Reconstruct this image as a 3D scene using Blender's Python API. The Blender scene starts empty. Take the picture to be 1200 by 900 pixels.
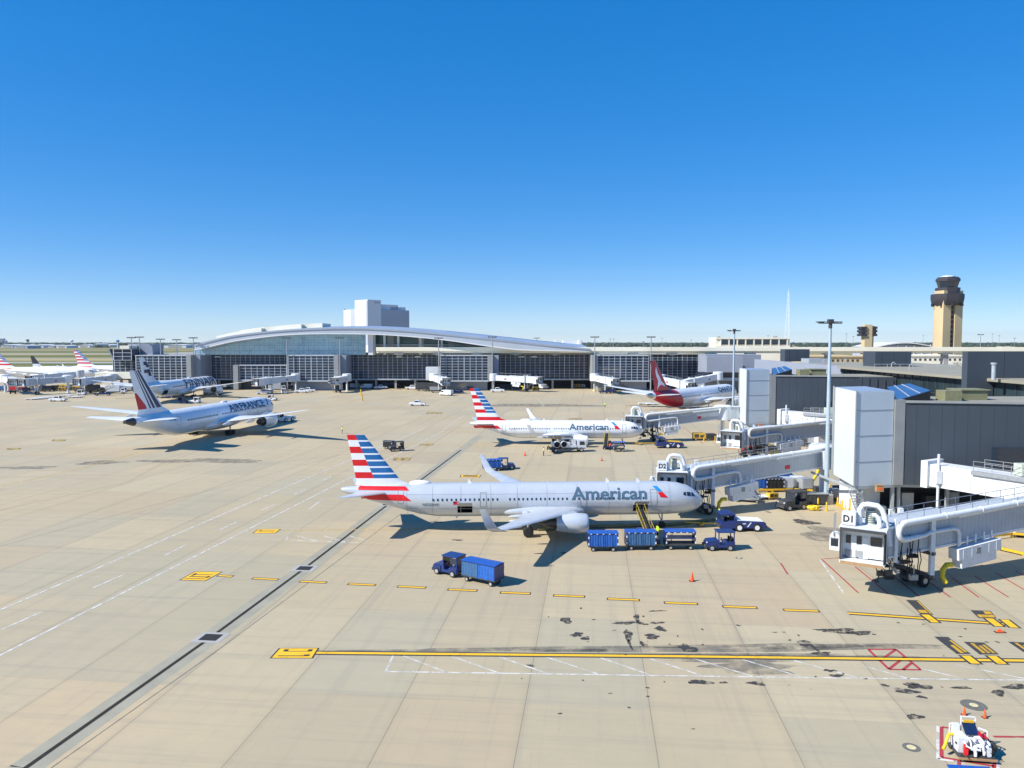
import bpy, bmesh, math, random
from mathutils import Vector, Matrix
R = math.radians
random.seed(7)
SC = bpy.context.scene
COL = SC.collection
# ---------------------------------------------------------------- camera model (photo is 1200x900)
HC, FP, HZ = 23.2, 880.0, 398.8
TH = math.atan((450 - HZ) / FP)
CT, ST = math.cos(TH), math.sin(TH)
def ray(px, py):
    x = (px - 600) / FP; y = (450 - py) / FP
    return Vector((x, CT + y * ST, y * CT - ST))
def G(px, py, z=0.0):
    d = ray(px, py); t = (z - HC) / d.z
    return (d.x * t, d.y * t)
def W(px, py, Y):
    d = ray(px, py); t = Y / d.y
    return (d.x * t, HC + d.z * t)

# ---------------------------------------------------------------- materials
MATS = {}
def mat(name, col, rough=0.6, metal=0.0, var=0.12, scale=1.5, spec=0.5, bump=0.0, emit=None, coat=0.0, dirt=0.0):
    if name in MATS: return MATS[name]
    m = bpy.data.materials.new(name); m.use_nodes = True
    nt = m.node_tree; b = nt.nodes['Principled BSDF']
    b.inputs['Roughness'].default_value = rough
    b.inputs['Metallic'].default_value = metal
    b.inputs['Specular IOR Level'].default_value = spec
    b.inputs['Coat Weight'].default_value = coat
    c = (col[0], col[1], col[2], 1)
    tc = nt.nodes.new('ShaderNodeTexCoord')
    nz = nt.nodes.new('ShaderNodeTexNoise'); nz.inputs['Scale'].default_value = scale
    nz.inputs['Detail'].default_value = 6; nz.inputs['Roughness'].default_value = 0.65
    nt.links.new(tc.outputs['Object'], nz.inputs['Vector'])
    mr = nt.nodes.new('ShaderNodeMapRange')
    mr.inputs['From Min'].default_value = 0.3; mr.inputs['From Max'].default_value = 0.7
    mr.inputs['To Min'].default_value = 1 - var; mr.inputs['To Max'].default_value = 1 + var
    nt.links.new(nz.outputs['Fac'], mr.inputs['Value'])
    mx = nt.nodes.new('ShaderNodeVectorMath'); mx.operation = 'SCALE'
    mx.inputs[0].default_value = col[:3]
    nt.links.new(mr.outputs[0], mx.inputs['Scale'])
    last = mx.outputs[0]
    if dirt:
        n2 = nt.nodes.new('ShaderNodeTexNoise'); n2.inputs['Scale'].default_value = scale * 4
        n2.inputs['Detail'].default_value = 8
        nt.links.new(tc.outputs['Object'], n2.inputs['Vector'])
        r2 = nt.nodes.new('ShaderNodeMapRange')
        r2.inputs['From Min'].default_value = 0.52; r2.inputs['From Max'].default_value = 0.75
        r2.inputs['To Min'].default_value = 0; r2.inputs['To Max'].default_value = dirt
        nt.links.new(n2.outputs['Fac'], r2.inputs['Value'])
        mm = nt.nodes.new('ShaderNodeMix'); mm.data_type = 'RGBA'
        mm.inputs[7].default_value = (0.10, 0.09, 0.075, 1)
        nt.links.new(r2.outputs[0], mm.inputs[0]); nt.links.new(last, mm.inputs[6]); last = mm.outputs[2]
    nt.links.new(last, b.inputs['Base Color'])
    r3 = nt.nodes.new('ShaderNodeMapRange')
    r3.inputs['To Min'].default_value = max(0.02, rough - 0.12); r3.inputs['To Max'].default_value = min(1, rough + 0.12)
    nt.links.new(nz.outputs['Fac'], r3.inputs['Value']); nt.links.new(r3.outputs[0], b.inputs['Roughness'])
    if bump:
        bp = nt.nodes.new('ShaderNodeBump'); bp.inputs['Strength'].default_value = bump
        bp.inputs['Distance'].default_value = 0.02
        nt.links.new(nz.outputs['Fac'], bp.inputs['Height']); nt.links.new(bp.outputs[0], b.inputs['Normal'])
    if emit:
        b.inputs['Emission Color'].default_value = (*emit, 1); b.inputs['Emission Strength'].default_value = 1
    MATS[name] = m
    return m
M = lambda n: MATS[n]
mat('aircraft_silver', (0.53, 0.57, 0.61), 0.26, 0.2, 0.05, 0.4, coat=0.4)
mat('aircraft_white', (0.78, 0.80, 0.82), 0.3, 0.0, 0.04, 0.4, coat=0.4)
mat('wing_grey', (0.52, 0.55, 0.58), 0.38, 0.2, 0.08, 0.6, coat=0.2)
mat('bare_metal', (0.45, 0.45, 0.46), 0.3, 0.85, 0.1, 2)
mat('dark_metal', (0.10, 0.09, 0.085), 0.4, 0.7, 0.2, 2)
mat('tail_red', (0.62, 0.008, 0.015), 0.35, 0, 0.06)
mat('tail_blue', (0.012, 0.13, 0.36), 0.35, 0, 0.15, 0.5)
mat('logo_blue', (0.02, 0.22, 0.55), 0.35, 0, 0.06)
mat('title_grey', (0.07, 0.13, 0.19), 0.4, 0, 0.1)
mat('navy_paint', (0.008, 0.014, 0.06), 0.35, 0, 0.08)
mat('crimson', (0.50, 0.006, 0.02), 0.35, 0, 0.06)
mat('white_paint', (0.78, 0.79, 0.8), 0.45, 0, 0.07, 2, dirt=0.12)
mat('bridge_white', (0.65, 0.68, 0.70), 0.5, 0, 0.06, 0.8, dirt=0.25)
mat('bridge_grey', (0.42, 0.46, 0.50), 0.5, 0, 0.08, 0.8, dirt=0.2)
mat('pale_steel', (0.40, 0.44, 0.47), 0.5, 0.3, 0.1, 2)
mat('galvanised', (0.36, 0.38, 0.40), 0.5, 0.5, 0.12, 3)
mat('pole_blue_grey', (0.36, 0.44, 0.50), 0.5, 0.1, 0.07, 1)
mat('drain_band', (0.31, 0.29, 0.22), 0.8, 0, 0.12, 0.5, dirt=0.2)
mat('blue_paint', (0.007, 0.028, 0.15), 0.4, 0, 0.12, 2, dirt=0.15, coat=0.3)
mat('bright_blue', (0.015, 0.09, 0.38), 0.45, 0, 0.12, 2, dirt=0.1)
mat('curtain_blue', (0.012, 0.10, 0.40), 0.75, 0, 0.25, 4)
mat('curtain_dull', (0.035, 0.11, 0.24), 0.8, 0, 0.3, 4)
mat('tunnel_grey', (0.40, 0.44, 0.48), 0.5, 0, 0.07, 0.6, dirt=0.2)
mat('slot_black', (0.035, 0.033, 0.028), 0.95, 0, 0.2, 3, spec=0.1)
mat('pit_grey', (0.13, 0.13, 0.11), 0.8, 0, 0.2, 3)
mat('pit_cream', (0.60, 0.52, 0.30), 0.8, 0, 0.2, 3)
mat('rail_yellow', (0.36, 0.27, 0.04), 0.6, 0, 0.2, 3, dirt=0.3)
mat('solar_navy', (0.008, 0.022, 0.07), 0.35, 0, 0.15, 3)
mat('seam_dark', (0.043, 0.055, 0.071), 0.6)
mat('panel_line', (0.30, 0.33, 0.36), 0.5, 0, 0.1)
mat('fascia_grey', (0.46, 0.50, 0.56), 0.5, 0, 0.05, 0.05)
mat('sky_blue_panel', (0.03, 0.10, 0.24), 0.6, 0, 0.1, 1, coat=0.3)
mat('rubber', (0.015, 0.015, 0.016), 0.85, 0, 0.2, 5)
mat('black_gap', (0.012, 0.013, 0.015), 0.8, 0, 0.2, 3)
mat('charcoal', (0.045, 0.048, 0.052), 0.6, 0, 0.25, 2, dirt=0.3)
mat('glass_dark', (0.015, 0.025, 0.04), 0.08, 0, 0.3, 2, spec=0.8)
mat('yellow_paint', (0.66, 0.40, 0.015), 0.5, 0, 0.12, 3, dirt=0.2)
mat('hose_yellow', (0.72, 0.52, 0.02), 0.6, 0, 0.15, 4, dirt=0.2)
mat('olive', (0.20, 0.20, 0.11), 0.7, 0, 0.15, 2)
mat('equipment_green', (0.50, 0.56, 0.46), 0.6, 0, 0.12, 3, dirt=0.2)
mat('orange', (0.85, 0.10, 0.015), 0.55, 0, 0.1, 3)
mat('red_paint', (0.62, 0.015, 0.02), 0.45, 0, 0.1, 3)
mat('maroon', (0.30, 0.02, 0.03), 0.5, 0, 0.1, 3)
mat('hi_vis', (0.55, 0.85, 0.03), 0.7, 0, 0.1, 5)
mat('navy_cloth', (0.02, 0.025, 0.05), 0.9, 0, 0.2, 5)
mat('skin', (0.45, 0.24, 0.16), 0.6, 0, 0.1, 5)
mat('wood', (0.35, 0.22, 0.11), 0.8, 0, 0.2, 3)
mat('wall_dark', (0.045, 0.058, 0.075), 0.55, 0, 0.06, 0.15)
mat('wall_grey', (0.26, 0.29, 0.35), 0.55, 0, 0.06, 0.15)
mat('panel_pale', (0.57, 0.64, 0.68), 0.5, 0, 0.04, 0.15)
mat('trim_grey', (0.27, 0.28, 0.28), 0.55, 0, 0.08, 0.5)
mat('mullion', (0.50, 0.54, 0.57), 0.45, 0.2, 0.1, 0.2)
mat('concrete_cream', (0.82, 0.77, 0.62), 0.75, 0, 0.08, 0.08, dirt=0.1)
mat('concrete_grey', (0.36, 0.35, 0.33), 0.8, 0, 0.12, 0.1, dirt=0.2)
mat('roof_tan', (0.27, 0.255, 0.20), 0.85, 0, 0.12, 0.2, dirt=0.15)
mat('roof_metal', (0.42, 0.47, 0.55), 0.4, 0.4, 0.08, 0.05)
mat('roof_blue', (0.10, 0.14, 0.24), 0.35, 0.3, 0.12, 0.05)
mat('fascia_white', (0.72, 0.74, 0.76), 0.5, 0, 0.05, 0.05)
mat('tower_tan', (0.56, 0.43, 0.25), 0.8, 0, 0.08, 0.05, dirt=0.08)
mat('tower_dark', (0.035, 0.03, 0.035), 0.5, 0, 0.2, 0.3)
mat('hotel_white', (0.66, 0.68, 0.70), 0.6, 0, 0.04, 0.05)
mat('hotel_grey', (0.38, 0.42, 0.49), 0.6, 0, 0.06, 0.05)
mat('bark', (0.10, 0.07, 0.05), 0.9, 0, 0.3, 3)
mat('leaf_green', (0.035, 0.055, 0.025), 0.8, 0, 0.4, 2)
mat('mark_black', (0.035, 0.035, 0.035), 0.75, 0, 0.35, 2)
mat('silver_paint', (0.45, 0.47, 0.48), 0.35, 0.4, 0.08, 2)
mat('field_tan', (0.30, 0.26, 0.12), 0.9, 0, 0.2, 0.02)

def worn(name, col, wear, sc=1.2, under=0.35, soft=.09):
    """paint on concrete with worn holes: alpha from noise"""
    m = bpy.data.materials.new(name); m.use_nodes = True; nt = m.node_tree; b = nt.nodes['Principled BSDF']
    b.inputs['Base Color'].default_value = (*col, 1); b.inputs['Roughness'].default_value = 0.7
    g = nt.nodes.new('ShaderNodeNewGeometry')
    nz = nt.nodes.new('ShaderNodeTexNoise'); nz.inputs['Scale'].default_value = sc; nz.inputs['Detail'].default_value = 9
    nz.inputs['Roughness'].default_value = 0.7
    nt.links.new(g.outputs['Position'], nz.inputs['Vector'])
    mr = nt.nodes.new('ShaderNodeMapRange'); mr.inputs['From Min'].default_value = wear - soft
    mr.inputs['From Max'].default_value = wear + soft; mr.inputs['To Min'].default_value = under; mr.inputs['To Max'].default_value = 1
    nt.links.new(nz.outputs['Fac'], mr.inputs['Value']); nt.links.new(mr.outputs[0], b.inputs['Alpha'])
    MATS[name] = m; return m
worn('line_yellow', (0.80, 0.46, 0.015), 0.36, under=0.5)
worn('line_black', (0.045, 0.045, 0.045), 0.40, under=0.45)
worn('line_white', (0.62, 0.61, 0.57), 0.47, under=0.25)
worn('line_red', (0.38, 0.04, 0.05), 0.42, under=0.35)
worn('oil_stain', (0.045, 0.042, 0.038), 0.46, 1.9, under=0.0, soft=.09)
worn('rubber_smudge', (0.17, 0.16, 0.135), 0.57, 0.5, under=0.0, soft=.22)
worn('faint_line', (0.60, 0.42, 0.12), 0.5, under=0.15)
worn('joint_seal', (0.10, 0.095, 0.085), 0.44, 0.8, under=0.35)

# ---------------------------------------------------------------- mesh builder
class MB:
    def __init__(s): s.v = []; s.f = []; s.m = []; s.g = []
    def add(s, vs, fs, mi=0):
        o = len(s.v); s.g.append((len(vs), len(fs))); s.v += [tuple(p) for p in vs]
        s.f += [tuple(i + o for i in f) for f in fs]; s.m += [mi] * len(fs)
        return s
    def poly(s, pts, mi=0): return s.add(pts, [tuple(range(len(pts)))], mi)
    def box(s, x0, x1, y0, y1, z0, z1, mi=0):
        vs = [(x0,y0,z0),(x1,y0,z0),(x1,y1,z0),(x0,y1,z0),(x0,y0,z1),(x1,y0,z1),(x1,y1,z1),(x0,y1,z1)]
        return s.add(vs, [(3,2,1,0),(4,5,6,7),(0,1,5,4),(1,2,6,5),(2,3,7,6),(3,0,4,7)], mi)
    def prism(s, pts, z0, z1, mi=0):
        """pts: xy polygon ccw"""
        n = len(pts)
        vs = [(p[0],p[1],z0) for p in pts] + [(p[0],p[1],z1) for p in pts]
        fs = [tuple(range(n-1,-1,-1)), tuple(range(n,2*n))] + [(i,(i+1)%n,n+(i+1)%n,n+i) for i in range(n)]
        return s.add(vs, fs, mi)
    def side(s, pts, y0, y1, mi=0):
        """pts: xz polygon, extruded along y"""
        n = len(pts)
        vs = [(p[0],y0,p[1]) for p in pts] + [(p[0],y1,p[1]) for p in pts]
        fs = [tuple(range(n)), tuple(range(2*n-1,n-1,-1))] + [((i+1)%n,i,n+i,n+(i+1)%n) for i in range(n)]
        return s.add(vs, fs, mi)
    def beam(s, p0, p1, w, h, mi=0, up=(0,0,1)):
        """box between two 3D points: width w across, height h"""
        a, b = Vector(p0), Vector(p1); d = (b - a).normalized(); u = Vector(up)
        r = d.cross(u)
        if r.length < 1e-4: r = d.cross(Vector((1,0,0)))
        r.normalize(); u = r.cross(d).normalized()
        vs = []
        for c in (a, b):
            for sx, sz in ((-1,-1),(1,-1),(1,1),(-1,1)): vs.append(c + r*sx*w/2 + u*sz*h/2)
        return s.add(vs, [(0,1,2,3),(7,6,5,4),(0,4,5,1),(1,5,6,2),(2,6,7,3),(3,7,4,0)], mi)
    def cyl(s, p0, p1, r0, r1=None, n=12, mi=0, caps=True):
        r1 = r0 if r1 is None else r1
        a, b = Vector(p0), Vector(p1); d = (b - a).normalized()
        u = d.orthogonal().normalized(); w = d.cross(u)
        vs = []
        for c, r in ((a, r0), (b, r1)):
            for i in range(n):
                t = 2*math.pi*i/n; vs.append(c + (u*math.cos(t) + w*math.sin(t))*r)
        fs = [(i,(i+1)%n,n+(i+1)%n,n+i) for i in range(n)]
        if caps: fs += [tuple(range(n-1,-1,-1)), tuple(range(n,2*n))]
        return s.add(vs, fs, mi)
    def tube(s, path, r, n=8, mi=0):
        P = [Vector(p) for p in path]; rings = []
        u = None
        for i, p in enumerate(P):
            d = ((P[min(i+1,len(P)-1)] - P[max(i-1,0)])).normalized()
            if u is None: u = d.orthogonal().normalized()
            u = (u - d*u.dot(d)).normalized(); w = d.cross(u)
            rr = r[i] if isinstance(r,(list,tuple)) else r
            rings.append([p + (u*math.cos(2*math.pi*k/n) + w*math.sin(2*math.pi*k/n))*rr for k in range(n)])
        return s.loft(rings, mi)
    def loft(s, rings, mi=0, caps=True):
        n = len(rings[0]); vs = [p for r in rings for p in r]; fs = []
        for j in range(len(rings)-1):
            for i in range(n): fs.append((j*n+i, j*n+(i+1)%n, (j+1)*n+(i+1)%n, (j+1)*n+i))
        if caps: fs += [tuple(range(n-1,-1,-1)), tuple(range((len(rings)-1)*n, len(rings)*n))]
        return s.add(vs, fs, mi)
    def lathe(s, prof, origin=(0,0,0), axis='z', n=16, mi=0, caps=True):
        o = Vector(origin); rings = []
        for a, r in prof:
            ring = []
            for i in range(n):
                t = 2*math.pi*i/n; c, q = r*math.cos(t), r*math.sin(t)
                if axis == 'z': ring.append(o + Vector((c, q, a)))
                elif axis == 'x': ring.append(o + Vector((a, c, q)))
                else: ring.append(o + Vector((c, a, q)))
            rings.append(ring)
        return s.loft(rings, mi, caps)
    def build_each(s, name, mats, parent=None):
        """one object per added piece"""
        a = b = 0
        for nv, nf in s.g:
            q = MB(); q.v = s.v[a:a+nv]; q.f = [tuple(i-a for i in f) for f in s.f[b:b+nf]]; q.m = s.m[b:b+nf]
            q.build(name, mats, parent); a += nv; b += nf
    def build(s, name, mats, parent=None, loc=None, rz=0, world=False, smooth=True):
        me = bpy.data.meshes.new(name)
        off = Vector((0,0,0))
        if world and parent is not None: off = parent.location
        me.from_pydata([(v[0]-off.x, v[1]-off.y, v[2]-off.z) for v in s.v], [], s.f)
        if not isinstance(mats, (list, tuple)): mats = [mats]
        for m in mats: me.materials.append(M(m) if isinstance(m, str) else m)
        me.polygons.foreach_set('material_index', s.m)
        bm = bmesh.new(); bm.from_mesh(me); bmesh.ops.recalc_face_normals(bm, faces=bm.faces)
        bm.to_mesh(me); bm.free()
        if smooth:
            me.polygons.foreach_set('use_smooth', [True]*len(me.polygons)); me.set_sharp_from_angle(angle=R(38))
        me.update()
        o = bpy.data.objects.new(name, me); COL.objects.link(o)
        if parent is not None: o.parent = parent
        if loc is not None: o.location = loc
        o.rotation_euler.z = rz
        return o

def tag(o, label=None, cat=None, group=None, kind=None):
    if label: o['label'] = label
    if cat: o['category'] = cat
    if group: o['group'] = group
    if kind: o['kind'] = kind
    return o
def empty(name, loc=(0,0,0), rz=0, **k):
    o = bpy.data.objects.new(name, None); COL.objects.link(o); o.location = loc; o.rotation_euler.z = rz
    o.empty_display_size = 0.3
    return tag(o, **k)
def copy_tree(o, parent=None):
    kids = [c for c in COL.objects if c.parent is o]
    c = o.copy(); COL.objects.link(c); c.parent = parent
    for ch in kids: copy_tree(ch, c)
    return c
PROTO = {}
def put(kind, x, y, rz, label, cat, group=None, z=0.0, name=None, scale=1.0, make=None):
    """first use builds the thing, later uses copy it and its parts"""
    if kind not in PROTO:
        PROTO[kind] = make(); o = PROTO[kind]
    else:
        o = copy_tree(PROTO[kind])
        o.name = PROTO[kind].name.split('.')[0]
    o.location = (x, y, z); o.rotation_euler.z = rz; o.scale = (scale,)*3
    for k in ('group',):
        if k in o.keys(): del o[k]
    return tag(o, label, cat, group)

def text_polys(txt, size=1.0, bold=0.0, shear=0.0, space=1.0):
    cu = bpy.data.curves.new('t', 'FONT'); cu.body = txt; cu.size = size; cu.offset = bold; cu.shear = shear
    cu.space_character = space; cu.resolution_u = 3
    ob = bpy.data.objects.new('t', cu); COL.objects.link(ob)
    bpy.context.view_layer.update()
    me = bpy.data.meshes.new_from_object(ob.evaluated_get(bpy.context.evaluated_depsgraph_get()))
    vs = [(v.co.x, v.co.y) for v in me.vertices]; fs = [tuple(p.vertices) for p in me.polygons]
    bpy.data.objects.remove(ob); bpy.data.curves.remove(cu); bpy.data.meshes.remove(me)
    return vs, fs
def decal(name, vs, fs, fn, m, parent, step=0.25, mi=None):
    """2D mesh (u,v) cut into a fine grid and laid on a surface by fn(u,v)->xyz"""
    bm = bmesh.new()
    bv = [bm.verts.new((u, v, 0)) for u, v in vs]
    for f in fs:
        try: bm.faces.new([bv[i] for i in f])
        except ValueError: pass
    if step:
        us = [v[0] for v in vs]; ws = [v[1] for v in vs]
        for ax, lo, hi, st in ((0, min(us), max(us), step*3), (1, min(ws), max(ws), step)):
            t = lo + st
            while t < hi:
                no = (1,0,0) if ax == 0 else (0,1,0); co = (t,0,0) if ax == 0 else (0,t,0)
                bmesh.ops.bisect_plane(bm, geom=bm.verts[:]+bm.edges[:]+bm.faces[:], plane_co=co, plane_no=no, dist=1e-5)
                t += st
    for v in bm.verts: v.co = Vector(fn(v.co.x, v.co.y))
    me = bpy.data.meshes.new(name); bm.to_mesh(me); bm.free()
    me.materials.append(M(m)); me.polygons.foreach_set('use_smooth', [True]*len(me.polygons))
    o = bpy.data.objects.new(name, me); COL.objects.link(o); o.parent = parent
    return o
# ================================================================ AIRCRAFT
NOSE = [(0,-.115,.012),(.03,-.112,.085),(.09,-.105,.165),(.2,-.085,.255),(.36,-.055,.345),(.55,-.03,.415),(.85,-.01,.468),(1.2,-.002,.493),(1.6,0,.5)]
TAIL = [(0,0,.5),(.45,.008,.492),(.95,.045,.455),(1.45,.105,.39),(2.0,.18,.305),(2.5,.245,.225),(2.95,.295,.145),(3.2,.32,.10),(3.35,.335,.06)]
def interp(tab, t):
    if t <= tab[0][0]: return tab[0][1:]
    for a, b in zip(tab, tab[1:]):
        if t <= b[0]:
            k = (t-a[0])/(b[0]-a[0]); return tuple(p+(q-p)*k for p, q in zip(a[1:], b[1:]))
    return tab[-1][1:]
def airfoil(n=9, th=0.11):
    up, lo = [], []
    for i in range(n):
        t = 0.5*(1-math.cos(math.pi*i/(n-1)))
        y = 5*th*(0.2969*math.sqrt(t)-.126*t-.3516*t*t+.2843*t**3-.1015*t**4)
        up.append((t, y*1.1)); lo.append((t, -y*0.8))
    return up + lo[::-1][1:-1]
def paint_mesh(o, planes, fn, mats):
    bm = bmesh.new(); bm.from_mesh(o.data)
    for co, no in planes:
        bmesh.ops.bisect_plane(bm, geom=bm.verts[:]+bm.edges[:]+bm.faces[:], plane_co=co, plane_no=no, dist=1e-5)
    idx = [fn(f.calc_center_median()) for f in bm.faces]
    bm.to_mesh(o.data); bm.free()
    o.data.materials.clear()
    for m in mats: o.data.materials.append(M(m))
    o.data.polygons.foreach_set('material_index', idx); o.data.update()

def gear_leg(root, name, x, y, z0, r, wid, axles, two=True):
    mb = MB(); mb.cyl((x,y,r),(x,y,z0), .13*r/.6, .18*r/.6, 10)
    mb.cyl((x+ (0.9 if name == 'main_gear' else -0.7),y,z0),(x,y,r*1.7), .07, n=8)
    mb.box(x-.04,x+.04,y-.03,y+.03,r*1.2,z0)
    if len(axles) > 1: mb.beam((x+axles[0],y,r),(x+axles[-1],y,r), .22,.22)
    g = mb.build(name, 'galvanised', root)
    for a in axles:
        for sy in ((-1,1) if two else (0,)):
            w = MB(); yy = y+sy*wid*.85
            w.lathe([(-wid/2,r*.55),(-wid/2*.9,r*.9),(-wid/4,r),(wid/4,r),(wid/2*.9,r*.9),(wid/2,r*.55)],(x+a,yy,r),'y',18,0)
            w.lathe([(-wid/2*.8,r*.52),(wid/2*.8,r*.52)],(x+a,yy,r),'y',14,1)
            w.build('wheel',['rubber','silver_paint'],g)
    return g

def aircraft(label, P, livery, pos, heading, nm='passenger_jet', group=None):
    """local x forward, origin under the main gear, right side is -y"""
    L, D, zc, gs, ng = P['L'], P['D'], P['zc'], P['gs'], P['ng']
    ry0 = D/2; rzf = P.get('rz', 1.03)
    root = empty(nm, (pos[0], pos[1], 0), heading, label=label, cat='airliner', group=group)
    tl = 3.35*D
    def sec(x):          # local x -> centre z, half width, half height
        s = gs - x
        if s < 1.6*D: dz, r = interp(NOSE, s/D)
        elif s > L-tl: dz, r = interp(TAIL, (s-(L-tl))/D)
        else: dz, r = 0, .5
        return zc+dz*D, r*D, r*D*rzf
    def surf(x, z, off=0.02, side=-1):
        c, a, b = sec(x); k = max(-1, min(1, (z-c)/b)); a2 = a*math.sqrt(max(0, 1-k*k))
        # offset along normal
        n = Vector((0, side*math.sqrt(max(0,1-k*k))/a, k/b)); n = n.normalized() if n.length > 0 else Vector((0,side,0))
        return (x, side*a2 + n.y*off, z + n.z*off)
    body_m = livery['body']
    ss = [D*t for t in (0,.012,.03,.06,.09,.14,.2,.28,.36,.45,.55,.7,.85,1.0,1.2,1.4,1.6)]
    s = 1.6*D+2.0
    while s < L-tl-1: ss.append(s); s += 2.0
    ss += [L-tl+D*t for t in (0,.2,.45,.7,.95,1.2,1.45,1.7,2.0,2.25,2.5,2.75,2.95,3.1,3.2,3.3,3.35)]
    N = 40; rings = []
    for s in ss:
        x = gs-s; c, a, b = sec(x)
        rings.append([(x, a*math.cos(2*math.pi*i/N), c+b*math.sin(2*math.pi*i/N)) for i in range(N)])
    mb = MB(); mb.loft(rings); fus = mb.build('fuselage', body_m, root)
    # belly paint / open holds
    if P.get('holds'):
        bm = bmesh.new(); bm.from_mesh(fus.data)
        for (xa, xb, za, zb) in P['holds']:
            for co, no in (((xa,0,0),(1,0,0)),((xb,0,0),(1,0,0)),((0,0,za),(0,0,1)),((0,0,zb),(0,0,1))):
                bmesh.ops.bisect_plane(bm, geom=bm.verts[:]+bm.edges[:]+bm.faces[:], plane_co=co, plane_no=no, dist=1e-5)
            dl = [f for f in bm.faces if xa < f.calc_center_median().x < xb and za < f.calc_center_median().z < zb and f.calc_center_median().y < 0]
            bmesh.ops.delete(bm, geom=dl, context='FACES')
        bm.to_mesh(fus.data); bm.free()
        for (xa, xb, za, zb) in P['holds']:
            h = MB(); h.box(xa-.4,xb+.4,-1.2,1.4,za-.05,za); h.box(xa-.4,xb+.4,1.4,1.45,za,zb+.2)
            h.build('cargo_hold','black_gap',root)
            y = surf(0,zb)[1]
            d = MB(); d.add([(xa,y-.02,zb+.02),(xb,y-.02,zb+.02),(xb,y-.95,zb+.62),(xa,y-.95,zb+.62),(xa,y-.02,zb+.09),(xb,y-.02,zb+.09),(xb,y-.95,zb+.70),(xa,y-.95,zb+.70)],
                [(0,1,2,3),(4,5,6,7),(0,1,5,4),(1,2,6,5),(2,3,7,6),(3,0,4,7)])
            d.build('cargo_door', body_m, root)
    # tail cone
    rr = [r for r in rings if r[0][0] < gs-(L-tl+3.06*D)]
    if livery.get('cone'):
        mb = MB(); x0 = gs-(L-tl+2.95*D); prof = []
        for s in (L-tl+2.97*D, L-tl+3.1*D, L-tl+3.2*D, L-tl+3.36*D, L-tl+3.42*D):
            x = gs-s; c, a, b = sec(x); a += .03; b += .03
            prof.append([(x, a*math.cos(2*math.pi*i/20), c+b*math.sin(2*math.pi*i/20)) for i in range(20)])
        mb.loft(prof); mb.build('tail_cone', livery['cone'], root)
    # belly fairing
    mb = MB(); rg = []
    xa, xb = P['fair']
    for i in range(15):
        t = i/14; x = xa+(xb-xa)*t; k = math.sin(math.pi*t)**.45 if 0 < t < 1 else 0.02
        rg.append([(x, (ry0*.55+ry0*.62*k)*math.cos(2*math.pi*j/20), zc-ry0*.62+(ry0*.22+ry0*.34*k)*math.sin(2*math.pi*j/20)) for j in range(20)])
    mb.loft(rg); mb.build('belly_fairing', body_m, root)
    # wings
    foil = airfoil()
    for sd in (-1, 1):
        mb = MB(); rg = []
        for (y, sle, ch, z, th) in P['wing']:
            rg.append([(gs-sle-u*ch, sd*y, z + w*ch*th/.11) for u, w in foil])
        mb.loft(rg); wg = mb.build('wing', livery.get('wing', 'wing_grey'), root)
        if P.get('winglet'):
            mb = MB(); rg = []
            for (y, sle, ch, z, lean) in P['winglet']:
                ca, sa = math.cos(lean), math.sin(lean)
                rg.append([(gs-sle-u*ch, sd*(y - w*ch*sa*.8), z + w*ch*ca*.8) for u, w in foil])
            mb.loft(rg); mb.build('winglet', livery.get('winglet', body_m), wg)
        for (y, sx, ln, z) in P['tracks']:
            mb = MB(); mb.lathe([(gs-sx-ln*t, .26*ln/3.2*math.sin(math.pi*min(1,max(0.04,t)))**.6+.01) for t in (0,.1,.25,.45,.7,.9,1)],(0,sd*y,z),'x',10)
            mb.build('flap_track', livery.get('wing', 'wing_grey'), wg)
        # flap gap line and control surfaces
        # engine
        e = P['eng']; ex, ey, ez, er, el = gs-e[0], e[1]*sd, e[2], e[3], e[4]
        mb = MB()
        mb.lathe([(0,er*.86),(.08*el,er*.96),(-.02*el+.02,er*.90)][:1]+[(0.0,er*.86),(-.02*el,er*.93),(-.08*el,er*1.0),(-.3*el,er*1.06),(-.55*el,er*1.03),(-.8*el,er*.9),(-el,er*.78),(-el,er*.72),(-.7*el,er*.7)],(ex,ey,ez),'x',28,0,caps=False)
        mb.lathe([(0.0,er*.86),(-.03*el,er*.82),(-.25*el,er*.8),(-.27*el,er*.8)],(ex,ey,ez),'x',28,1,caps=False)
        mb.lathe([(-.26*el,er*.81),(-.265*el,.02)],(ex,ey,ez),'x',28,2,caps=False)
        en = mb.build('engine', [livery.get('eng', body_m), 'bare_metal', 'black_gap'], root)
        mb = MB(); mb.lathe([(-.1*el,.02),(-.16*el,er*.16),(-.25*el,er*.27)],(ex,ey,ez),'x',14); mb.build('spinner','dark_metal',en)
        mb = MB(); mb.lathe([(-.7*el,er*.6),(-el*1.12,er*.46),(-el*1.3,er*.4),(-el*1.3,er*.34)],(ex,ey,ez),'x',20); mb.lathe([(-1.2*el,er*.3),(-1.3*el,er*.28),(-1.55*el,.03)],(ex,ey,ez),'x',14)
        mb.build('exhaust','dark_metal',en)
        mb = MB()
        for k in range(20):
            a = 2*math.pi*k/20
            mb.add([(ex-.24*el,ey+er*.2*math.cos(a),ez+er*.2*math.sin(a)),(ex-.24*el,ey+er*.79*math.cos(a),ez+er*.79*math.sin(a)),(ex-.255*el,ey+er*.79*math.cos(a+.22),ez+er*.79*math.sin(a+.22))],[(0,1,2)])
        mb.build('fan','dark_metal',en)
        mb = MB()
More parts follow.
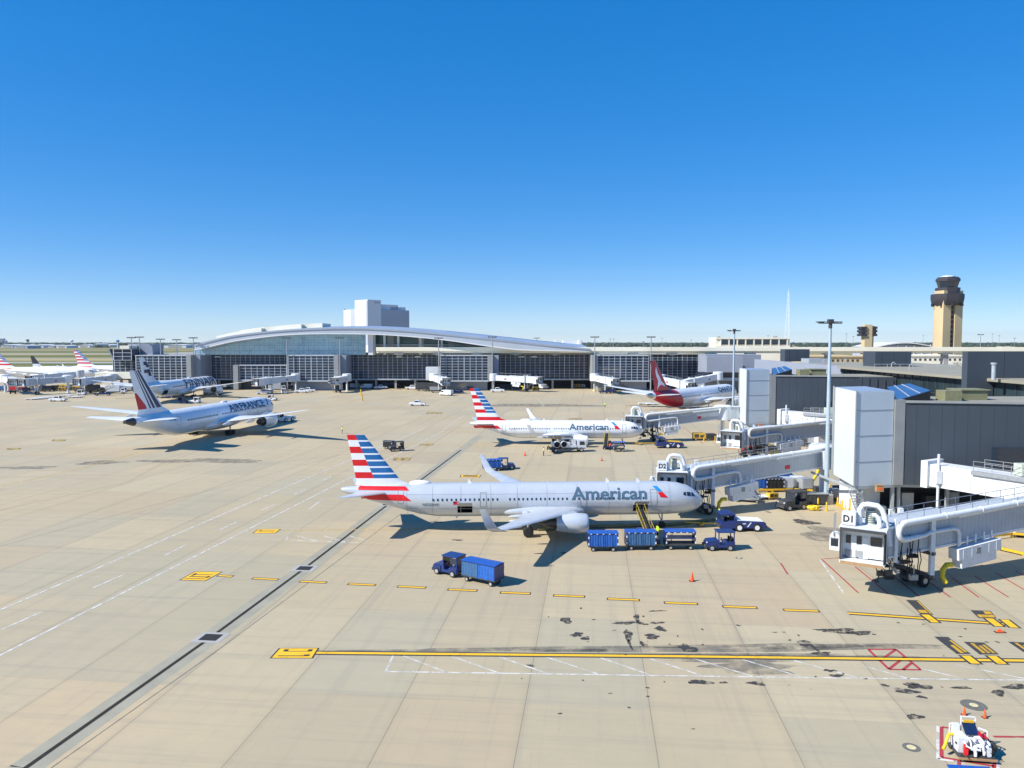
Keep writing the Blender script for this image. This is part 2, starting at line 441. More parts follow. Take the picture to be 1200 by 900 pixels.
        wz = ez+er*.95; mb.add([(ex-.25*el,ey-.12,wz),(ex-.25*el,ey+.12,wz),(ex-1.1*el,ey+.2,wz-.1),(ex-1.1*el,ey-.2,wz-.1),
               (ex-.45*el,ey-.1,ez+er*1.1+.2),(ex-.45*el,ey+.1,ez+er*1.1+.2),(ex-1.5*el,ey+.15,e[5]),(ex-1.5*el,ey-.15,e[5])],
               [(0,1,2,3),(4,5,6,7),(0,1,5,4),(1,2,6,5),(2,3,7,6),(3,0,4,7)])
        mb.build('pylon', livery.get('eng', body_m), root)
        # stabiliser
        mb = MB(); rg = []
        for (y, sle, ch, z, th) in P['stab']:
            rg.append([(gs-sle-u*ch, sd*y, z + w*ch*th/.11) for u, w in foil])
        mb.loft(rg); mb.build('stabiliser', livery.get('stab', 'wing_grey'), root)
    # fin
    mb = MB(); rg = []
    for (z, sle, ch, th) in P['fin']:
        rg.append([(gs-sle-u*ch, w*ch*th/.11, z) for u, w in foil])
    mb.loft(rg); fin = mb.build('tail_fin', body_m, root)
    for g in P['gear']: gear_leg(root, *g)
    # windows : one object per window on the side the photo shows
    wz = zc+P.get('wz', .35)
    ww, wh = P.get('wsize', (.21,.29))
    proto = None
    for (sa, sb, pitch) in P['rows']:
        s = sa
        while s < sb:
            x = gs-s
            c, a, b = sec(x)
            if proto is None:
                vs = [(-ww/2,wz-wh/2+.06),(-ww/2+.05,wz-wh/2),(ww/2-.05,wz-wh/2),(ww/2,wz-wh/2+.06),(ww/2,wz+wh/2-.06),(ww/2-.05,wz+wh/2),(-ww/2+.05,wz+wh/2),(-ww/2,wz+wh/2-.06)]
                proto = decal('window', vs, [tuple(range(8))], lambda u,v: surf(u+0, v, .015), 'glass_dark', root, step=.12)
                # proto was built at x=0 where the section is constant
                o = proto
            else: o = proto.copy(); COL.objects.link(o); o.parent = root
            o.location = (x, 0, 0); s += pitch
    # cockpit glass
    for sd in (-1, 1):
        for q in P['cockpit']:
            vs = [(gs-a*D, zc+b*D) for a, b in q]
            decal('cockpit_window', vs, [tuple(range(len(vs)))], lambda u,v: surf(u,v,.025,sd), 'glass_dark', root, step=.12)
    if P.get('seams'):
        vs = []; fs = []
        for s in P['seams']:
            x = gs-s; k = len(vs); n_ = 20
            for i in range(n_+1):
                z = (zc-ry0*.86)+(ry0*1.82)*i/n_; vs += [(x-.022,z),(x+.022,z)]
            fs += [(k+2*i,k+2*i+1,k+2*i+3,k+2*i+2) for i in range(n_)]
        for z in (zc+.95, zc-.75):
            k = len(vs); xs_ = [gs-P['seams'][0]-(P['seams'][-1]-P['seams'][0])*i/30 for i in range(31)]
            for x in xs_: vs += [(x,z-.018),(x,z+.018)]
            fs += [(k+2*i,k+2*i+1,k+2*i+3,k+2*i+2) for i in range(30)]
        decal('panel_lines', vs, fs, lambda u,v: surf(u,v,.012), 'panel_line', root, step=0)
    # doors
    for (s, z0, w, h) in P['doors']:
        x = gs-s; t = .07
        vs = [(x-w/2,z0),(x+w/2,z0),(x+w/2,z0+h),(x-w/2,z0+h),(x-w/2+t,z0+t),(x+w/2-t,z0+t),(x+w/2-t,z0+h-t),(x-w/2+t,z0+h-t)]
        decal('door', vs, [(0,1,5,4),(1,2,6,5),(2,3,7,6),(3,0,4,7)], lambda u,v: surf(u,v,.018), livery.get('door','trim_grey'), root, step=.2)
    mb = MB(); top = zc+ry0*rzf
    for (s, kind) in P.get('bumps', []):
        x = gs-s
        if kind == 'dome':
            mb.loft([[(x+1.35*math.cos(math.pi*t/8)*1.0, (0.55*math.sin(math.pi*t/8)+.02)*math.cos(2*math.pi*j/12), top-.05+(.42*math.sin(math.pi*t/8)+.01)*math.sin(2*math.pi*j/12)) for j in range(12)] for t in range(9)])
        elif kind == 'blade':
            mb.side([(x-.18,top-.04),(x+.3,top-.04),(x+.0,top+.4),(x-.18,top+.4)],-.02,.02)
        elif kind == 'belly':
            zb = zc-ry0*rzf; mb.side([(x-.18,zb+.04),(x+.25,zb+.04),(x+.0,zb-.32),(x-.18,zb-.32)],-.02,.02)
    if mb.v: mb.build_each('antenna', 'aircraft_white', root)
    return root, surf, fin, fus, sec

def loc_title(root, surf, txt, x0, z0, size, bold, m, name='title', shear=0, space=1.0, width=None, off=.03, sec=None):
    vs, fs = text_polys(txt, size, bold, shear, space)
    if width:
        mx = max(v[0] for v in vs); mn = min(v[0] for v in vs); k = width/(mx-mn); vs = [((v[0]-mn)*k, v[1]) for v in vs]
    if sec:      # measured along the curve of the fuselage side
        def fn(u, v):
            c, a, b = sec(x0+u); t = math.asin(max(-1,min(1,(z0-c)/b)))+v/b
            return (x0+u, -(a+off)*math.cos(t), c+(b+off)*math.sin(t))
        return decal(name, vs, fs, fn, m, root, step=size*.12)
    return decal(name, vs, fs, lambda u,v: surf(x0+u, z0+v, off), m, root, step=size*.14)

FLAG = lambda fin, P, k=1.0, z_top=None: None
def aa_fin(fin, P, gs, ztop, pitch, d0, d1):
    """stripes: rows from the top; d0,d1: dividing line local x at the top and at row 6.8"""
    reds = [(-1,.76),(1.8,2.83),(3.86,4.83),(5.83,6.8)]
    blues = [(i*1.03, i*1.03+.78) for i in range(7)]
    cuts = sorted({v for a in reds+blues+[(6.8,7.93),(7.93,8.93)] for v in a if v > 0})
    planes = [((0,0,ztop-c*pitch),(0,0,1)) for c in cuts]
    zb = ztop-6.8*pitch
    n = Vector((ztop-zb, 0, d1-d0))      # normal of slanted dividing plane through (d0,ztop),(d1,zb)
    planes.append(((d0,0,ztop), n))
    def fn(c):
        r = (ztop-c.z)/pitch
        if r > 8.93: return 0
        if r > 7.93: return 1
        if r > 6.8: return 0
        xd = d0+(d1-d0)*r/6.8
        if c.x < xd: return 1 if any(a <= r < b for a, b in reds) else 0
        return 2 if any(a <= r < b for a, b in blues) else 0
    paint_mesh(fin, planes, fn, ['aircraft_white','tail_red','tail_blue'])
def aa_body(root, surf, P, gs, titles_x, tz, tsize, twidth, k=1.0, mark_x=None, rz=None):
    loc_title(root, surf, 'American', titles_x, tz, tsize, .022*tsize, 'title_grey', width=twidth)
    mx, mz = mark_x, tz+.12
    q1 = [(mx, mz+1.75*k),(mx+.75*k, mz+1.75*k),(mx+1.55*k, mz+.98*k),(mx+.8*k, mz+.95*k)]
    decal('emblem', q1, [(0,1,2,3)], lambda u,v: surf(u,v,.03), 'logo_blue', root, step=.15)
    q2 = [(mx+.75*k, mz+.85*k),(mx+1.55*k, mz+.9*k),(mx+2.45*k, mz-.02),(mx+1.15*k, mz+.08*k)]
    decal('emblem', q2, [(0,1,2,3)], lambda u,v: surf(u,v,.03), 'tail_red', root, step=.15)
def kink(cx):
    return cx

COCK_A = [[(.33,.09),(.46,.105),(.47,.215),(.41,.205)],[(.49,.11),(.61,.125),(.62,.24),(.50,.225)],[(.64,.13),(.74,.16),(.72,.235),(.65,.24)]]
COCK_B = [[(.27,.04),(.42,.055),(.47,.19),(.39,.18)],[(.45,.06),(.60,.085),(.61,.21),(.50,.20)],[(.63,.09),(.75,.12),(.70,.20),(.64,.205)]]
# ---- long narrow-body (gate D2)
PA = dict(seams=[4.6,8.3,12.1,15.9,19.6,23.2,26.4,30,33.4,36.5],L=44.5, D=3.95, zc=3.75, gs=22.0, ng=5.1, rz=1.04, fair=(7.5,-3.4),
  wing=[(0.6,14.3,8.4,2.55,.13),(1.9,15.2,7.4,2.62,.13),(6.4,18.5,4.4,3.05,.115),(12,22.1,2.7,3.62,.10),(16.9,25.2,1.6,4.15,.10)],
  winglet=[(16.9,25.2,1.6,4.15,0),(17.25,25.6,1.35,4.3,R(35)),(17.6,26.1,1.1,4.75,R(68)),(17.9,27.1,.65,6.5,R(80))],
  tracks=[(3.9,21.2,3.2,2.45),(8.2,21.6,2.9,2.95),(12.2,23.2,2.4,3.35)],
  eng=(15.2,5.75,2.05,1.12,3.7,3.1),
  stab=[(.5,38.6,4.2,4.75,.1),(1.0,38.9,3.9,4.8,.1),(6.2,42.6,1.6,5.35,.09)],
  fin=[(4.9,34.5,8.2,.05),(5.5,35.8,7.0,.07),(6.1,37.3,5.4,.09),(11.76,41.7,2.1,.09)],
  gear=[('nose_gear',16.9,0,2.3,.38,.24,[0]),('main_gear',0,3.8,3.0,.62,.42,[0]),('main_gear',0,-3.8,3.0,.62,.42,[0])],
  rows=[(7.9,8.9,.53),(9.9,16.4,.53),(17.2,24.6,.53),(25.6,33.6,.55)], cockpit=COCK_A, doors=[(6.6,3.15,.85,1.95),(15.2,3.15,.8,1.75),(27.3,3.15,.8,1.75),(37.2,3.55,.75,1.75)],
  bumps=[(35.0,'dome'),(8.2,'blade'),(12,'blade'),(30.5,'belly'),(17,'belly'),(29,'blade')], holds=[(12.9,14.7,2.42,3.28),(-8.4,-6.6,2.42,3.28)])
A = G(400,621.6); B = G(860,616.6); hd = math.atan2(B[1]-A[1], B[0]-A[0])
gp = G(621,629); ofs = 3.8
pos = (gp[0]-math.sin(hd)*ofs-.2, gp[1]+math.cos(hd)*ofs)
root, surf, fin, fus, sec = aircraft('silver twin-engine airliner with open cargo doors and blue carts beside it, nearest of the jets', PA, dict(body='aircraft_silver', door='trim_grey'), pos, hd)
aa_fin(fin, PA, 22.0, 11.72, .775, -20.75, -18.55)
aa_body(root, surf, PA, 22.0, 5.35, 4.0, 1.95, 9.2, .74, 15.35)
for q in ([(-20.2,3.95),(-13.9,3.95),(-14.9,4.68),(-19.9,4.68)],[(-20.4,5.12),(-14.2,5.12),(-14.7,5.55),(-20.4,5.55)]):
    decal('red_band', q, [(0,1,2,3)], lambda u,v: surf(u,v,.02), 'tail_red', root, step=.15)
    decal('red_band', q, [(0,1,2,3)], lambda u,v: surf(u,v,.02,1), 'tail_red', root, step=.15)
loc_title(root, surf, 'N532AW', -12.6, 3.35, .5, .01, 'title_grey', name='registration')
decal('flag', [(-8.9,3.5),(-8.2,3.5),(-8.2,3.9),(-8.9,3.9)], [(0,1,2,3)], lambda u,v: surf(u,v,.02), 'tail_red', root, step=.2)
decal('flag', [(-8.9,3.72),(-8.6,3.72),(-8.6,3.9),(-8.9,3.9)], [(0,1,2,3)], lambda u,v: surf(u,v,.03), 'navy_paint', root, step=.2)
A321 = dict(root=root, pos=pos, hd=hd)
def A_loc(x, y):
    return (pos[0]+math.cos(hd)*x-math.sin(hd)*y, pos[1]+math.sin(hd)*x+math.cos(hd)*y)
# ---- shorter narrow-body (gate D3)
PB = dict(seams=[3.9,7.5,11,14.5,18,21.5,25,28.5,31.5],L=38.5, D=3.76, zc=3.35, gs=19.6, ng=4.0, rz=1.06, fair=(6,-3.4),
  wing=[(0.6,12.4,9.0,2.0,.13),(1.8,13.4,8.2,2.1,.13),(5.4,16.2,4.9,2.6,.115),(11,19.8,2.9,3.3,.10),(16.6,23.3,1.55,4.0,.10)],
  winglet=[(16.6,23.3,1.55,4.0,0),(17.0,23.7,1.3,4.2,R(40)),(17.3,24.2,1.0,4.7,R(70)),(17.7,25.4,.6,6.4,R(78))],
  tracks=[(3.6,19.8,3,2.0),(7.6,20.2,2.7,2.45),(11,21.6,2.2,2.95)],
  eng=(12.6,4.85,1.55,1.0,3.5,2.5),
  stab=[(.5,32.9,4.2,4.5,.1),(1.0,33.2,3.8,4.55,.1),(7.0,37.2,1.5,5.25,.09)],
  fin=[(4.4,27.5,9.4,.04),(5.0,29.5,7.6,.06),(5.8,31.8,5.2,.09),(12.5,36.6,2.0,.09)],
  gear=[('nose_gear',15.2,0,2.1,.34,.22,[0]),('main_gear',0,2.86,2.6,.56,.4,[0]),('main_gear',0,-2.86,2.6,.56,.4,[0])],
  rows=[(5.8,12.4,.52),(13,20,.52),(20.8,30,.52)], cockpit=COCK_B, doors=[(4.3,2.8,.85,1.85),(30.9,2.95,.75,1.65)],
  bumps=[(26.0,'dome'),(8,'blade'),(22,'blade')])
p3 = G(652.5,522.5); p4 = G(732,522.5); 
hd3 = math.atan2((p4[1]-p3[1]-2.0), p4[0]-p3[0]); hd3 = R(-1.0)
root, surf, fin, fus, sec = aircraft('white airliner with blue winglets out of view and a white fuel truck under its wing, middle jet', PB, dict(body='aircraft_white'), (p3[0]-.3, p3[1]+2.9), hd3)
root['label'] = 'white airliner with red and blue striped tail, a white fuel truck under its near wing'
aa_fin(fin, PB, 19.6, 12.45, .80, -18.2, -15.2)
aa_body(root, surf, PB, 19.6, 3.1, 3.45, 1.9, 8.7, .85, 12.4)
for q in ([(-18.0,3.6),(-11.9,3.6),(-12.8,4.3),(-18.2,4.3)],):
    decal('red_band', q, [(0,1,2,3)], lambda u,v: surf(u,v,.02), 'tail_red', root, step=.15)
B737 = (root.location.copy(), hd3)

# ---- wide-bodies
def wide(zc=4.6, L=62.8, D=5.85, span=30.0, winglet=None, gear_y=4.9, cock=COCK_B):
    g = span/30.0
    return dict(L=L, D=D, zc=zc, gs=31.0*L/62.8, ng=5, rz=1.02, fair=(12,-7), wz=.55, wsize=(.30,.42),
      wing=[(1,19.2,14.0,3.1,.12),(2.9,20.7,12.5,3.2,.12),(10*g,26.2,7.0,4.2,.105),(20*g,33.0,4.3,5.8,.095),(26*g,37.0,2.7,6.8,.09),(29*g,39.4,1.5,7.3,.09),(30*g,40.9,.5,7.5,.09)],
      winglet=winglet, tracks=[(6,31.4,5,3.1),(12,32,4.6,3.9),(18*g,34.4,3.8,4.9)],
      eng=(18.6,9.8,2.75,1.72,5.6,4.1),
      stab=[(1,52.2,7.4,6.2,.09),(1.8,52.8,6.8,6.3,.09),(9.9,59.6,2.2,7.2,.08)],
      fin=[(7.0,46,13.5,.04),(7.8,48.5,10.6,.07),(8.6,50.3,8.4,.085),(16.95,58.0,3.3,.085)],
      gear=[('nose_gear',25.8,0,3.0,.5,.3,[0]),('main_gear',0,gear_y,3.4,.68,.5,[-.75,.75]),('main_gear',0,-gear_y,3.4,.68,.5,[-.75,.75])],
      rows=[(8.6,17.2,.62),(19,31.2,.62),(33,45.5,.62)], cockpit=cock, doors=[(7.2,4.0,1.1,1.9),(18.1,4.0,1.1,1.9),(32.2,4.0,1.1,1.9),(48.5,4.3,1.1,1.9)],
      bumps=[(25,'dome'),(12,'blade'),(36,'blade')])
def fin_x(P, z):
    """leading edge and trailing edge local x of the fin at height z"""
    for a, b in zip(P['fin'], P['fin'][1:]):
        if z <= b[0]:
            k = (z-a[0])/(b[0]-a[0]); le = a[1]+(b[1]-a[1])*k; ch = a[2]+(b[2]-a[2])*k
            return P['gs']-le, P['gs']-le-ch
    b = P['fin'][-1]; return P['gs']-b[1], P['gs']-b[1]-b[2]
# Air France
PW = wide()
hw = R(90-8.75)
root, surf, fin, fus, sec = aircraft('white wide-body airliner with blue and red striped tail being pushed back on the open apron', PW, dict(body='aircraft_white', cone='dark_metal', wing='aircraft_white', stab='aircraft_white'), (-74.0,184.0), hw)
loc_title(root, surf, 'AIRFRANCE', 4.0, 5.25, 3.0, .045, 'navy_paint', width=18.2, off=.05, sec=sec)
decal('accent', [(23.6,5.3),(24.2,5.3),(25.2,6.95),(24.5,6.95)], [(0,1,2,3)], lambda u,v: surf(u,v,.04), 'crimson', root, step=.3)
loc_title(root, surf, 'F-HRBJ', -20.5, 5.6, .7, .01, 'navy_paint', name='registration')
zb = 8.7
le0, te0 = fin_x(PW, zb); le1, te1 = fin_x(PW, 16.4)
# swept stripes that run down the leading half of the fin, red at the lower rear
def band(c):
    le, te = fin_x(PW, max(8.6, c.z)); return (le-c.x)/max(.1, le-te)
pl = []
for k in (.10,.30,.36,.46,.52,.58):
    a = (le0-(le0-te0)*k, zb); b = (le1-(le1-te1)*k, 16.4)
    n = Vector((b[1]-a[1], 0, a[0]-b[0])); pl.append(((a[0],0,a[1]), n))
for z in (8.65, 12.2): pl.append(((0,0,z),(0,0,1)))
a = (te0+.35, 8.9); b = (fin_x(PW,12.6)[1]+.1, 12.6)
pl.append(((le0-(le0-te0)*.64,0,8.7), Vector((12.6-8.7, 0, (le0-(le0-te0)*.64)-(fin_x(PW,12.6)[1]+.3)))))
xa, xb = le0-(le0-te0)*.62, fin_x(PW,12.6)[1]+.3
def afn(c):
    if c.z < 8.65: return 0
    k = band(c)
    if .10 <= k < .30 or .36 <= k < .46 or .52 <= k < .58: return 1
    if c.z < 12.2 and c.x < xa+(xb-xa)*(c.z-8.7)/3.9 - .35: return 2
    return 0
paint_mesh(fin, pl, afn, ['aircraft_white','navy_paint','crimson'])
# Qantas
PQ = wide()
hq = R(90-40)
root, surf, fin, fus, sec = aircraft('wide-body airliner with red tail and red rear fuselage parked behind the jet bridges', PQ, dict(body='aircraft_white', cone='bare_metal', wing='aircraft_white', stab='aircraft_white'), (61.4,251.0), hq)
loc_title(root, surf, 'QANTAS', 12.5, 5.4, 2.6, .045, 'navy_paint', width=13.5, off=.05, sec=sec)
paint_mesh(fin, [], lambda c: 0, ['crimson'])
# red rear fuselage, slanted edge
n = Vector((1,0,.62)); co = (-14.2,0,4.6)
paint_mesh(fus, [(co, n), ((-28.3,0,0),(1,0,0))], lambda c: 1 if (c-Vector(co)).dot(n) < 0 and c.x > -28.3 else 0, ['aircraft_white','crimson'])
def on_fin(P, sd, off=.05):
    def fn(u, v):
        le, te = fin_x(P, v); t = max(.001, min(1, (le-u)/(le-te))); ch = le-te
        y = 5*.085*(0.2969*math.sqrt(t)-.126*t-.3516*t*t+.2843*t**3-.1015*t**4)*ch*1.1
        return (u, sd*(y+off), v)
    return fn
roo = [(-27.2,15.4),(-26.2,13.2),(-24.9,11.9),(-24.0,10.6),(-22.3,9.7),(-21.6,8.8),(-22.6,9.1),(-24.2,9.5),(-25.4,8.9),(-26.2,7.8),(-25.9,9.6),(-26.0,10.9),(-27.0,12.3),(-27.5,13.8)]
for sd in (-1,1):
    decal('emblem', roo, [tuple(range(len(roo)))], on_fin(PQ, sd), 'aircraft_white', root, step=.4)
# Finnair
PF = wide(L=66.8, D=5.96, span=32.3, gear_y=5.3)
PF['winglet'] = [(32.0,40.2,1.4,7.4,0),(32.8,41.2,1.1,8.2,R(45)),(33.2,42.4,.6,9.6,R(75))]
PF['fin'] = [(7.2,49,14,.04),(8.0,51.8,11,.07),(8.8,53.8,8.8,.085),(17.0,61.6,3.5,.085)]
PF['stab'] = [(1,56,7.4,6.2,.09),(1.8,56.6,6.8,6.3,.09),(9.9,63.2,2.2,7.2,.08)]
PF['doors'] = [(7.2,4.0,1.1,1.9),(19.1,4.0,1.1,1.9),(35.2,4.0,1.1,1.9),(52.5,4.3,1.1,1.9)]
PF['holds'] = [(-19.5,-16.4,2.6,4.2)]
root, surf, fin, fus, sec = aircraft('white wide-body airliner with dark blue letters parked in front of the glass terminal', PF, dict(body='aircraft_white', cone='dark_metal', wing='aircraft_white', stab='aircraft_white'), (-134.0,303.0), R(90-1))
loc_title(root, surf, 'FINNAIR', -1.5, 4.0, 5.8, .10, 'navy_paint', width=29.5, off=.05, sec=sec)
F_ = [(-29.4,15.4),(-27.0,15.4),(-26.0,14.6),(-25.2,13.4),(-27.4,13.3),(-27.9,14.2),(-29.2,14.2)]
F2 = [(-29.0,12.4),(-25.0,12.5),(-24.0,10.0),(-25.8,10.0),(-26.4,11.3),(-28.9,11.2)]
for sd in (-1,1):
    for q in (F_, F2):
        decal('emblem', q, [tuple(range(len(q)))], on_fin(PF, sd), 'navy_paint', root, step=.4)
# two widebodies far left
for i, (x, y, h, lab) in enumerate([(-274, 440, R(1), 'far white airliner with striped tail cut by the left edge of the photo'), (-243.7, 470, R(1), 'far white airliner with striped tail whose nose is hidden by the glass control room')]):
    PX = wide(); PX['rows'] = []; PX['doors'] = PX['doors'][:1]
    root, surf, fin, fus, sec = aircraft(lab, PX, dict(body='aircraft_white', wing='aircraft_white'), (x, y), h, group='airliners parked at the far left')
    aa_fin(fin, PX, 31, 16.9, .93, -28.9, -23.0)
    decal('red_band', [(-25.5,6.3),(-17,6.3),(-18.5,7.1),(-25.5,7.1)], [(0,1,2,3)], lambda u,v: surf(u,v,.03), 'tail_red', root, step=.3)
# small dark-tailed jet
PR = dict(PB); PR = {k: v for k, v in PB.items()}; PR['rows'] = []; PR['doors'] = []; PR['bumps'] = []
root, surf, fin, fus, sec = aircraft('distant jet with a small dark tail between the two striped tails at far left', PR, dict(body='aircraft_white'), (-313, 520), R(8))
paint_mesh(fin, [((0,0,7),(0,0,1))], lambda c: 1 if c.z > 7 else 0, ['aircraft_white','tower_dark'])
# ================================================================ GROUND
def ground_mat():
    m = bpy.data.materials.new('apron_concrete'); m.use_nodes = True; nt = m.node_tree; L = nt.links; N = nt.nodes
    b = N['Principled BSDF']; b.inputs['Roughness'].default_value = .8; b.inputs['Specular IOR Level'].default_value = .3
    g = N.new('ShaderNodeNewGeometry')
    mp = N.new('ShaderNodeMapping'); mp.inputs['Rotation'].default_value = (0,0,R(6.16)); L.new(g.outputs['Position'], mp.inputs['Vector'])
    def noise(sc, det=4, ro=.6, vec=None, stretch=None):
        n = N.new('ShaderNodeTexNoise'); n.inputs['Scale'].default_value = sc; n.inputs['Detail'].default_value = det; n.inputs['Roughness'].default_value = ro
        src = vec or mp.outputs[0]
        if stretch:
            q = N.new('ShaderNodeMapping'); q.inputs['Scale'].default_value = stretch; L.new(src, q.inputs['Vector']); src = q.outputs[0]
        L.new(src, n.inputs['Vector']); return n.outputs['Fac']
    def mrange(s, a, bb, c, d):
        r = N.new('ShaderNodeMapRange'); r.inputs['From Min'].default_value = a; r.inputs['From Max'].default_value = bb
        r.inputs['To Min'].default_value = c; r.inputs['To Max'].default_value = d; L.new(s, r.inputs['Value']); return r.outputs[0]
    def mixc(f, a, bb, mode='MIX'):
        x = N.new('ShaderNodeMix'); x.data_type = 'RGBA'; x.blend_type = mode
        for s, v in ((0,f),(6,a),(7,bb)):
            if hasattr(v, 'is_linked') or hasattr(v, 'links'): L.new(v, x.inputs[s])
            elif isinstance(v, (int,float)): x.inputs[s].default_value = v
            else: x.inputs[s].default_value = (*v,1)
        return x.outputs[2]
    def math_(op, a, bb=None):
        x = N.new('ShaderNodeMath'); x.operation = op
        for i, v in enumerate((a, bb)):
            if v is None: continue
            if isinstance(v,(int,float)): x.inputs[i].default_value = v
            else: L.new(v, x.inputs[i])
        return x.outputs[0]
    sep = N.new('ShaderNodeSeparateXYZ'); L.new(mp.outputs[0], sep.inputs[0])
    u = math_('DIVIDE', math_('ADD', sep.outputs[0], OFFU), PITCH)
    v = math_('DIVIDE', math_('ADD', sep.outputs[1], OFFV), PITCHV)
    def cell(u_, v_):
        c = N.new('ShaderNodeCombineXYZ'); L.new(math_('FLOOR', u_), c.inputs[0]); L.new(math_('FLOOR', v_), c.inputs[1])
        w = N.new('ShaderNodeTexWhiteNoise'); w.noise_dimensions = '2D'; L.new(c.outputs[0], w.inputs['Vector']); return w
    w1 = cell(u, v); 
    # joint masks
    def joint(t, half):
        f = math_('FRACT', t); d = math_('MINIMUM', f, math_('SUBTRACT', 1.0, f)); return math_('LESS_THAN', d, half)
    ju = joint(u, .0034); jv = joint(v, .0022)
    base = mixc(mrange(noise(.035,5),.35,.65,0,1), (.478,.375,.228), (.405,.335,.200))
    base = mixc(mrange(w1.outputs['Value'],0,1,0,.65), base, (.465,.402,.262))
    sp = N.new('ShaderNodeSeparateColor'); L.new(w1.outputs['Color'], sp.inputs[0])
    base = mixc(mrange(sp.outputs[1],.5,1,0,.55), base, (.355,.325,.225))
    base = mixc(mrange(sp.outputs[2],.55,1,0,.5), base, (.410,.315,.195))
    base = mixc(mrange(noise(.5,8,.7),.35,.75,0,.20), base, (.24,.22,.185))
    # drag marks and tyre tracks, stretched along the stands and along the taxi direction
    base = mixc(mrange(noise(1,7,.72,stretch=(.03,.9,1)),.50,.78,0,.48), base, (.22,.20,.165))
    base = mixc(mrange(noise(1,6,.7,stretch=(1.1,.025,1)),.52,.78,0,.42), base, (.235,.215,.175))
    base = mixc(mrange(noise(3.2,10,.8),.62,.82,0,.35), base, (.17,.16,.14))
    base = mixc(mrange(noise(9,6,.7),.3,.7,0,.12), base, (.44,.41,.36))
    fu = math_('FRACT', u); du = math_('MINIMUM', fu, math_('SUBTRACT', 1.0, fu))
    soft = mrange(du, 0, .06, .18, 0)
    base = mixc(math_('MULTIPLY', soft, noise(.3,5)), base, (.15,.14,.12))
    base = mixc(math_('MULTIPLY', ju, .55), base, (.12,.105,.08))
    base = mixc(math_('MULTIPLY', jv, .14), base, (.14,.13,.11))
    L.new(base, b.inputs['Base Color'])
    bp = N.new('ShaderNodeBump'); bp.inputs['Strength'].default_value = .25; bp.inputs['Distance'].default_value = .01
    L.new(noise(7,8,.7), bp.inputs['Height']); L.new(bp.outputs[0], b.inputs['Normal'])
    return m
ROT = R(6.16)
def to_uv(x, y):   # mapping node rotates the point by +ROT
    return (x*math.cos(ROT)-y*math.sin(ROT), x*math.sin(ROT)+y*math.cos(ROT))
jp = [G(772.5,900), G(608.7,850), G(456,850), G(918,850)]
PITCH = 7.9; PITCHV = 15.2
us = [to_uv(*p)[0] for p in jp]
PITCH = (us[3]-us[2])/3
OFFU = PITCH*100 - us[0]
OFFV = PITCHV*100 - to_uv(*G(760,832))[1]
def field_mat():
    m = bpy.data.materials.new('dry_grass_ground'); m.use_nodes = True; nt = m.node_tree; L = nt.links; N = nt.nodes
    b = N['Principled BSDF']; b.inputs['Roughness'].default_value = .95; b.inputs['Specular IOR Level'].default_value = .1
    g = N.new('ShaderNodeNewGeometry')
    q = N.new('ShaderNodeMapping'); q.inputs['Scale'].default_value = (.0008,.0075,1); L.new(g.outputs['Position'], q.inputs['Vector'])
    n = N.new('ShaderNodeTexNoise'); n.inputs['Scale'].default_value = 1; n.inputs['Detail'].default_value = 5; L.new(q.outputs[0], n.inputs['Vector'])
    cr = N.new('ShaderNodeValToRGB'); e = cr.color_ramp.elements
    e[0].position = .34; e[0].color = (.10,.115,.035,1); e[1].position = .62; e[1].color = (.36,.31,.17,1)
    k = cr.color_ramp.elements.new(.46); k.color = (.19,.18,.065,1); k = cr.color_ramp.elements.new(.54); k.color = (.27,.235,.11,1)
    L.new(n.outputs['Fac'], cr.inputs[0]); L.new(cr.outputs[0], b.inputs['Base Color'])
    return m
mb = MB(); mb.poly([(-6500,-300,-.02),(6500,-300,-.02),(6500,7500,-.02),(-6500,7500,-.02)])
tag(mb.build('ground', field_mat(), smooth=False), kind='structure')
mb = MB(); mb.poly([(-700,-60,0),(900,-60,0),(900,560,0),(-230,560,0),(-240,640,0),(-700,640,0)])
tag(mb.build('apron', ground_mat(), smooth=False), kind='structure')
for i, (y0, y1, m) in enumerate([(760,800,'concrete_grey'),(980,1010,'roof_tan'),(1300,1350,'concrete_grey'),(1750,1800,'roof_tan')]):
    mb = MB(); mb.poly([(-2500,y0,-.012),(-60,y0,-.012),(-60,y1,-.012),(-2500,y1,-.012)])
    tag(mb.build('taxiway', m, smooth=False), kind='structure')

# ---------------------------------------------------------------- painted lines
def strip(mb, p, q, w, z, ext=0):
    a, b = Vector((*p,0)), Vector((*q,0)); d = (b-a).normalized(); n = Vector((-d.y,d.x,0))*w/2; a = a-d*ext; b = b+d*ext
    mb.poly([tuple(v)[:2]+(z,) for v in (a-n, b-n, b+n, a+n)])
def lines(name, segs, w, m, z, ext=0):
    mb = MB()
    for s in segs:
        P = [G(*p) for p in s]
        for a, b in zip(P, P[1:]): strip(mb, a, b, w, z, ext)
    return tag(mb.build(name, m, smooth=False), kind='structure')
Z1, Z2, Z3 = .005, .010, .015
dash = [(311,678.5),(367,682),(424,685),(482.5,688),(542,691.5),(604,695),(667,698.5),(730.5,702.5),(798,707),(867,711.5),(939,715.5)]
dsegs = [((x-14-(x-300)*.009, y-.7),(x+14+(x-300)*.009, y+.7)) for x, y in dash] + [((256,674.5),(272,675.5))]
lead = [((371,765),(800,769.2),(1200,774.2),(1400,777))]
gate2 = [((328,621.6),(600,619.2),(860,616.8))]
solid = [((994,718.5),(1180,731.5))]
gate3 = [((506,521),(572,522.5),(640,523.2),(750,523))]
lines('lead_in_line_border', lead+solid, .78, 'line_black', Z1)
lines('lead_in_line', lead, .36, 'line_yellow', Z2)
lines('lead_in_line_border', dsegs, .62, 'line_black', Z1, .12)
lines('lead_in_line', dsegs+solid, .32, 'line_yellow', Z2)
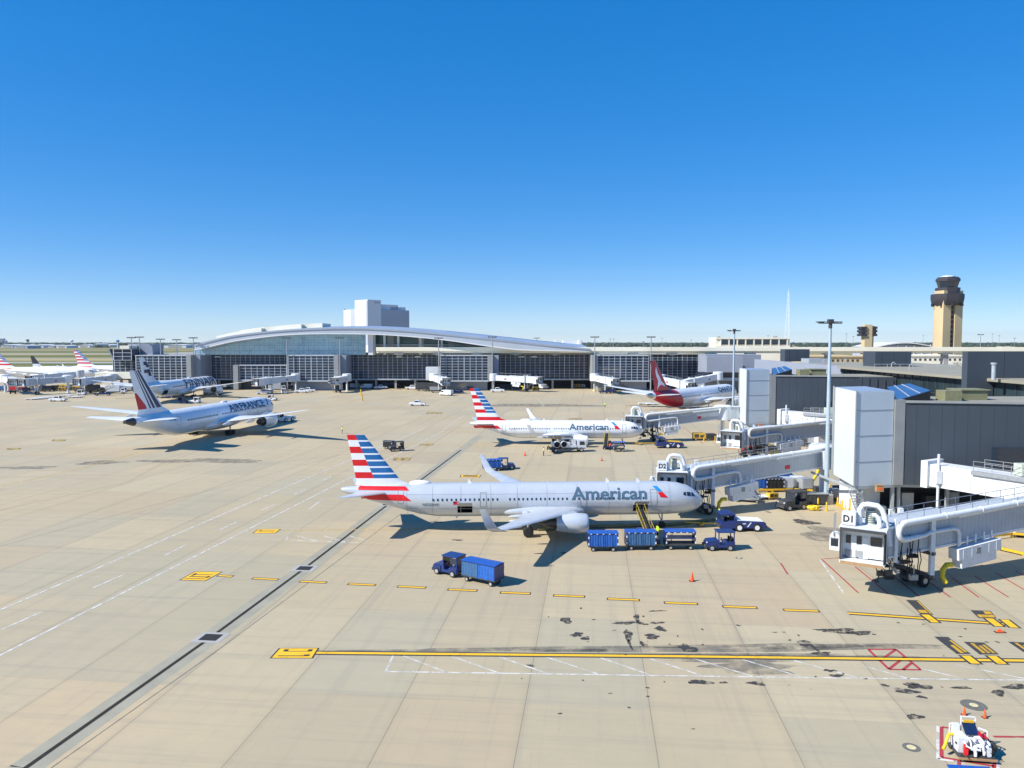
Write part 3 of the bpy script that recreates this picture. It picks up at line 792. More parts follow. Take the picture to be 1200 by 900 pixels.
lines('lead_in_line', gate2+gate3, .32, 'faint_line', Z2)
lines('taxi_line', [((0,570),(83,552),(165,530)),((205,508),(240,500),(262,492),(270,487)),((383,474),(405,471),(430,467)),((366,537),(300,543))][:3], .35, 'faint_line', Z2)
lines('service_road_line', [((-200,869),(0,768),(400,565),(520,505)),((-200,802),(0,715),(400,543),(500,501))], .22, 'line_white', Z2)
lines('service_road_line', [((1.7,738),(49,717)),((109,689),(146,673)),((193,651),(219,638)),((257,621),(277,612)),((306,598),(322,591)),((345,579.5),(358,573.5)),((378,563),(388,558.5)),
     ((520,503),(545,486)),((566,500),(580,478)),((632,468),(637,476))], .2, 'line_white', Z2)
lines('stand_hatching', [((461,768),(452,787),(900,793.5),(1200,797),(1350,799))], .16, 'line_white', Z1)
diag = [((470,767.5),(524,788)),((526,768),(584,788.5)),((583,769),(641,789)),((640,770),(700,789.5)),((704,771),(761,790.5)),((762,772),(822,791.5)),((812,771.5),(882,792.5)),((867,772),(940,793.5)),
        ((930,774),(1007,794.5)),((1010,780),(1066,795.5)),((1078,783),(1133,796.5)),((1120,779),(1200,795))]
lines('stand_hatching', diag, .14, 'line_white', Z1)
lines('stand_hatching', [((338,629),(334,633),(420,636)),((348,628),(372,634)),((380,628),(404,635)),((410,628),(430,634))], .18, 'line_white', Z1)
lines('stand_hatching', [((362,597),(378,585)),((0,0),(0,0))][:1], .2, 'line_white', Z1)
lines('equipment_box_line', [((1017.5,761),(1050,761),(1079,785),(1042,784.5),(1017.5,761)),((1050,761),(1033,773)),((1060,770),(1042,784)),((1068,777),(1058,785))], .22, 'line_red', Z1)
lines('equipment_box_line', [((962.5,655),(1006,695)),((965,655),(986,653.5)),((1002,664),(1041,696)),((1042,671),(1077,699)),((1084,679),(1114,700)),((1115,677),(1147,700)),((1142,675),(1182,700)),((1166,671),(1200,691)),((1190,669),(1230,692))], .16, 'line_red', Z2)
lines('equipment_box_line', [((960.8,655.5),(988.5,695))], .16, 'line_white', Z1)
lines('equipment_box_line', [((1099.5,851),(1099.5,889.5),(1120,892)),((1120.3,890),(1120.3,930)),((1128,891),(1128,930)),((1169,890),(1169,930))], .2, 'line_white', Z1)
lines('equipment_box_line', [((1103.3,852),(1103.3,887.5),(1165,898)),((1104,852),(1114,853.5)),((1164,863.3),(1230,864)),((1124,892),(1124,930)),((1165,892),(1165,930))], .2, 'line_red', Z2)
lines('equipment_box_line', [((855,555),(875,573)),((880,560),(905,580)),((905,558),(930,578)),((800,500),(824,520)),((868,517),(880,526)),((915,660),(923,673))], .16, 'line_red', Z2)
# drain
lines('drain_channel', [((-80,967.5),(30,900),(247,747),(357,666),(455,591),(540,527.5),(562,511))], 2.0, 'drain_band', .004)
lines('drain_slot', [((-80,967.5),(30,900),(247,747),(357,666),(455,591),(540,527.5))], .32, 'slot_black', .009)
for p in ((247,747),(357,666),(455,591)):
    x, y = G(*p); mb = MB(); r = -R(6.16)
    mb.prism([(-1.15,-1.0),(1.15,-1.0),(1.15,1.0),(-1.15,1.0)], .0, .013, 0); mb.prism([(-.72,-.62),(.72,-.62),(.72,.62),(-.72,.62)], .013, .02, 1)
    for k in range(7): mb.box(-.7+k*.2,-.64+k*.2,-.6,.6,.02,.03,2)
    o = mb.build('drain_grate', ['concrete_grey','slot_black','charcoal'], None, (x,y,0), r)
    tag(o, kind='structure')
# extra joints seen as straight seams on the left apron
lines('expansion_joint', [((0,640),(160,597),(300,560),(400,533)),((0,598),(150,565),(190,543),(270,517)),((300,545),(430,530),(480,524)),((0,560),(130,556)),((0,525.5),(80,526),(150,526.5)),((60,900),(262,757),(372,675),(470,602))], .07, 'joint_seal', Z1)

# stand markers
def marker(cs, bars, name='stand_marker', ym='line_yellow'):
    P = [Vector((*G(*c),0)) for c in cs]; c = sum(P, Vector())/4
    mb = MB(); mb.poly([(v.x,v.y,.006) for v in [c+(p-c)*1.10 for p in P]])
    tag(mb.build(name,'line_black',smooth=False), kind='structure')
    mb = MB(); mb.poly([(v.x,v.y,.012) for v in P]); tag(mb.build(name,ym,smooth=False), kind='structure')
    mb = MB()
    def at(s, t): return P[3]*(1-s)*(1-t)+P[2]*s*(1-t)+P[1]*s*t+P[0]*(1-s)*t
    for (s0,s1,t0,t1) in bars: mb.poly([(v.x,v.y,.018) for v in (at(s0,t0),at(s1,t0),at(s1,t1),at(s0,t1))])
    tag(mb.build(name,'line_black',smooth=False), kind='structure')
marker([(328.5,760),(372,760),(365,771),(318.5,771)], [(.1,.9,.16,.24),(.2,.85,.66,.72),(.14,.26,.66,.9),(.78,.9,.66,.9),(.76,.92,.22,.34)])
marker([(303,620.3),(328,620.3),(322,624.8),(297,624.8)], [(.12,.9,.3,.38),(.15,.85,.66,.74),(.1,.2,.6,.85)])
marker([(229,670),(259,670.5),(240,680.5),(212,679.5)], [(.05,.9,.14,.2),(.1,.95,.36,.44),(.1,.9,.62,.68),(.1,.2,.5,.8),(.8,.9,.3,.5)])
for (x, y, w, h) in [(509,484,9,.8),(674,491,8,.7),(500,521,8,.9),(471,538,10,1.5),(69,516,8,.9),(16,526,8,.9)]:
    if w: marker([(x-w+2,y-h),(x+w,y-h),(x+w-2,y+h),(x-w,y+h)], [(.2,.8,.45,.55)], ym='faint_line')
marker([(541,556.5),(563,556.8),(561,559.5),(540,559.3)], [(.1,.9,.3,.8)])
# crosses with aircraft-type text patches: black panels with small yellow lettering
def patch(cs, rows):
    P = [Vector((*G(*c),0)) for c in cs]
    mb = MB(); mb.poly([(v.x,v.y,.006) for v in P]); tag(mb.build('stop_position_text','line_black',smooth=False), kind='structure')
    def at(s, t): return P[0]*(1-s)*(1-t)+P[1]*s*(1-t)+P[2]*s*t+P[3]*(1-s)*t
    mb = MB(); rnd = random.Random(len(rows)*7+int(cs[0][0]))
    for (t0, t1, s0, s1) in rows:
        s = s0
        while s < s1:
            w = rnd.choice((.03,.045,.05)); mb.poly([(v.x,v.y,.012) for v in (at(s,t0),at(min(s+w,s1),t0),at(min(s+w,s1),t1),at(s,t1))]); s += w+.025
    tag(mb.build('stop_position_text','line_yellow',smooth=False), kind='structure')
patch([(1061.5,703),(1076,703.5),(1094,720.5),(1079,720)], [(.05,.95,.82,.95),(.7,.9,.1,.7)])
patch([(1137,715),(1161,716),(1168,724.5),(1147,724.5)], [(.55,.9,.1,.95),(.1,.45,.6,.95)])
patch([(1094.5,746),(1111,746.5),(1138,766.5),(1121,766.5)], [(.5,.95,.35,.62),(.2,.9,.75,.92)])
patch([(1129,752),(1153,753),(1171,767),(1148,767)], [(.1,.9,.25,.4),(.3,.9,.5,.65),(.2,.9,.75,.9)])
patch([(1181,752),(1205,753),(1222,765),(1199,764)], [(.1,.9,.25,.4),(.3,.9,.5,.65)])
for (cx, cy) in [(1090,725),(1165,729.5),(1183,731),(1137.5,773.3),(1168.5,773.6)]:
    a = G(cx-6,cy-4.6); b = G(cx+6,cy+4.6)
    mb = MB(); strip(mb, a, b, 1.0, .014, .1); tag(mb.build('stop_bar','line_black',smooth=False), kind='structure')
    mb = MB(); strip(mb, a, b, .62, .019, 0); tag(mb.build('stop_bar','line_yellow',smooth=False), kind='structure')

# oil stains: irregular blots lying on the concrete
def blot(px, py, rx, ry, seed, m='oil_stain', z=.016, n=26):
    x, y = G(px, py); s = (py-HZ)/HC; sy = (py-HZ)**2/(FP*HC)
    rnd = random.Random(seed); ph = [rnd.random()*6.28 for _ in range(4)]
    pts = []
    for i in range(n):
        t = 2*math.pi*i/n; k = 1+.22*math.sin(2*t+ph[0])+.16*math.sin(3*t+ph[1])+.12*math.sin(5*t+ph[2])+.1*rnd.uniform(-1,1)
        k *= (.86 if m == 'oil_stain' else 1); pts.append((x+rx/s*k*math.cos(t), y+ry/sy*k*math.sin(t), z))
    mb = MB(); mb.poly(pts); return tag(mb.build('oil_stain', m, smooth=False), kind='structure')
for i, q in enumerate([(985,739.5,24,2.8),(1008,742,14,3.2),(965,738,14,1.2),(942,752,8,2),(944,756,7,2),(955,760,3,5),(962,766,16,2),(973,786,8,2),(980,792,8,2.4),(1075,804,17,4.5),(1062,810,17,3.2),(1080,817,6,2),(1036,803,5,2),
        (1126,806,12,2),(1190,805,14,4),(1170,812,9,4),(821,799.5,14,3.6),(886,801,11,2.6),(848,800,5,1.5),(663,727,9,3.5),(676,744,9,3),(686,748,5,3),(736,744,6,7),(746,724,4,5),(738,755,2.5,6),(755,731.5,6,1.2),(764,746,11,3),(774,737,8,3),(770,730,9,1.6),(754,755,5,3),(806,760,12,5),(735,730,20,2),
        (770,716,10,1),(865,733,3,1),(900,540+60,3,1),(512,612,10,1),(536,633,6,1),(660,648,4,1),(944,612,18,3),(1072,840,10,4),(622,780,5,1.5)]):
    blot(*q, i)
rs = random.Random(21)
for i in range(45):
    px = rs.choice([rs.gauss(745,45), rs.gauss(680,25), rs.gauss(970,60), rs.gauss(1075,60), rs.uniform(600,1190)]); py = rs.choice([rs.gauss(737,12), rs.gauss(800,10), rs.gauss(750,9), rs.uniform(700,860)])
    if px < 1195: blot(px, py, rs.uniform(.8,3.2), rs.uniform(.4,1.3), 300+i, n=12)
for i, q in enumerate([(560,762,140,2.4),(760,761,210,3.2),(900,757,120,3),(1010,758,110,3.4),(700,767.5,240,2),(930,771,160,4),(880,783,60,6),(240,540,60,3),(30,548,30,2),(630,430+45,60,2),(975,625,40,7),(120,542,30,2)]):
    blot(*q, 100+i, 'rubber_smudge', .003)

# manhole lids
for (px, py, r) in [(1068,876,.5),(866,654,.38),(1141,826.5,.8)]:
    x, y = G(px, py); mb = MB()
    mb.prism([(r*math.cos(t*math.pi/10)*.95, r*math.sin(t*math.pi/10)*.95) for t in range(20)], 0, .02, 0)
    q_ = .32 if r > .7 else .5
    mb.prism([(r*q_*math.cos(t*math.pi/10), r*q_*math.sin(t*math.pi/10)) for t in range(20)], .02, .03, 1)
    o = mb.build('hydrant_pit', ['pit_grey','pit_cream'], None, (x,y,0)); tag(o, kind='structure')

# ================================================================ TERMINAL
YT = 360.0
def XT(px, Y=YT): return (px-600)/FP*Y*1.0016
def ZT(py, Y=YT): return W(600, py, Y)[1]
def glass_mat(name, c0, c1, rough=.08, metal=0.0, du=2.35, dz=1.28, flip=False, lit=.0):
    m = bpy.data.materials.new(name); m.use_nodes = True; nt = m.node_tree; N = nt.nodes; L = nt.links; b = N['Principled BSDF']
    g = N.new('ShaderNodeNewGeometry'); sp = N.new('ShaderNodeSeparateXYZ'); L.new(g.outputs['Position'], sp.inputs[0])
    def fl(s, d, o):
        x = N.new('ShaderNodeMath'); x.operation = 'ADD'; x.inputs[1].default_value = o; L.new(s, x.inputs[0])
        y = N.new('ShaderNodeMath'); y.operation = 'DIVIDE'; y.inputs[1].default_value = d; L.new(x.outputs[0], y.inputs[0])
        z = N.new('ShaderNodeMath'); z.operation = 'FLOOR'; L.new(y.outputs[0], z.inputs[0]); return z.outputs[0]
    c = N.new('ShaderNodeCombineXYZ'); L.new(fl(sp.outputs[1 if flip else 0], du, 1000), c.inputs[0]); L.new(fl(sp.outputs[2], dz, 10-4.8), c.inputs[1])
    w = N.new('ShaderNodeTexWhiteNoise'); w.noise_dimensions = '2D'; L.new(c.outputs[0], w.inputs['Vector'])
    w2 = N.new('ShaderNodeTexWhiteNoise'); w2.noise_dimensions = '1D'; L.new(fl(sp.outputs[2], dz, 10-4.8), w2.inputs['W'])
    nz = N.new('ShaderNodeTexNoise'); nz.inputs['Scale'].default_value = .06; L.new(g.outputs['Position'], nz.inputs['Vector'])
    ad = N.new('ShaderNodeMath'); ad.operation = 'MULTIPLY'; L.new(w2.outputs[0], ad.inputs[0]); L.new(nz.outputs[0], ad.inputs[1])
    a2 = N.new('ShaderNodeMath'); a2.operation = 'MULTIPLY_ADD'; a2.inputs[1].default_value = .5; L.new(w.outputs[0], a2.inputs[0]); L.new(ad.outputs[0], a2.inputs[2])
    mx = N.new('ShaderNodeMix'); mx.data_type = 'RGBA'; mx.inputs[6].default_value = (*c0,1); mx.inputs[7].default_value = (*c1,1); L.new(a2.outputs[0], mx.inputs[0])
    L.new(mx.outputs[2], b.inputs['Base Color']); b.inputs['Roughness'].default_value = rough; b.inputs['Metallic'].default_value = metal
    b.inputs['Specular IOR Level'].default_value = .4
    return m
GL_LOW = glass_mat('terminal_glass', (.006,.010,.022), (.04,.065,.11))
GL_UP = glass_mat('hall_glass', (.20,.36,.46), (.38,.55,.64), .12, .25)
GL_SIDE = glass_mat('concourse_glass', (.01,.018,.022), (.03,.05,.06), flip=True, du=3.0, dz=3)
T = empty('terminal_building', (0,YT,0), label='long glass airport terminal under an arched white roof, spanning the background', cat='terminal')
def part(mb, name, m, root=T): return mb.build(name, m, root, world=True)
def grid(mb, x0, x1, z0, z1, y, dx=2.35, dz=1.28, w=.15, h=.10, d=.07):
    n = max(1, round((x1-x0)/dx)); k = max(1, round((z1-z0)/dz))
    for i in range(n+1):
        x = x0+(x1-x0)*i/n; ww = w*(1.7 if i % 4 == 0 else 1); mb.box(x-ww/2,x+ww/2,y-d,y,z0,z1)
    for j in range(k+1):
        z = z0+(z1-z0)*j/k; mb.box(x0,x1,y-d*.8,y-.002,z-h/2,z+h/2)
ZB, ZU = 4.8, 16.3
xL, xR = XT(133), XT(828)
bayspec = [(160,220,232,345,16.0,1),(281,336,0,352,11.3,-1),(338,392,407,345,16.0,1),(516,572,579,345,16.0,1),(700,760,0,345,16.0,-1)]
mb = MB(); mb.box(xL,xR,YT,YT+1,ZB,ZU); part(mb,'glass_wall',GL_LOW)
mb = MB(); grid(mb, xL, xR, ZB, ZU, YT); part(mb,'mullion_grid','mullion')
mb = MB(); mb.box(xL,xR,YT+1,YT+75,ZB,ZU-.05); part(mb,'upper_floor','concrete_grey')
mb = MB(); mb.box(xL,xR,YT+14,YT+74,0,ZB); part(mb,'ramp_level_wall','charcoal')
mb = MB(); mb.box(xL,xR,YT-1.6,YT+.5,4.25,4.78); mb.box(xL,xR,YT+.5,YT+14,4.3,4.75); part(mb,'soffit','bridge_grey')
mb = MB(); mb.box(xL,xR,YT-.5,YT+3,ZU,ZU+.45); part(mb,'parapet','roof_tan')
x = xL+4; i = 0
while x < xR:
    mb = MB(); mb.box(x-.45,x+.45,YT-.9,YT+.1,0,4.25); part(mb,'column','concrete_grey')
    x += 9.4; i += 1
for (a, b, c, Y, zt, sd) in bayspec:
    xa, xb = XT(a,Y), XT(b,Y)
    z0 = 4.8
    mb = MB(); mb.box(xa,xb,Y,YT+.5,z0,zt); part(mb,'gate_lounge_glass',GL_LOW)
    mb = MB(); grid(mb,xa,xb,z0,zt,Y,2.6,1.28,.2,.14); part(mb,'mullion_grid','mullion')
    mb = MB(); mb.box(xa-.6,xb+.6,Y-.5,YT,z0-.6,z0-.02); mb.box(xa-.3,xb+.3,Y-.3,YT,zt+.01,zt+.4); part(mb,'floor_slab','bridge_grey')
    if sd > 0: mb = MB(); mb.box(xb+.02,xb+2.2,Y-1.2,YT-.2,4.5,zt+.5); part(mb,'side_fin','trim_grey'); mb = MB(); mb.box(xb+2.25,xb+4.8,Y+3,YT-.2,4.4,zt+.3); part(mb,'side_wall','wall_grey')
    else: mb = MB(); mb.box(xa-2.6,xa-.32,Y-1.2,YT-.2,.2 if Y > 350 else 4.5,zt+.4); part(mb,'side_fin','trim_grey')
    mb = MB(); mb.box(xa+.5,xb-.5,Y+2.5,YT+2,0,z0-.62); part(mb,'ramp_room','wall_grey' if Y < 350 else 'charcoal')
# pale annex at px 499-516
mb = MB(); mb.box(XT(499,350),XT(516,350),350,YT-.1,ZT(445.5,350),ZT(430.2,350)); part(mb,'annex','bridge_white')
# arched hall
top = [(228,404),(250,398.5),(270,394),(300,389.8),(330,387),(367,385),(400,384.2),(430,384.5),(480,387.3),(520,391),(580,397.3),(650,404.8),(690,408.6)]
bot = [(231,410.5),(270,401.2),(300,396.6),(332,393.2),(370,391.6),(432,392),(470,394),(520,398.7),(580,407.2),(610,410.5),(691,412)]
def cr(tab, x):
    if x <= tab[0][0]: return tab[0][1]
    for i in range(len(tab)-1):
        if x <= tab[i+1][0]:
            p1, p2 = tab[i], tab[i+1]; p0 = tab[i-1] if i else p1; p3 = tab[i+2] if i+2 < len(tab) else p2
            t = (x-p1[0])/(p2[0]-p1[0]); m1 = (p2[1]-p0[1])/(p2[0]-p0[0] or 1)*(p2[0]-p1[0]); m2 = (p3[1]-p1[1])/(p3[0]-p1[0] or 1)*(p2[0]-p1[0])
            return p1[1]*(2*t**3-3*t*t+1)+m1*(t**3-2*t*t+t)+p2[1]*(3*t*t-2*t**3)+m2*(t**3-t*t)
    return tab[-1][1]
YF = 350.0
pxs = [229+i*7.7 for i in range(61)]
fr = [(XT(p,YF), ZT(cr(top,p),YF), ZT(cr(bot,p),YF)) for p in pxs]
mb = MB()
for a, b in zip(fr, fr[1:]):
    za, zb2 = min(a[2],a[1]-.6), min(b[2],b[1]-.6)
    mb.add([(a[0],YF,za),(b[0],YF,zb2),(b[0],YF,b[1]),(a[0],YF,a[1]),(a[0],YF+14,za),(b[0],YF+14,zb2),(b[0],YF+14,b[1]-.1),(a[0],YF+14,a[1]-.1)],[(0,4,5,1),(7,6,5,4)])
    ha, hb = a[1]-za, b[1]-zb2
    for (t0,t1,mi_) in ((0,.14,0),(.14,.72,1),(.72,1,0)):
        mb.add([(a[0],YF,za+ha*t0),(b[0],YF,zb2+hb*t0),(b[0],YF,zb2+hb*t1),(a[0],YF,za+ha*t1)],[(0,1,2,3)],mi_)
part(mb,'roof_fascia',['fascia_white','fascia_grey'])
mb = MB()
for a, b in zip(fr, fr[1:]):
    for z_, y_ in ((.75,.06),(.45,.12)):
        pass
    mb.add([(a[0],YF-.35,a[1]-.55),(b[0],YF-.35,b[1]-.55),(b[0],YF-.35,b[1]+.12),(a[0],YF-.35,a[1]+.12),(a[0],YF+1,a[1]+.12),(b[0],YF+1,b[1]+.12),(a[0],YF+.0,a[1]-.55),(b[0],YF,b[1]-.55)],[(0,1,2,3),(3,2,5,4),(0,6,7,1)])
part(mb,'roof_edge','roof_metal')
ys = [YF+1,YF+15,YF+30,YF+45,YF+60,YF+75,YF+90]
mb = MB()
off = [0,.7,1.3,1.6,1.4,.6,-1.5]
for j in range(6):
    for i in range(len(fr)-1):
        a, b = fr[i], fr[i+1]; k = max(0,min(1,(i)/6)); k2 = max(0,min(1,(i+1)/6))
        mb.add([(a[0],ys[j],a[1]+.11+off[j]*k),(b[0],ys[j],b[1]+.11+off[j]*k2),(b[0],ys[j+1],b[1]+.11+off[j+1]*k2),(a[0],ys[j+1],a[1]+.11+off[j+1]*k)],[(0,1,2,3)], 1 if (36 < i < 57 and j in (2,3)) else 0)
part(mb,'arched_roof',['roof_metal','roof_blue'])
# roof lights, three stepped curved slabs
for (p0, p1, yc, dz_) in [(246,300,368,2.2),(270,345,372,2.7),(296,368,376,2.9)]:
    mb = MB(); n = 12
    for i in range(n):
        q = [p0+(p1-p0)*t/n for t in (i,i+1)]
        A_ = [(XT(p,YF), ZT(cr(top,p),YF)) for p in q]
        mb.add([(A_[0][0],yc-9,A_[0][1]+.2),(A_[1][0],yc-9,A_[1][1]+.2),(A_[1][0],yc-9,A_[1][1]+dz_),(A_[0][0],yc-9,A_[0][1]+dz_),(A_[0][0],yc+8,A_[0][1]+.2),(A_[1][0],yc+8,A_[1][1]+.2),(A_[1][0],yc+8,A_[1][1]+dz_),(A_[0][0],yc+8,A_[0][1]+dz_)],[(0,1,2,3),(3,2,6,7),(4,7,6,5),(0,3,7,4),(1,5,6,2)])
    part(mb,'roof_light','concrete_cream')
# glass of the hall
YG = 357.0
mb = MB(); xs = [XT(p,YG) for p in pxs if p <= 433]; zs = [ZT(cr(bot,p),YF)+.9 for p in pxs if p <= 433]
for i in range(len(xs)-1):
    mb.add([(xs[i],YG,ZU),(xs[i+1],YG,ZU),(xs[i+1],YG,max(ZU,zs[i+1])),(xs[i],YG,max(ZU,zs[i]))],[(0,1,2,3)])
part(mb,'hall_glass',GL_UP)
mb = MB()
x = xs[0]
def zroof(x_):
    for i in range(len(xs)-1):
        if xs[i] <= x_ <= xs[i+1]: return zs[i]+(zs[i+1]-zs[i])*(x_-xs[i])/(xs[i+1]-xs[i])
    return zs[-1]
i = 0
while x < xs[-1]:
    w_ = .22 if i % 4 else .4
    mb.box(x-w_/2,x+w_/2,YG-.15,YG-.01,ZU,max(ZU+.2,zroof(x))); x += 2.35; i += 1
z = ZU+1.28
while z < max(zs):
    xx = [q for q, zz in zip(xs, zs) if zz > z]
    mb.box(min(xx),xs[-1],YG-.13,YG-.02,z-.06,z+.06); z += 1.28
part(mb,'mullion_grid','mullion')
mb = MB(); mb.box(XT(432,354),XT(437.5,354),354,358,ZU,ZT(391,354)); part(mb,'column','fascia_white')
# open upper concourse right of the column
xa, xb = XT(437.5,YG), XT(612,YG)
def zb_at(X): return ZT(cr(bot, 600+X*FP/YF/1.0016), YF)
mb = MB()
n = 24
for i in range(n):
    q0 = xa+(xb-xa)*i/n; q1 = xa+(xb-xa)*(i+1)/n
    mb.add([(q0,YG+6,ZU),(q1,YG+6,ZU),(q1,YG+6,zb_at(q1)+1),(q0,YG+6,zb_at(q0)+1)],[(0,1,2,3)], 0 if i > 17 else (1 if i % 5 in (2,) else 2))
part(mb,'recessed_wall',['fascia_white','bridge_grey',glass_mat('recess_glass',(.04,.10,.11),(.12,.22,.24),.15)])
mb = MB()
for p in (437,449,465,491,516): 
    X = XT(p+2,YG); mb.box(X-.5,X+.5,YG,YG+1,ZU,zb_at(X)+.6)
mb.box(xa,XT(560,YG),YG+5.6,YG+5.9,ZU+4.4,ZU+4.9)
part(mb,'column','fascia_white')
# control room block at the left end
r = T
mb = MB(); mb.prism([(XT(135,350),350),(XT(160,350),350),(XT(160,350),YT),(XT(135,350),YT)],4.8,ZT(421.5,350)); part(mb,'glass_wall',GL_LOW)
mb = MB(); grid(mb,XT(135,350),XT(160,350),4.8,ZT(421.5,350),350); part(mb,'mullion_grid','mullion')
xa, xb = XT(129,346), XT(155,346); z0, z1 = ZT(422,346), ZT(409,346)
mb = MB(); mb.add([(xa+1.8,346.8,z0),(xb,346.8,z0),(xb,346,z1),(xa,346,z1),(xa+1.8,358,z0),(xb,358,z0),(xb,358,z1),(xa,358,z1)],[(0,1,2,3),(0,3,7,4),(1,5,6,2),(4,7,6,5),(3,2,6,7),(0,4,5,1)])
part(mb,'control_room',GL_LOW)
mb = MB(); grid(mb,xa+2,xb,z0,z1,346,3.4,1.7,.25,.2); mb.beam((xa+1.8,346.4,z0),(xa,345.7,z1),.5,.5); part(mb,'mullion_grid','mullion')
mb = MB(); mb.box(xa+4.5,xb-1.5,347,358,z1+.02,z1+1.5); part(mb,'roof_slab','concrete_cream')
mb = MB(); mb.box(XT(151,355),XT(180,355),355,366,ZU,ZT(403,355)); part(mb,'rooftop_box','wall_grey')
mb = MB(); mb.box(XT(110,345),XT(152,345),346,352,ZT(444,345),ZT(436.5,345)); part(mb,'fixed_walkway','concrete_cream')
# wall right of the glass
mb = MB(); mb.box(XT(828,322),XT(870,322),322,334,ZT(436.3,322),ZT(417.5,322)); part(mb,'blank_wall','wall_grey')
mb = MB(); mb.box(XT(822,325),XT(900,325),326,336,ZT(442.5,325),ZT(436.4,325)-.01); part(mb,'window_band','glass_dark')
mb = MB(); mb.box(XT(822,325),XT(900,325),324,336,ZT(446,325),ZT(442.5,325)-.02); part(mb,'lower_wall','bridge_grey')
mb = MB(); mb.box(XT(824,340),XT(888,340),336.1,350,0,16.8); part(mb,'link_building','wall_grey')
# small signs high on the glass
for p in (256,405,468,490,537,623+3,611,738,676+60):
    mb = MB(); X = XT(p,YT); mb.box(X-1.4,X+1.4,YT-.5,YT-.2,15.0,15.6); part(mb,'gate_number_box','fascia_white')

# rail guideway
GW = empty('elevated_rail_guideway', (0,356,0), label='cream concrete elevated rail guideway running above the terminal roofline', cat='guideway')
mb = MB(); mb.box(XT(441,352),420,352,356.9,ZT(411.4,352),ZT(406.8,352)); mb.box(XT(441,352),420,353.2,356.8,ZT(414.0,352),ZT(411.4,352)-.01); part(mb,'deck','concrete_cream',GW)
mb = MB()
x = XT(470,360)
while x < 420:
    m2 = MB(); m2.box(x-2.2,x+2.2,352.6,356.7,ZT(415.4,352),ZT(414.05,352)); m2.box(x-1.1,x+1.1,353.6,356.4,(0 if x > 100 else 16.0),ZT(415.4,352)-.01); part(m2,'pier','concrete_grey',GW)
    x += 18.4
# rooftop plant near px 670-800
RB = [(678,684,0,.6),(683,720,3,404),(700,793,4,406)]
mb = MB(); mb.box(XT(712,420),XT(788,420),420,432,14,ZT(403.2,420)); mb.box(XT(714,420),XT(726,420),419,420,14,ZT(400.5,420)); 
B1 = empty('rooftop_plant_building', (XT(750,420),420,0), label='pale block with small towers at the low right end of the arched roof', cat='building')
mb = MB(); mb.box(XT(660,420),XT(682,420),420,432,0,ZT(399.0,420)); part(mb,'block','hotel_white',B1)
mb = MB(); mb.box(XT(650,420),XT(653,420),420,424,0,ZT(398.0,420)); part(mb,'tower_stub','hotel_white',B1)
mb = MB(); mb.box(XT(678,420),XT(681,420),418,420,0,ZT(398.0,420)); part(mb,'tower_stub','hotel_white',B1)
B1.location.x = XT(665,420)
for c in [c for c in COL.objects if c.parent is B1]:
    dx = XT(750,420)-XT(665,420)
    for v in c.data.vertices: v.co.x += dx

# ================================================================ CONCOURSE ON THE RIGHT
CC = empty('concourse_building', (95,200,0), label='dark grey concourse with pale boxed gate ends and flat tan roof on the right', cat='concourse')
def cpart(mb, name, m): return mb.build(name, m, CC, world=True)
mb = MB(); mb.box(85.5,118,60,227,4.6,16.0); cpart(mb,'main_wall','wall_grey')
mb = MB(); mb.box(84.9,85.5,60,193,6.5,15.9); cpart(mb,'side_glass',GL_SIDE)
mb = MB()
for k in range(45): mb.box(84.75,84.9,60+k*3,60.12+k*3,6.5,15.9)
for z in (9.5,12.6): mb.box(84.78,84.9,60,193,z,z+.12)
cpart(mb,'mullion_grid','charcoal')
mb = MB(); mb.box(84.6,85.4,133,140,7,15.95); cpart(mb,'side_panel','wall_grey'); mb = MB(); mb.box(84.6,85.45,193,262,4.6,16.6); cpart(mb,'side_panel','wall_grey')
mb = MB(); mb.box(83.6,119,59,193,16.01,16.55); mb.box(85.5,119,193,228,16.01,16.55); cpart(mb,'roof','roof_tan')
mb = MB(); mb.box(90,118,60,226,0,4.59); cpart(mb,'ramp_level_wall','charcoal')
for (x0,x1,y0,y1,z1) in [(XT(1133,132),118,132,133.6,ZT(412,132)),(XT(1025,190),XT(1067,190),190,196.6,ZT(412.3,190)),(XT(919,235),XT(948,235),235,239,ZT(409.3,235))]:
    mb = MB(); mb.box(x0,x1,y0,y1,16.56 if x0 > 84 else 12,z1)
    for k in range(3): mb.box(x0+(x1-x0)*(k+.5)/3-.05,x0+(x1-x0)*(k+.5)/3+.05,y0-.06,y0,16.6,z1-.1)
    cpart(mb,'rooftop_box','wall_dark')
mb = MB(); mb.cyl((XT(1164,128),128,16.5),(XT(1164,128),128,ZT(426,128)),.35); mb.cyl((XT(1164,128),128,ZT(427,128)),(XT(1164,128),128,ZT(425,128)),.5); cpart(mb,'vent_pipe','pale_steel')
for (x,y) in [(88,125),(90,170),(92,182),(87,210),(95,215)]:
    mb = MB(); mb.tube([(x,y,16.5),(x,y,17.6),(x+.5,y,17.9),(x+1.0,y,17.5)],.12,8); cpart(mb,'vent_pipe','pale_steel')
mb = MB(); mb.box(87,92,220,226,16.56,17.8); cpart(mb,'roof_unit','pale_steel')
mb = MB(); mb.box(86,110,178,178.1,17.5,17.6)
for k in range(9): mb.cyl((86+k*3,178,16.5),(86+k*3,178,17.6),.05,n=6)
cpart(mb,'roof_rail','pale_steel')
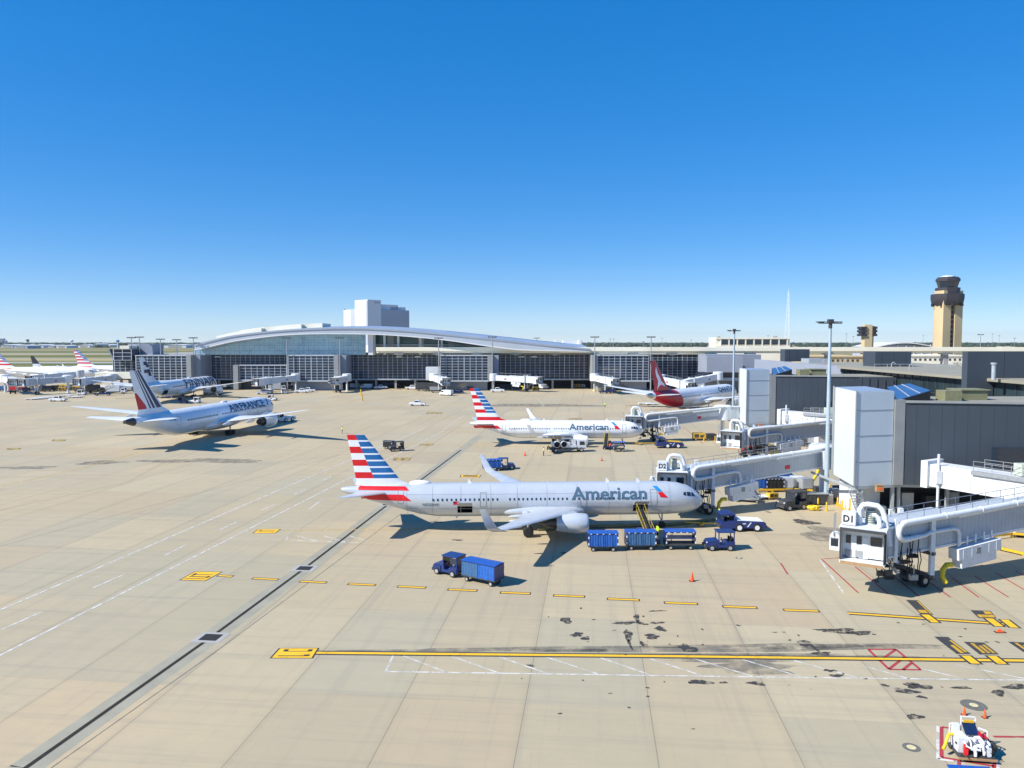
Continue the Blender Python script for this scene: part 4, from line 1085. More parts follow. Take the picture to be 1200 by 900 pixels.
def arm(dx, dy, top2=0.0):
    o = lambda x, y: (x+dx, y+dy)
    z0, zt, zb = 4.35, 16.6, 15.1
    P = [o(44.2,96),o(49.7,97.4),o(50.6,107.2),o(45.4,105.6)]
    mb = MB(); mb.prism(P, z0, zt); cpart(mb,'end_block','panel_pale')
    mb = MB()
    def seam(a, b, z): mb.beam((a[0],a[1],z),(b[0],b[1],z),.05,.06)
    for z in (7.5,10.9,14.2): 
        a, b = Vector(P[0]), Vector(P[1]); n = Vector((.24,-.97))*.01; seam((a+n), (b+n), z)
    cpart(mb,'panel_seam','trim_grey')
    mb = MB()
    mb.tube([(P[3][0]-.25,P[3][1]-.6,4.4),(P[3][0]-.25,P[3][1]-.6,zt+.2)],.09)
    cpart(mb,'drain_pipe','trim_grey')
    for (cx, cy) in (P[0],P[3]): mb = MB(); mb.box(cx-.12,cx+.02,cy-.1,cy+.1,z0,zt+.15); cpart(mb,'corner_trim','trim_grey')
    mb = MB(); mb.prism([(P[0][0]+.15,P[0][1]+.2),(P[1][0]-.2,P[1][1]+.15),(P[2][0]-.2,P[2][1]-.2),(P[3][0]+.2,P[3][1]-.2)], zt+.005, zt+.06); cpart(mb,'roof','roof_metal')
    mb = MB(); mb.prism([o(49.75,97.1),o(51.1,97.2),o(51.2,106),o(50.65,106)], z0, zb+.4); cpart(mb,'return_wall','trim_grey')
    mb = MB(); mb.prism([o(51.15,97.3),o(68,94.3),o(84.5-dx,93.4),o(84.5-dx,107),o(51.3,107)], z0, zb); cpart(mb,'gate_wall','wall_dark')
    mb = MB()
    k = 52.5
    while k < 76: 
        y = 97.3+(k-51.15)*(94.3-97.3)/(68-51.15); q = o(k,y); mb.box(q[0]-.025,q[0]+.025,q[1]-.022,q[1]+.1,z0+.1,zb-.1); k += 1.5
    cpart(mb,'panel_seam','seam_dark')
    mb = MB(); mb.prism([o(51.3,97.6),o(68,94.6),o(84-dx,93.8),o(84-dx,106.8),o(51.5,106.8)], zb+.01, zb+.12); cpart(mb,'roof','roof_tan')
    mb = MB(); mb.prism([o(51.15,97.1),o(68,94.1),o(68,94.5),o(51.15,97.5)], zb+.005, zb+.3); cpart(mb,'parapet','trim_grey')
    # skylight shed
    D_, A_, B_, C_ = [o(50.9,98.6)+(15.4,), o(53.3,106.5)+(16.6,), o(56.4,106.5)+(17.1,), o(55.4,99.2)+(16.6,)]
    bb = 15.15
    mb = MB(); mb.add([(q[0],q[1],q[2]-.1) for q in (D_,C_,B_,A_)]+[(q[0],q[1],bb) for q in (D_,C_,B_,A_)],[(4,5,1,0),(5,6,2,1),(6,7,3,2),(7,4,0,3),(0,1,2,3)]); cpart(mb,'skylight_base','black_gap')
    mb = MB(); mb.add([D_,C_,B_,A_]+[(q[0],q[1],q[2]-.09) for q in (D_,C_,B_,A_)],[(0,1,2,3),(4,5,1,0),(5,6,2,1),(6,7,3,2),(7,4,0,3)])
    for t in (.33,.67):
        a = [D_[i]+(C_[i]-D_[i])*t for i in range(3)]; b = [A_[i]+(B_[i]-A_[i])*t for i in range(3)]; a[2] += .04; b[2] += .04
        mb.beam(a, b, .09, .08, 1)
    cpart(mb,'skylight',['sky_blue_panel','bridge_grey'])
    q = o(56.8,98.2); mb = MB(); mb.box(q[0],q[0]+2.2,q[1],q[1]+2.2,zb+.13,zb+1.5); cpart(mb,'rooftop_unit','olive')
    q = o(60.0,100); mb = MB(); mb.box(q[0],q[0]+3.5,q[1],q[1]+3,zb+.13,zb+1.4); mb.box(q[0]-.2,q[0]+3.8,q[1]-.2,q[1]+3.2,zb+1.41,zb+1.55); cpart(mb,'rooftop_unit','olive')
    # door and dark window in the gate wall
    q = o(61.4,95.2); mb = MB(); mb.box(q[0],q[0]+7,q[1]-1.05,q[1]+.4,6.3,9.6); cpart(mb,'window','glass_dark')
    # ramp level under the arm
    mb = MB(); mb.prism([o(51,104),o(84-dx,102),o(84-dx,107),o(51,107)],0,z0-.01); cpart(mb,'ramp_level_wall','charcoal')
    mb = MB(); mb.prism([o(45.6,98.6),o(49.2,99.4),o(49.4,105.8),o(46.3,105.2)],0,z0-.01); cpart(mb,'stair_enclosure','bridge_white')
    mb = MB(); 
    for (x_,y_) in ((51,98.2),(57,97.4),(63,96.4),(69,95.5),(45.2,97),(50,97.8)): q = o(x_,y_); mb.box(q[0]-.2,q[0]+.2,q[1]-.2,q[1]+.2,0,z0-.01)
    q = o(51,97.5); mb.beam(o(44.4,96.2)+(4.15,), o(51,97.8)+(4.15,), .3,.38); mb.beam(o(51,97.8)+(4.15,), o(69,94.9)+(4.15,), .3,.38)
    mb.beam(o(43.4,108)+(4.1,), o(45.4,96.2)+(3.6,), .15,.3)
    cpart(mb,'steel_frame','pale_steel')
    mb = MB()
    q = o(45.0,97.2)
    for k in range(12): mb.box(q[0]-.9-.0*k,q[0]+.1,q[1]-k*.28-.3,q[1]-k*.28,3.6-k*.3,3.66-k*.3)
    for s in (-.95,.12): mb.beam((q[0]+s,q[1],4.6),(q[0]+s,q[1]-3.4,1.1),.05,.05); mb.beam((q[0]+s,q[1],3.6),(q[0]+s,q[1]-3.4,.1),.06,.22)
    for k in range(5): mb.cyl((q[0]-.95,q[1]-k*.8,3.6-k*.85),(q[0]-.95,q[1]-k*.8,4.6-k*.85),.03,n=6)
    cpart(mb,'service_stair','galvanised')
    for (x_,y_,w_,h_,m_) in [(46.4,97.6,.9,1.4,'galvanised'),(48.2,98.2,1.3,1.1,'equipment_green'),(53,101,1.6,2.3,'bridge_white'),(56,100.5,2.2,2.0,'charcoal'),(59,100,1.2,2.6,'bridge_grey'),(49.6,97.4,.7,.9,'bridge_white')]:
        q = o(x_,y_); mb = MB(); mb.box(q[0],q[0]+w_,q[1],q[1]+w_*.6,.2,h_+.2); mb.box(q[0]+.06,q[0]+w_-.06,q[1]-.03,q[1]-.002,.35,h_); mb.box(q[0]+.1,q[0]+w_-.1,q[1]+.05,q[1]+w_*.6-.05,0,.2)
        cpart(mb,'electrical_cabinet',m_)
    q = o(46.9,95.6); mb = MB(); mb.box(q[0],q[0]+.9,q[1],q[1]+.5,3.75,4.55); mb.box(q[0]-.06,q[0]+.96,q[1]-.06,q[1]+.56,4.55,4.62); mb.box(q[0]+.2,q[0]+.7,q[1]-.02,q[1],4.0,4.3,1); cpart(mb,'sign_box',['wood','orange'])
arm(0,0)
arm(8.3,71.5)
# ================================================================ JET BRIDGES
def jetbridge(label, rot, cab, yaw, zr=4.9, zc=3.6, gate=None, wall=None, pipe=-1, detail=2, name='jet_bridge', group=None, dc=.74, unit=True, wm='bridge_white', gm='bridge_white'):
    """rot, cab: ground points of the rotunda and the cab centre; zr, zc floor heights; pipe side -1 = camera side"""
    t = empty(name, (rot[0],rot[1],0), 0, label=label, cat='jet bridge', group=group)
    def P(mb, nm, m, par=t):
        o = mb.build(nm, m, None, world=False)
        return o
    def part(mb, nm, m, par=t):
        off = t.location
        mb.v = [(v[0]-off.x, v[1]-off.y, v[2]) for v in mb.v]
        return mb.build(nm, m, par)
    a = Vector((rot[0],rot[1],zr)); b = Vector((cab[0],cab[1],zc)); d = (b-a); Ln = d.length; d.normalize()
    n = Vector((d.y,-d.x,0)).normalized()
    if n.y > 0: n = -n           # n points towards the camera
    up = Vector((0,0,1))
    H_ = 2.75
    # rotunda
    mb = MB(); mb.lathe([(zr-.35,1.9),(zr-.3,2.05),(zr+H_+.1,2.05),(zr+H_+.35,1.7),(zr+H_+.4,.1)],(rot[0],rot[1],0),'z',20); 
    part(mb,'rotunda',wm)
    mb = MB(); mb.cyl((rot[0],rot[1],0),(rot[0],rot[1],zr-.35),.45,n=14); mb.cyl((rot[0],rot[1],0),(rot[0],rot[1],.25),.9,n=14); part(mb,'rotunda_column',wm)
    # tunnels
    def tun(s0, s1, w, h, nm):
        p = a+d*s0+up*(h/2); q = a+d*s1+up*(h/2)
        mb = MB(); mb.beam(p,q,w,h,1)
        if detail > 0:
            k = s0+.3; st = .55 if detail > 1 else 1.6
            while k < s1-.1:
                c = a+d*k+up*(h/2)
                for sd in (-1,1): 
                    o = c+n*sd*(w/2+.006); mb.beam(o-up*(h/2-.3), o+up*(h/2-.3), .05, .02, 1, up=tuple(n))
                k += st
            for sd in (-1,1):
                for zz_ in (.12,h-.12): mb.beam(a+d*s0+n*sd*(w/2+.03)+up*zz_, a+d*s1+n*sd*(w/2+.03)+up*zz_, .08, .2)
        return part(mb,nm,[wm,gm if gm != 'bridge_white' else ('tunnel_grey' if detail > 1 else 'bridge_white')])
    tun(1.6, Ln*.40, 2.45, 2.45, 'tunnel_section')
    tun(Ln*.38, Ln*.70, 2.75, 2.7, 'tunnel_section') 
    tun(Ln*.68, Ln-1.2, 3.0, 2.95, 'tunnel_section')
    if detail > 0:
        mb = MB(); c = a+d*(Ln*.3)+n*1.26+up*1.0; mb.beam(c-d*.45,c+d*.45,.04,.55); part(mb,'warning_sign','crimson')
    # drive column
    c = a+d*(Ln*dc); zt = c.z
    for sd in (-1,1):
        mb = MB(); p = c+n*sd*1.75; mb.box(p.x-.2,p.x+.2,p.y-.2,p.y+.2,1.1,zt+3.3); part(mb,'drive_column',wm)
    mb = MB(); mb.beam(c+n*2.0-up*(zt-1.15), c-n*2.0-up*(zt-1.15), .5,.45); mb.beam(c+n*2.0+up*(-.25), c-n*2.0+up*(-.25), .45,.3)
    mb.beam(Vector((c.x,c.y,.75))+d*1.1, Vector((c.x,c.y,.75))-d*1.1, 1.5,.35); part(mb,'bogie','charcoal')
    for sd in (-1,1):
        w = MB(); p = Vector((c.x,c.y,.6))+n*sd*.95; w.cyl(p-n*.22,p+n*.22,.6,n=18); w.cyl(p-n*.25,p+n*.25,.28,n=12,mi=1); part(w,'wheel',['rubber','silver_paint'])
    # cab
    ca = Vector((math.cos(yaw), math.sin(yaw), 0)); cn = Vector((-ca.y, ca.x, 0))
    W2, Dp, Hc = 1.85, 1.7, 2.9
    cc = Vector((cab[0],cab[1],zc))
    def q(u, v, w_): return cc+ca*u+cn*v+up*w_
    mb = MB()
    mb.beam(q(-Dp,0,-.12),q(Dp+.5,0,-.12),2*W2,.24,0); mb.beam(q(-Dp,0,Hc),q(Dp+.35,0,Hc),2*W2+.2,.2,0)
    mb.beam(q(-Dp,-W2+.05,Hc/2),q(Dp-.2,-W2+.05,Hc/2),.1,Hc-.12,0); mb.beam(q(-Dp,W2-.05,Hc/2),q(Dp-.2,W2-.05,Hc/2),.1,Hc-.12,0)
    mb.beam(q(-Dp,0,Hc/2),q(-Dp+.1,0,Hc/2),2*W2-.22,Hc-.12,0)
    # rounded back
    mb.cyl(q(-Dp+.15,0,.0),q(-Dp+.15,0,Hc-.05),W2*.98,n=20)
    cabo = part(mb,'cab',wm)
    mb = MB(); mb.beam(q(Dp-.75,0,Hc/2+.02),q(Dp-.68,0,Hc/2+.02),2*W2-.25,Hc-.25,0)
    for v in (-.95,.0): mb.beam(q(Dp-.66,v-.4,1.05),q(Dp-.66,v+.4,1.05),.03,1.95,0,up=(0,0,1))
    part(mb,'inner_wall',wm)
    for (v,w0,ww,hh) in ((-1.25,1.35,.42,.75),(-.35,1.35,.42,.75),(1.05,1.35,.95,.8)):
        mb = MB(); mb.beam(q(Dp-.63,v*pipe*-1-ww/2,w0+hh/2),q(Dp-.63,v*pipe*-1+ww/2,w0+hh/2),.03,hh); part(mb,'window','glass_dark')
    for v in (-1.25,-.35):
        mb = MB(); mb.beam(q(Dp-.62,v*pipe*-1-.3,.45),q(Dp-.62,v*pipe*-1+.3,.45),.03,.6); part(mb,'door_panel','olive' if False else 'trim_grey')
    mb = MB()
    for sd in (-1,1):
        for k in range(4): mb.beam(q(Dp-.15+k*.16,sd*(W2+.02-.03*k),.0),q(Dp-.15+k*.16,sd*(W2+.02-.03*k),Hc-.1),.09,.16,up=tuple(ca))
    mb.beam(q(Dp+.42,-W2,Hc-.05),q(Dp+.42,W2,Hc-.05),.45,.22); part(mb,'canopy','charcoal')
    mb = MB(); mb.beam(q(Dp+.5,-W2+.1,-.18),q(Dp+.5,W2-.1,-.18),.14,.28); part(mb,'bumper','wood')
    # control pod
    mb = MB(); pv = W2+.55; mb.beam(q(.4,-pv,1.15),q(1.3,-pv,1.15),.85,1.2); mb.cyl(q(.4,-pv,1.78),q(1.3,-pv,1.78),.41,n=12); pod = part(mb,'operator_pod',wm)
    mb = MB(); mb.beam(q(1.31,-pv,1.3),q(1.33,-pv,1.3),.62,.7); part(mb,'pod_window','glass_dark')
    # vertical lift columns behind the cab, hoses
    if detail > 1:
        e = a+d*(Ln-2.0)
        for sd in (-1,1):
            mb = MB(); p = e+n*sd*1.62; mb.box(p.x-.14,p.x+.14,p.y-.14,p.y+.14,e.z-.4,e.z+3.6); part(mb,'lift_post',wm)
        rc = random.Random(4)
        for k in range(8):
            mb = MB(); p = e+n*(1.65+rc.uniform(0,.25))+d*(-.5-.33*k+rc.uniform(-.15,.15)); q_ = d*rc.uniform(-.6,.6)
            mb.tube([p+up*rc.uniform(.3,2.0),p+up*.2+q_*.6,p+up*-.6+q_+n*.15,p+up*-1.2+q_*.4,p+up*-1.9-q_*.3],.045,6); part(mb,'cable','black_gap')
        for k in range(14):
            mb = MB(); p = Vector((e.x,e.y,0))+d*rc.uniform(-4.4,.6)+n*rc.uniform(-.8,1.5); z_ = rc.uniform(.7,2.6); s_ = rc.uniform(.2,.55)
            mb.box(p.x-s_,p.x+s_,p.y-s_*.5,p.y+s_*.5,z_,z_+rc.uniform(.15,.5)); mb.beam((p.x,p.y,z_),(p.x+rc.uniform(-1,1),p.y,z_+1.4),.08,.08); part(mb,'underframe',rc.choice(['charcoal','black_gap','charcoal','galvanised','rubber']))
        # pre-conditioned air pipe
        r_ = .28
        off = n*(1.5+.35) if pipe == -1 else -n*1.9
        o2 = a+off
        z1 = 3.15
        s_end = Ln-3.0
        mb = MB(); P0 = o2+d*.6+up*(z1-.25); P1 = o2+d*s_end+up*z1
        loop = [P1+d*.5+up*-.05, P1+d*.8+up*-.3, P1+d*.95+up*-.8, P1+d*.8+up*-1.25, P1+d*.45+up*-1.5, P1+d*-.2+up*-1.55, P1+d*-2.6+up*-1.5, P1+d*-3.0+up*-1.35+n*.0, P1+d*-3.6+up*-1.35, P1+d*-6.2+up*-1.4,P1+d*-6.8+up*-1.6,P1+d*-7.0+up*-2.2,P1+d*-7.0+up*-3.1]
        rr = [r_]*4+[r_*.95]*5+[r_*.6]*8
        path = [P0, P0+(P1-P0)*.5, P1]+loop
        mb.tube(path, rr[:len(path)], 14)
        k = .15
        while k < .98:
            c_ = P0+(P1-P0)*k; mb.cyl(c_-d*.06,c_+d*.06,r_+.05,n=14); k += .17
        part(mb,'air_duct',wm)
        mb = MB()
        mb.tube([q(.3,-.45,Hc+.1),q(.3,-.45,Hc+1.5),q(.3,-.2,Hc+1.95),q(.3,.2,Hc+2.05),q(.3,1.0,Hc+2.0),q(.25,1.35,Hc+1.7),q(.2,1.6,Hc+1.1),q(.2,1.75,Hc+.3),q(.0,2.05,Hc-1.6)],.24,14)
        mb.tube([q(.9,.65,Hc+1.2),q(.9,.9,Hc+1.25),q(.9,1.2,Hc+1.0),q(.9,1.3,Hc+.2)],.2,12)
        part(mb,'air_duct',wm)
        mb = MB(); mb.cyl(q(-.6,.35,Hc+.1),q(-.6,.35,Hc+1.35),.42,n=16); mb.cyl(q(-.6,.35,Hc+1.35),q(-.6,.35,Hc+1.42),.36,n=16,mi=1)
        for k in range(6): mb.cyl(q(-.6,.35,Hc+.25+.18*k),q(-.6,.35,Hc+.3+.18*k),.45,n=16,mi=1)
        part(mb,'roof_tank',['equipment_green','dark_metal'])
        # PCA unit slung under the tunnel
    if unit:
        u0, u1 = (Ln*.53, Ln*.71) if detail > 1 else (Ln*.45, Ln*.65); base = a+n*1.75
        mb = MB(); c0 = base+d*u0+up*(-.55); c1 = base+d*u1+up*(-.75)
        mb.beam(c0,c1,1.1,1.05); mb.beam(c0+up*-.95+d*.6,c1+up*-.95-d*.5,1.0,.85)
        for k in (.12,.3,.5,.7,.9):
            p = c0+(c1-c0)*k; mb.beam(p+n*.57-up*.45,p+n*.57+up*.45,.06,.04,1,up=tuple(n)); mb.beam(p+up*.45,p+up*1.4,.14,.14,0)
        p = c0+(c1-c0)*.55+n*.575; mb.beam(p-d*.3,p+d*.3,.04,.6,2)
        part(mb,'air_unit',[wm,'bridge_grey','trim_grey'])
        mb = MB(); p = c1+d*.2+up*-1.0
        mb.tube([p,p+d*.7+up*.1,p+d*1.2+up*-.3,p+d*1.3+up*-.9,p+d*1.0+up*-1.5+n*.2],.24,10); part(mb,'hose','hose_yellow')
    if detail > 0:
        # rails on top
        mb = MB()
        for sd in (-1,1):
            o = n*sd*.9
            mb.beam(a+d*2+o+up*3.5,a+d*(Ln-3)+o+up*3.75,.05,.05)
            k = 2.0
            while k < Ln-3: mb.beam(a+d*k+o+up*2.6,a+d*k+o+up*3.6,.04,.04,up=tuple(n)); k += 2.2
        part(mb,'roof_rail','galvanised')
        # service stair at the cab side away from the camera pipe
        s0 = c+d*2.2-n*2.4; 
        mb = MB(); top_ = Vector((s0.x,s0.y,zc+.1)); bot_ = top_-d*3.2; bot_.z = .1
        for k in range(12): p = top_+(bot_-top_)*(k/11); mb.beam(p-n*.45,p+n*.45,.26,.05)
        for sd in (-1,1):
            mb.beam(top_+n*sd*.48,bot_+n*sd*.48,.05,.2); mb.beam(top_+n*sd*.48+up*1,bot_+n*sd*.48+up*1,.05,.05)
            for k in (0,.33,.66,1): p = top_+(bot_-top_)*k+n*sd*.48; mb.beam(p,p+up*1,.04,.04,up=tuple(n))
        mb.beam(top_-n*.5,top_+n*1.0,1.0,.08); part(mb,'service_stair','galvanised')
        # gantry hoop beside the cab
        mb = MB(); v = -pipe*-(W2+.25)
        vv = -(W2+.6)
        mb.tube([q(1.4,vv,1.9),q(1.4,vv,3.9),q(.6,vv,3.9),q(.6,vv,1.9)],.05,6); part(mb,'handrail','galvanised')
    if gate:
        g = q(.9,-1.25,Hc+.75)
        mb = MB(); mb.beam(g-ca*.45,g+ca*.45,1.15,1.15); sg = part(mb,'gate_sign','bridge_white')
        vs, fs = text_polys(gate, .85, .03)
        for sgn in (1,):
            # lettering faces the apron
            e = cn if cn.x > 0 else -cn
            nn = ca
            decal('gate_lettering', [(u-.53,v-.3) for u,v in vs], fs, lambda u,v: g+e*u*.9+up*v+nn*.465-t.location, 'black_gap', t, step=0)
    if wall:
        w1 = Vector((wall[0],wall[1],zr)); dd = (a-w1); dd.z = 0; l_ = dd.length; dd.normalize()
        mb = MB(); mb.beam(w1+up*1.35,w1+dd*(l_-1.4)+up*1.35,2.7,2.8)
        mb.beam(w1+dd*.05+up*1.45,w1+dd*.9+up*1.45,3.6,3.4)
        k = 3.0
        while k < l_-1: 
            nn = Vector((dd.y,-dd.x,0)); nn = nn if nn.y < 0 else -nn
            mb.beam(w1+dd*k+nn*1.36+up*.1,w1+dd*k+nn*1.36+up*2.6,.05,.03,1,up=tuple(nn)); k += 3
        part(mb,'fixed_walkway',[wm,'trim_grey'])
        mb = MB(); p = w1+dd*(l_*.5)
        mb.cyl((p.x,p.y,0),(p.x,p.y,zr),.3,n=12); part(mb,'support_column',wm)
        if detail > 1:
            mb = MB(); s0 = w1+dd*(l_*.35)+up*2.8; s1 = w1+dd*(l_*.95)+up*2.8
            for sd in (-1,1):
                o = nn*sd*1.25
                for h_ in (.5,1.05): mb.beam(s0+o+up*h_,s1+o+up*h_,.05,.05)
                for k in range(6): pp = s0+(s1-s0)*(k/5)+o; mb.beam(pp,pp+up*1.05,.05,.05,up=tuple(nn))
            mb.beam(s0+nn*1.5-up*.3,s1+nn*1.5-up*.3,.3,.5)
            part(mb,'roof_rail','galvanised')
            m2 = MB(); pp = s0+(s1-s0)*.5; m2.box(pp.x-1.1,pp.x+1.1,pp.y-.7,pp.y+.7,pp.z+.05,pp.z+1.4); m2.box(pp.x-1.0,pp.x+1.0,pp.y-.75,pp.y-.71,pp.z+.2,pp.z+1.2); 
            if gate != 'D2' and cab[0] > 30: part(m2,'roof_air_handler','equipment_green')
            m3 = MB(); pm = w1+dd*2.2+nn*1.6; m3.cyl((pm.x,pm.y,0),(pm.x,pm.y,9.0),.16,n=10); m3.box(pm.x-.35,pm.x+.35,pm.y-.3,pm.y+.3,5.3,6.9); part(m3,'pipe_post',wm)
    return t
YW = math.atan2(-.81,-.50)
jetbridge('white jet bridge marked D1 with its open cab facing the camera, nearest on the right', (62.5,80.5), (32.4,68.0), YW, 4.8, 3.35, 'D1', wall=(53.6,95.8), dc=.80)
jetbridge('white jet bridge marked D2 docked at the nose of the silver airliner', (45.6,109.3), (20.9,97.6), math.atan2(-.99,-.15), 4.9, 3.3, 'D2', wall=(52,110.5), dc=.80)
jetbridge('white jet bridge docked at the nose of the white airliner with the fuel truck', (49.6,176), (27.8,170.5), math.atan2(-.99,-.15), 4.9, 3.1, None, wall=(58,178), dc=.76)
jetbridge('white jet bridge with its open cab facing the camera, between the two pale gate boxes', (71,153), (41.6,140.2), YW, 4.8, 3.35, None, wall=(60.3,167.3), dc=.80)
# far bridges
def fb(label, pr, pc, Yr, Yc, yaw=-90, zr=4.9, **k):
    xr, _ = W(pr,400,Yr); xc, _ = W(pc,400,Yc)
    jetbridge(label, (xr,Yr), (xc,Yc), R(yaw), zr, 3.9, None, detail=1, unit=k.pop('unit',False), group='jet bridges at the glass terminal', **k)
fb('pale jet bridge slanting down to the left in front of the arched glass', 346, 302, 344, 322, -120)
fb('short white jet bridge on a yellow stand right of the arched glass centre', 406, 392, 343, 330, -80)
fb('white jet bridge beside the pale annex', 508, 522, 346, 326, -70)
fb('long level white jet bridge in the middle of the glass terminal', 578, 630, 345, 337, -40, unit=True)
fb('white jet bridge at the far right gate lounge behind the wing tip', 697, 720, 344, 322, -60)
fb('white jet bridge above the tail of the red-tailed airliner', 774, 808, 300, 292, -60, zr=6.5)
fb('upper white jet bridge beside the blank grey wall', 842, 800, 314, 306, -120, zr=7.0)
fb('grey jet bridge in the middle of the far left apron', 78, 27, 330, 318, -100, gm='bridge_grey')
fb('pale jet bridge reaching left below the control room', 130, 92, 345, 322, -100)
fb('grey jet bridge at the left edge of the photo', 4, 16, 335, 322, -80)
fb('small jet bridge behind the grey one at far left', 92, 36, 360, 350, -110, zr=6)

# ================================================================ VEHICLES
def wheel(par, x, y, r, w=.22, hub='silver_paint'):
    mb = MB(); mb.lathe([(-w/2,r*.6),(-w/2,r*.92),(-w/3,r),(w/3,r),(w/2,r*.92),(w/2,r*.6)],(x,y,r),'y',16,0); mb.lathe([(-w/2-.01,.02),(-w/2-.01,r*.58),(w/2+.01,r*.58),(w/2+.01,.02)],(x,y,r),'y',12,1,caps=True)
    return mb.build('wheel',['rubber',hub],par)
def mk_tug(col='blue_paint', enclosed=True, driver=False):
    def f():
        t = empty('baggage_tug')
        mb = MB(); mb.side([(-1.45,.35),(1.5,.35),(1.55,.75),(1.35,1.02),(.25,1.12),(.15,.6),(-.5,.6),(-.55,.95),(-1.45,.95)],-.7,.7)
        for s in (-1,1): mb.side([(.55,.35),(1.4,.35),(1.4,.85),(.55,.9)],s*.70,s*.78); mb.side([(-1.35,.35),(-.45,.35),(-.45,.85),(-1.35,.85)],s*.70,s*.78)
        mb.build('body',col,t)
        mb = MB()
        for x in (-1.35,.25):
            for y in (-.68,.68): mb.box(x-.05,x+.05,y-.05,y+.05,.9,1.92)
        mb.box(-1.45,.4,-.76,.76,1.92,2.02); mb.box(-1.4,-1.34,-.63,.63,.9,1.3)
        mb.build('cab_frame',col,t)
        if enclosed:
            mb = MB(); mb.add([(.28,-.62,1.1),(.28,.62,1.1),(.24,.62,1.9),(.24,-.62,1.9)],[(0,1,2,3)]); mb.box(-1.39,-1.36,-.6,.6,1.3,1.88); mb.box(-1.28,-.55,.67,.69,1.25,1.85); mb.build_each('window','glass_dark',t)
        mb = MB(); mb.box(-1.0,-.55,-.5,.5,.6,.85); mb.box(-1.1,-.98,-.5,.5,.8,1.35); mb.tube([(.1,0.25,.9),(-.1,.25,1.15)],.03,6); mb.lathe([(-.02,.17),(.02,.17)],(-.12,.25,1.17),'x',12); mb.build('seat','rubber',t)
        mb = MB(); mb.box(1.5,1.68,-.7,.7,.32,.58); mb.box(-1.62,-1.45,-.25,.25,.35,.5); mb.build_each('bumper','charcoal',t)
        for y in (-.5,.5): m2 = MB(); m2.cyl((1.42,y,.84),(1.5,y,.82),.1,n=10); m2.build('headlight','white_paint',t)
        for x in (-.92,.98):
            for y in (-.72,.72): wheel(t,x,y,.33,.24)
        return t
    return f
def mk_cart(curtain='curtain_blue', second=None, roof='bright_blue', open_=False, L=3.3):
    def f():
        t = empty('baggage_cart'); h = L/2
        mb = MB(); mb.box(-h,h,-.78,.78,.52,.66); mb.box(-h+.1,h-.1,-.1,.1,.38,.52); mb.build('deck','charcoal',t)
        mb = MB()
        for x in (-h,h):
            s = .06 if x < 0 else -.06
            for y in (-.76,.76): mb.box(min(x,x+s),max(x,x+s),y-.04,y+.04,.66,2.02)
            mb.box(min(x,x+s)+.01,max(x,x+s)-.01,-.72,.72,.66,1.95 if not open_ else 1.9)
        mb.box(-h,h,-.03,.03,.66,1.98) if not open_ else mb.box(-h+.06,h-.06,-.76,.76,1.25,1.31)
        for y in (-.77,.77): mb.box(-h,h,y-.03,y+.03,1.93,2.03)
        mb.build('frame','blue_paint',t)
        mb = MB(); mb.add([(-h-.06,-.86,2.04),(h+.06,-.86,2.04),(h+.06,.86,2.04),(-h-.06,.86,2.04),(-h-.02,0,2.14),(h+.02,0,2.14)],[(0,3,2,1),(0,1,5,4),(2,3,4,5),(1,2,5),(3,0,4)]); mb.build('roof',roof,t)
        if not open_:
            for sd in (-1,1):
                for (x0,x1,c) in ((-h+.08,-.03,curtain),(.03,h-.08,second or curtain)):
                    mb = MB(); n = 26; pts = []
                    for i in range(n+1):
                        u = i/n; pts.append((x0+(x1-x0)*u, sd*(.79+.035*math.sin(u*34)+.02*math.sin(u*13+1))))
                    vs = [(p[0],p[1],.6+.02*math.sin(i*1.3)) for i,p in enumerate(pts)]+[(p[0],sd*.79,1.94) for p in pts]
                    mb.add(vs,[(i,i+1,n+2+i,n+1+i) for i in range(n)]); mb.build('curtain',c,t)
        mb = MB()
        for x in (-h+.05,h-.05):
            for k in range(2): mb.box(x-.06,x+.06,-.835,-.815,.75+k*.7,.98+k*.7)
        for k in range(5): mb.box(-h+.3+k*(L-.6)/4-.09,-h+.3+k*(L-.6)/4+.09,-.86,-.845,1.96,2.03)
        mb.build_each('reflector','white_paint',t)
        mb = MB(); mb.tube([(h,0,.45),(h+.9,0,.4)],.04,6); mb.lathe([(-.03,.1),(.03,.1)],(h+.95,0,.4),'z',10); mb.build('drawbar','yellow_paint',t)
        for x in (-h+.55,h-.55):
            for y in (-.62,.62): wheel(t,x,y,.24,.18)
        return t
    return f
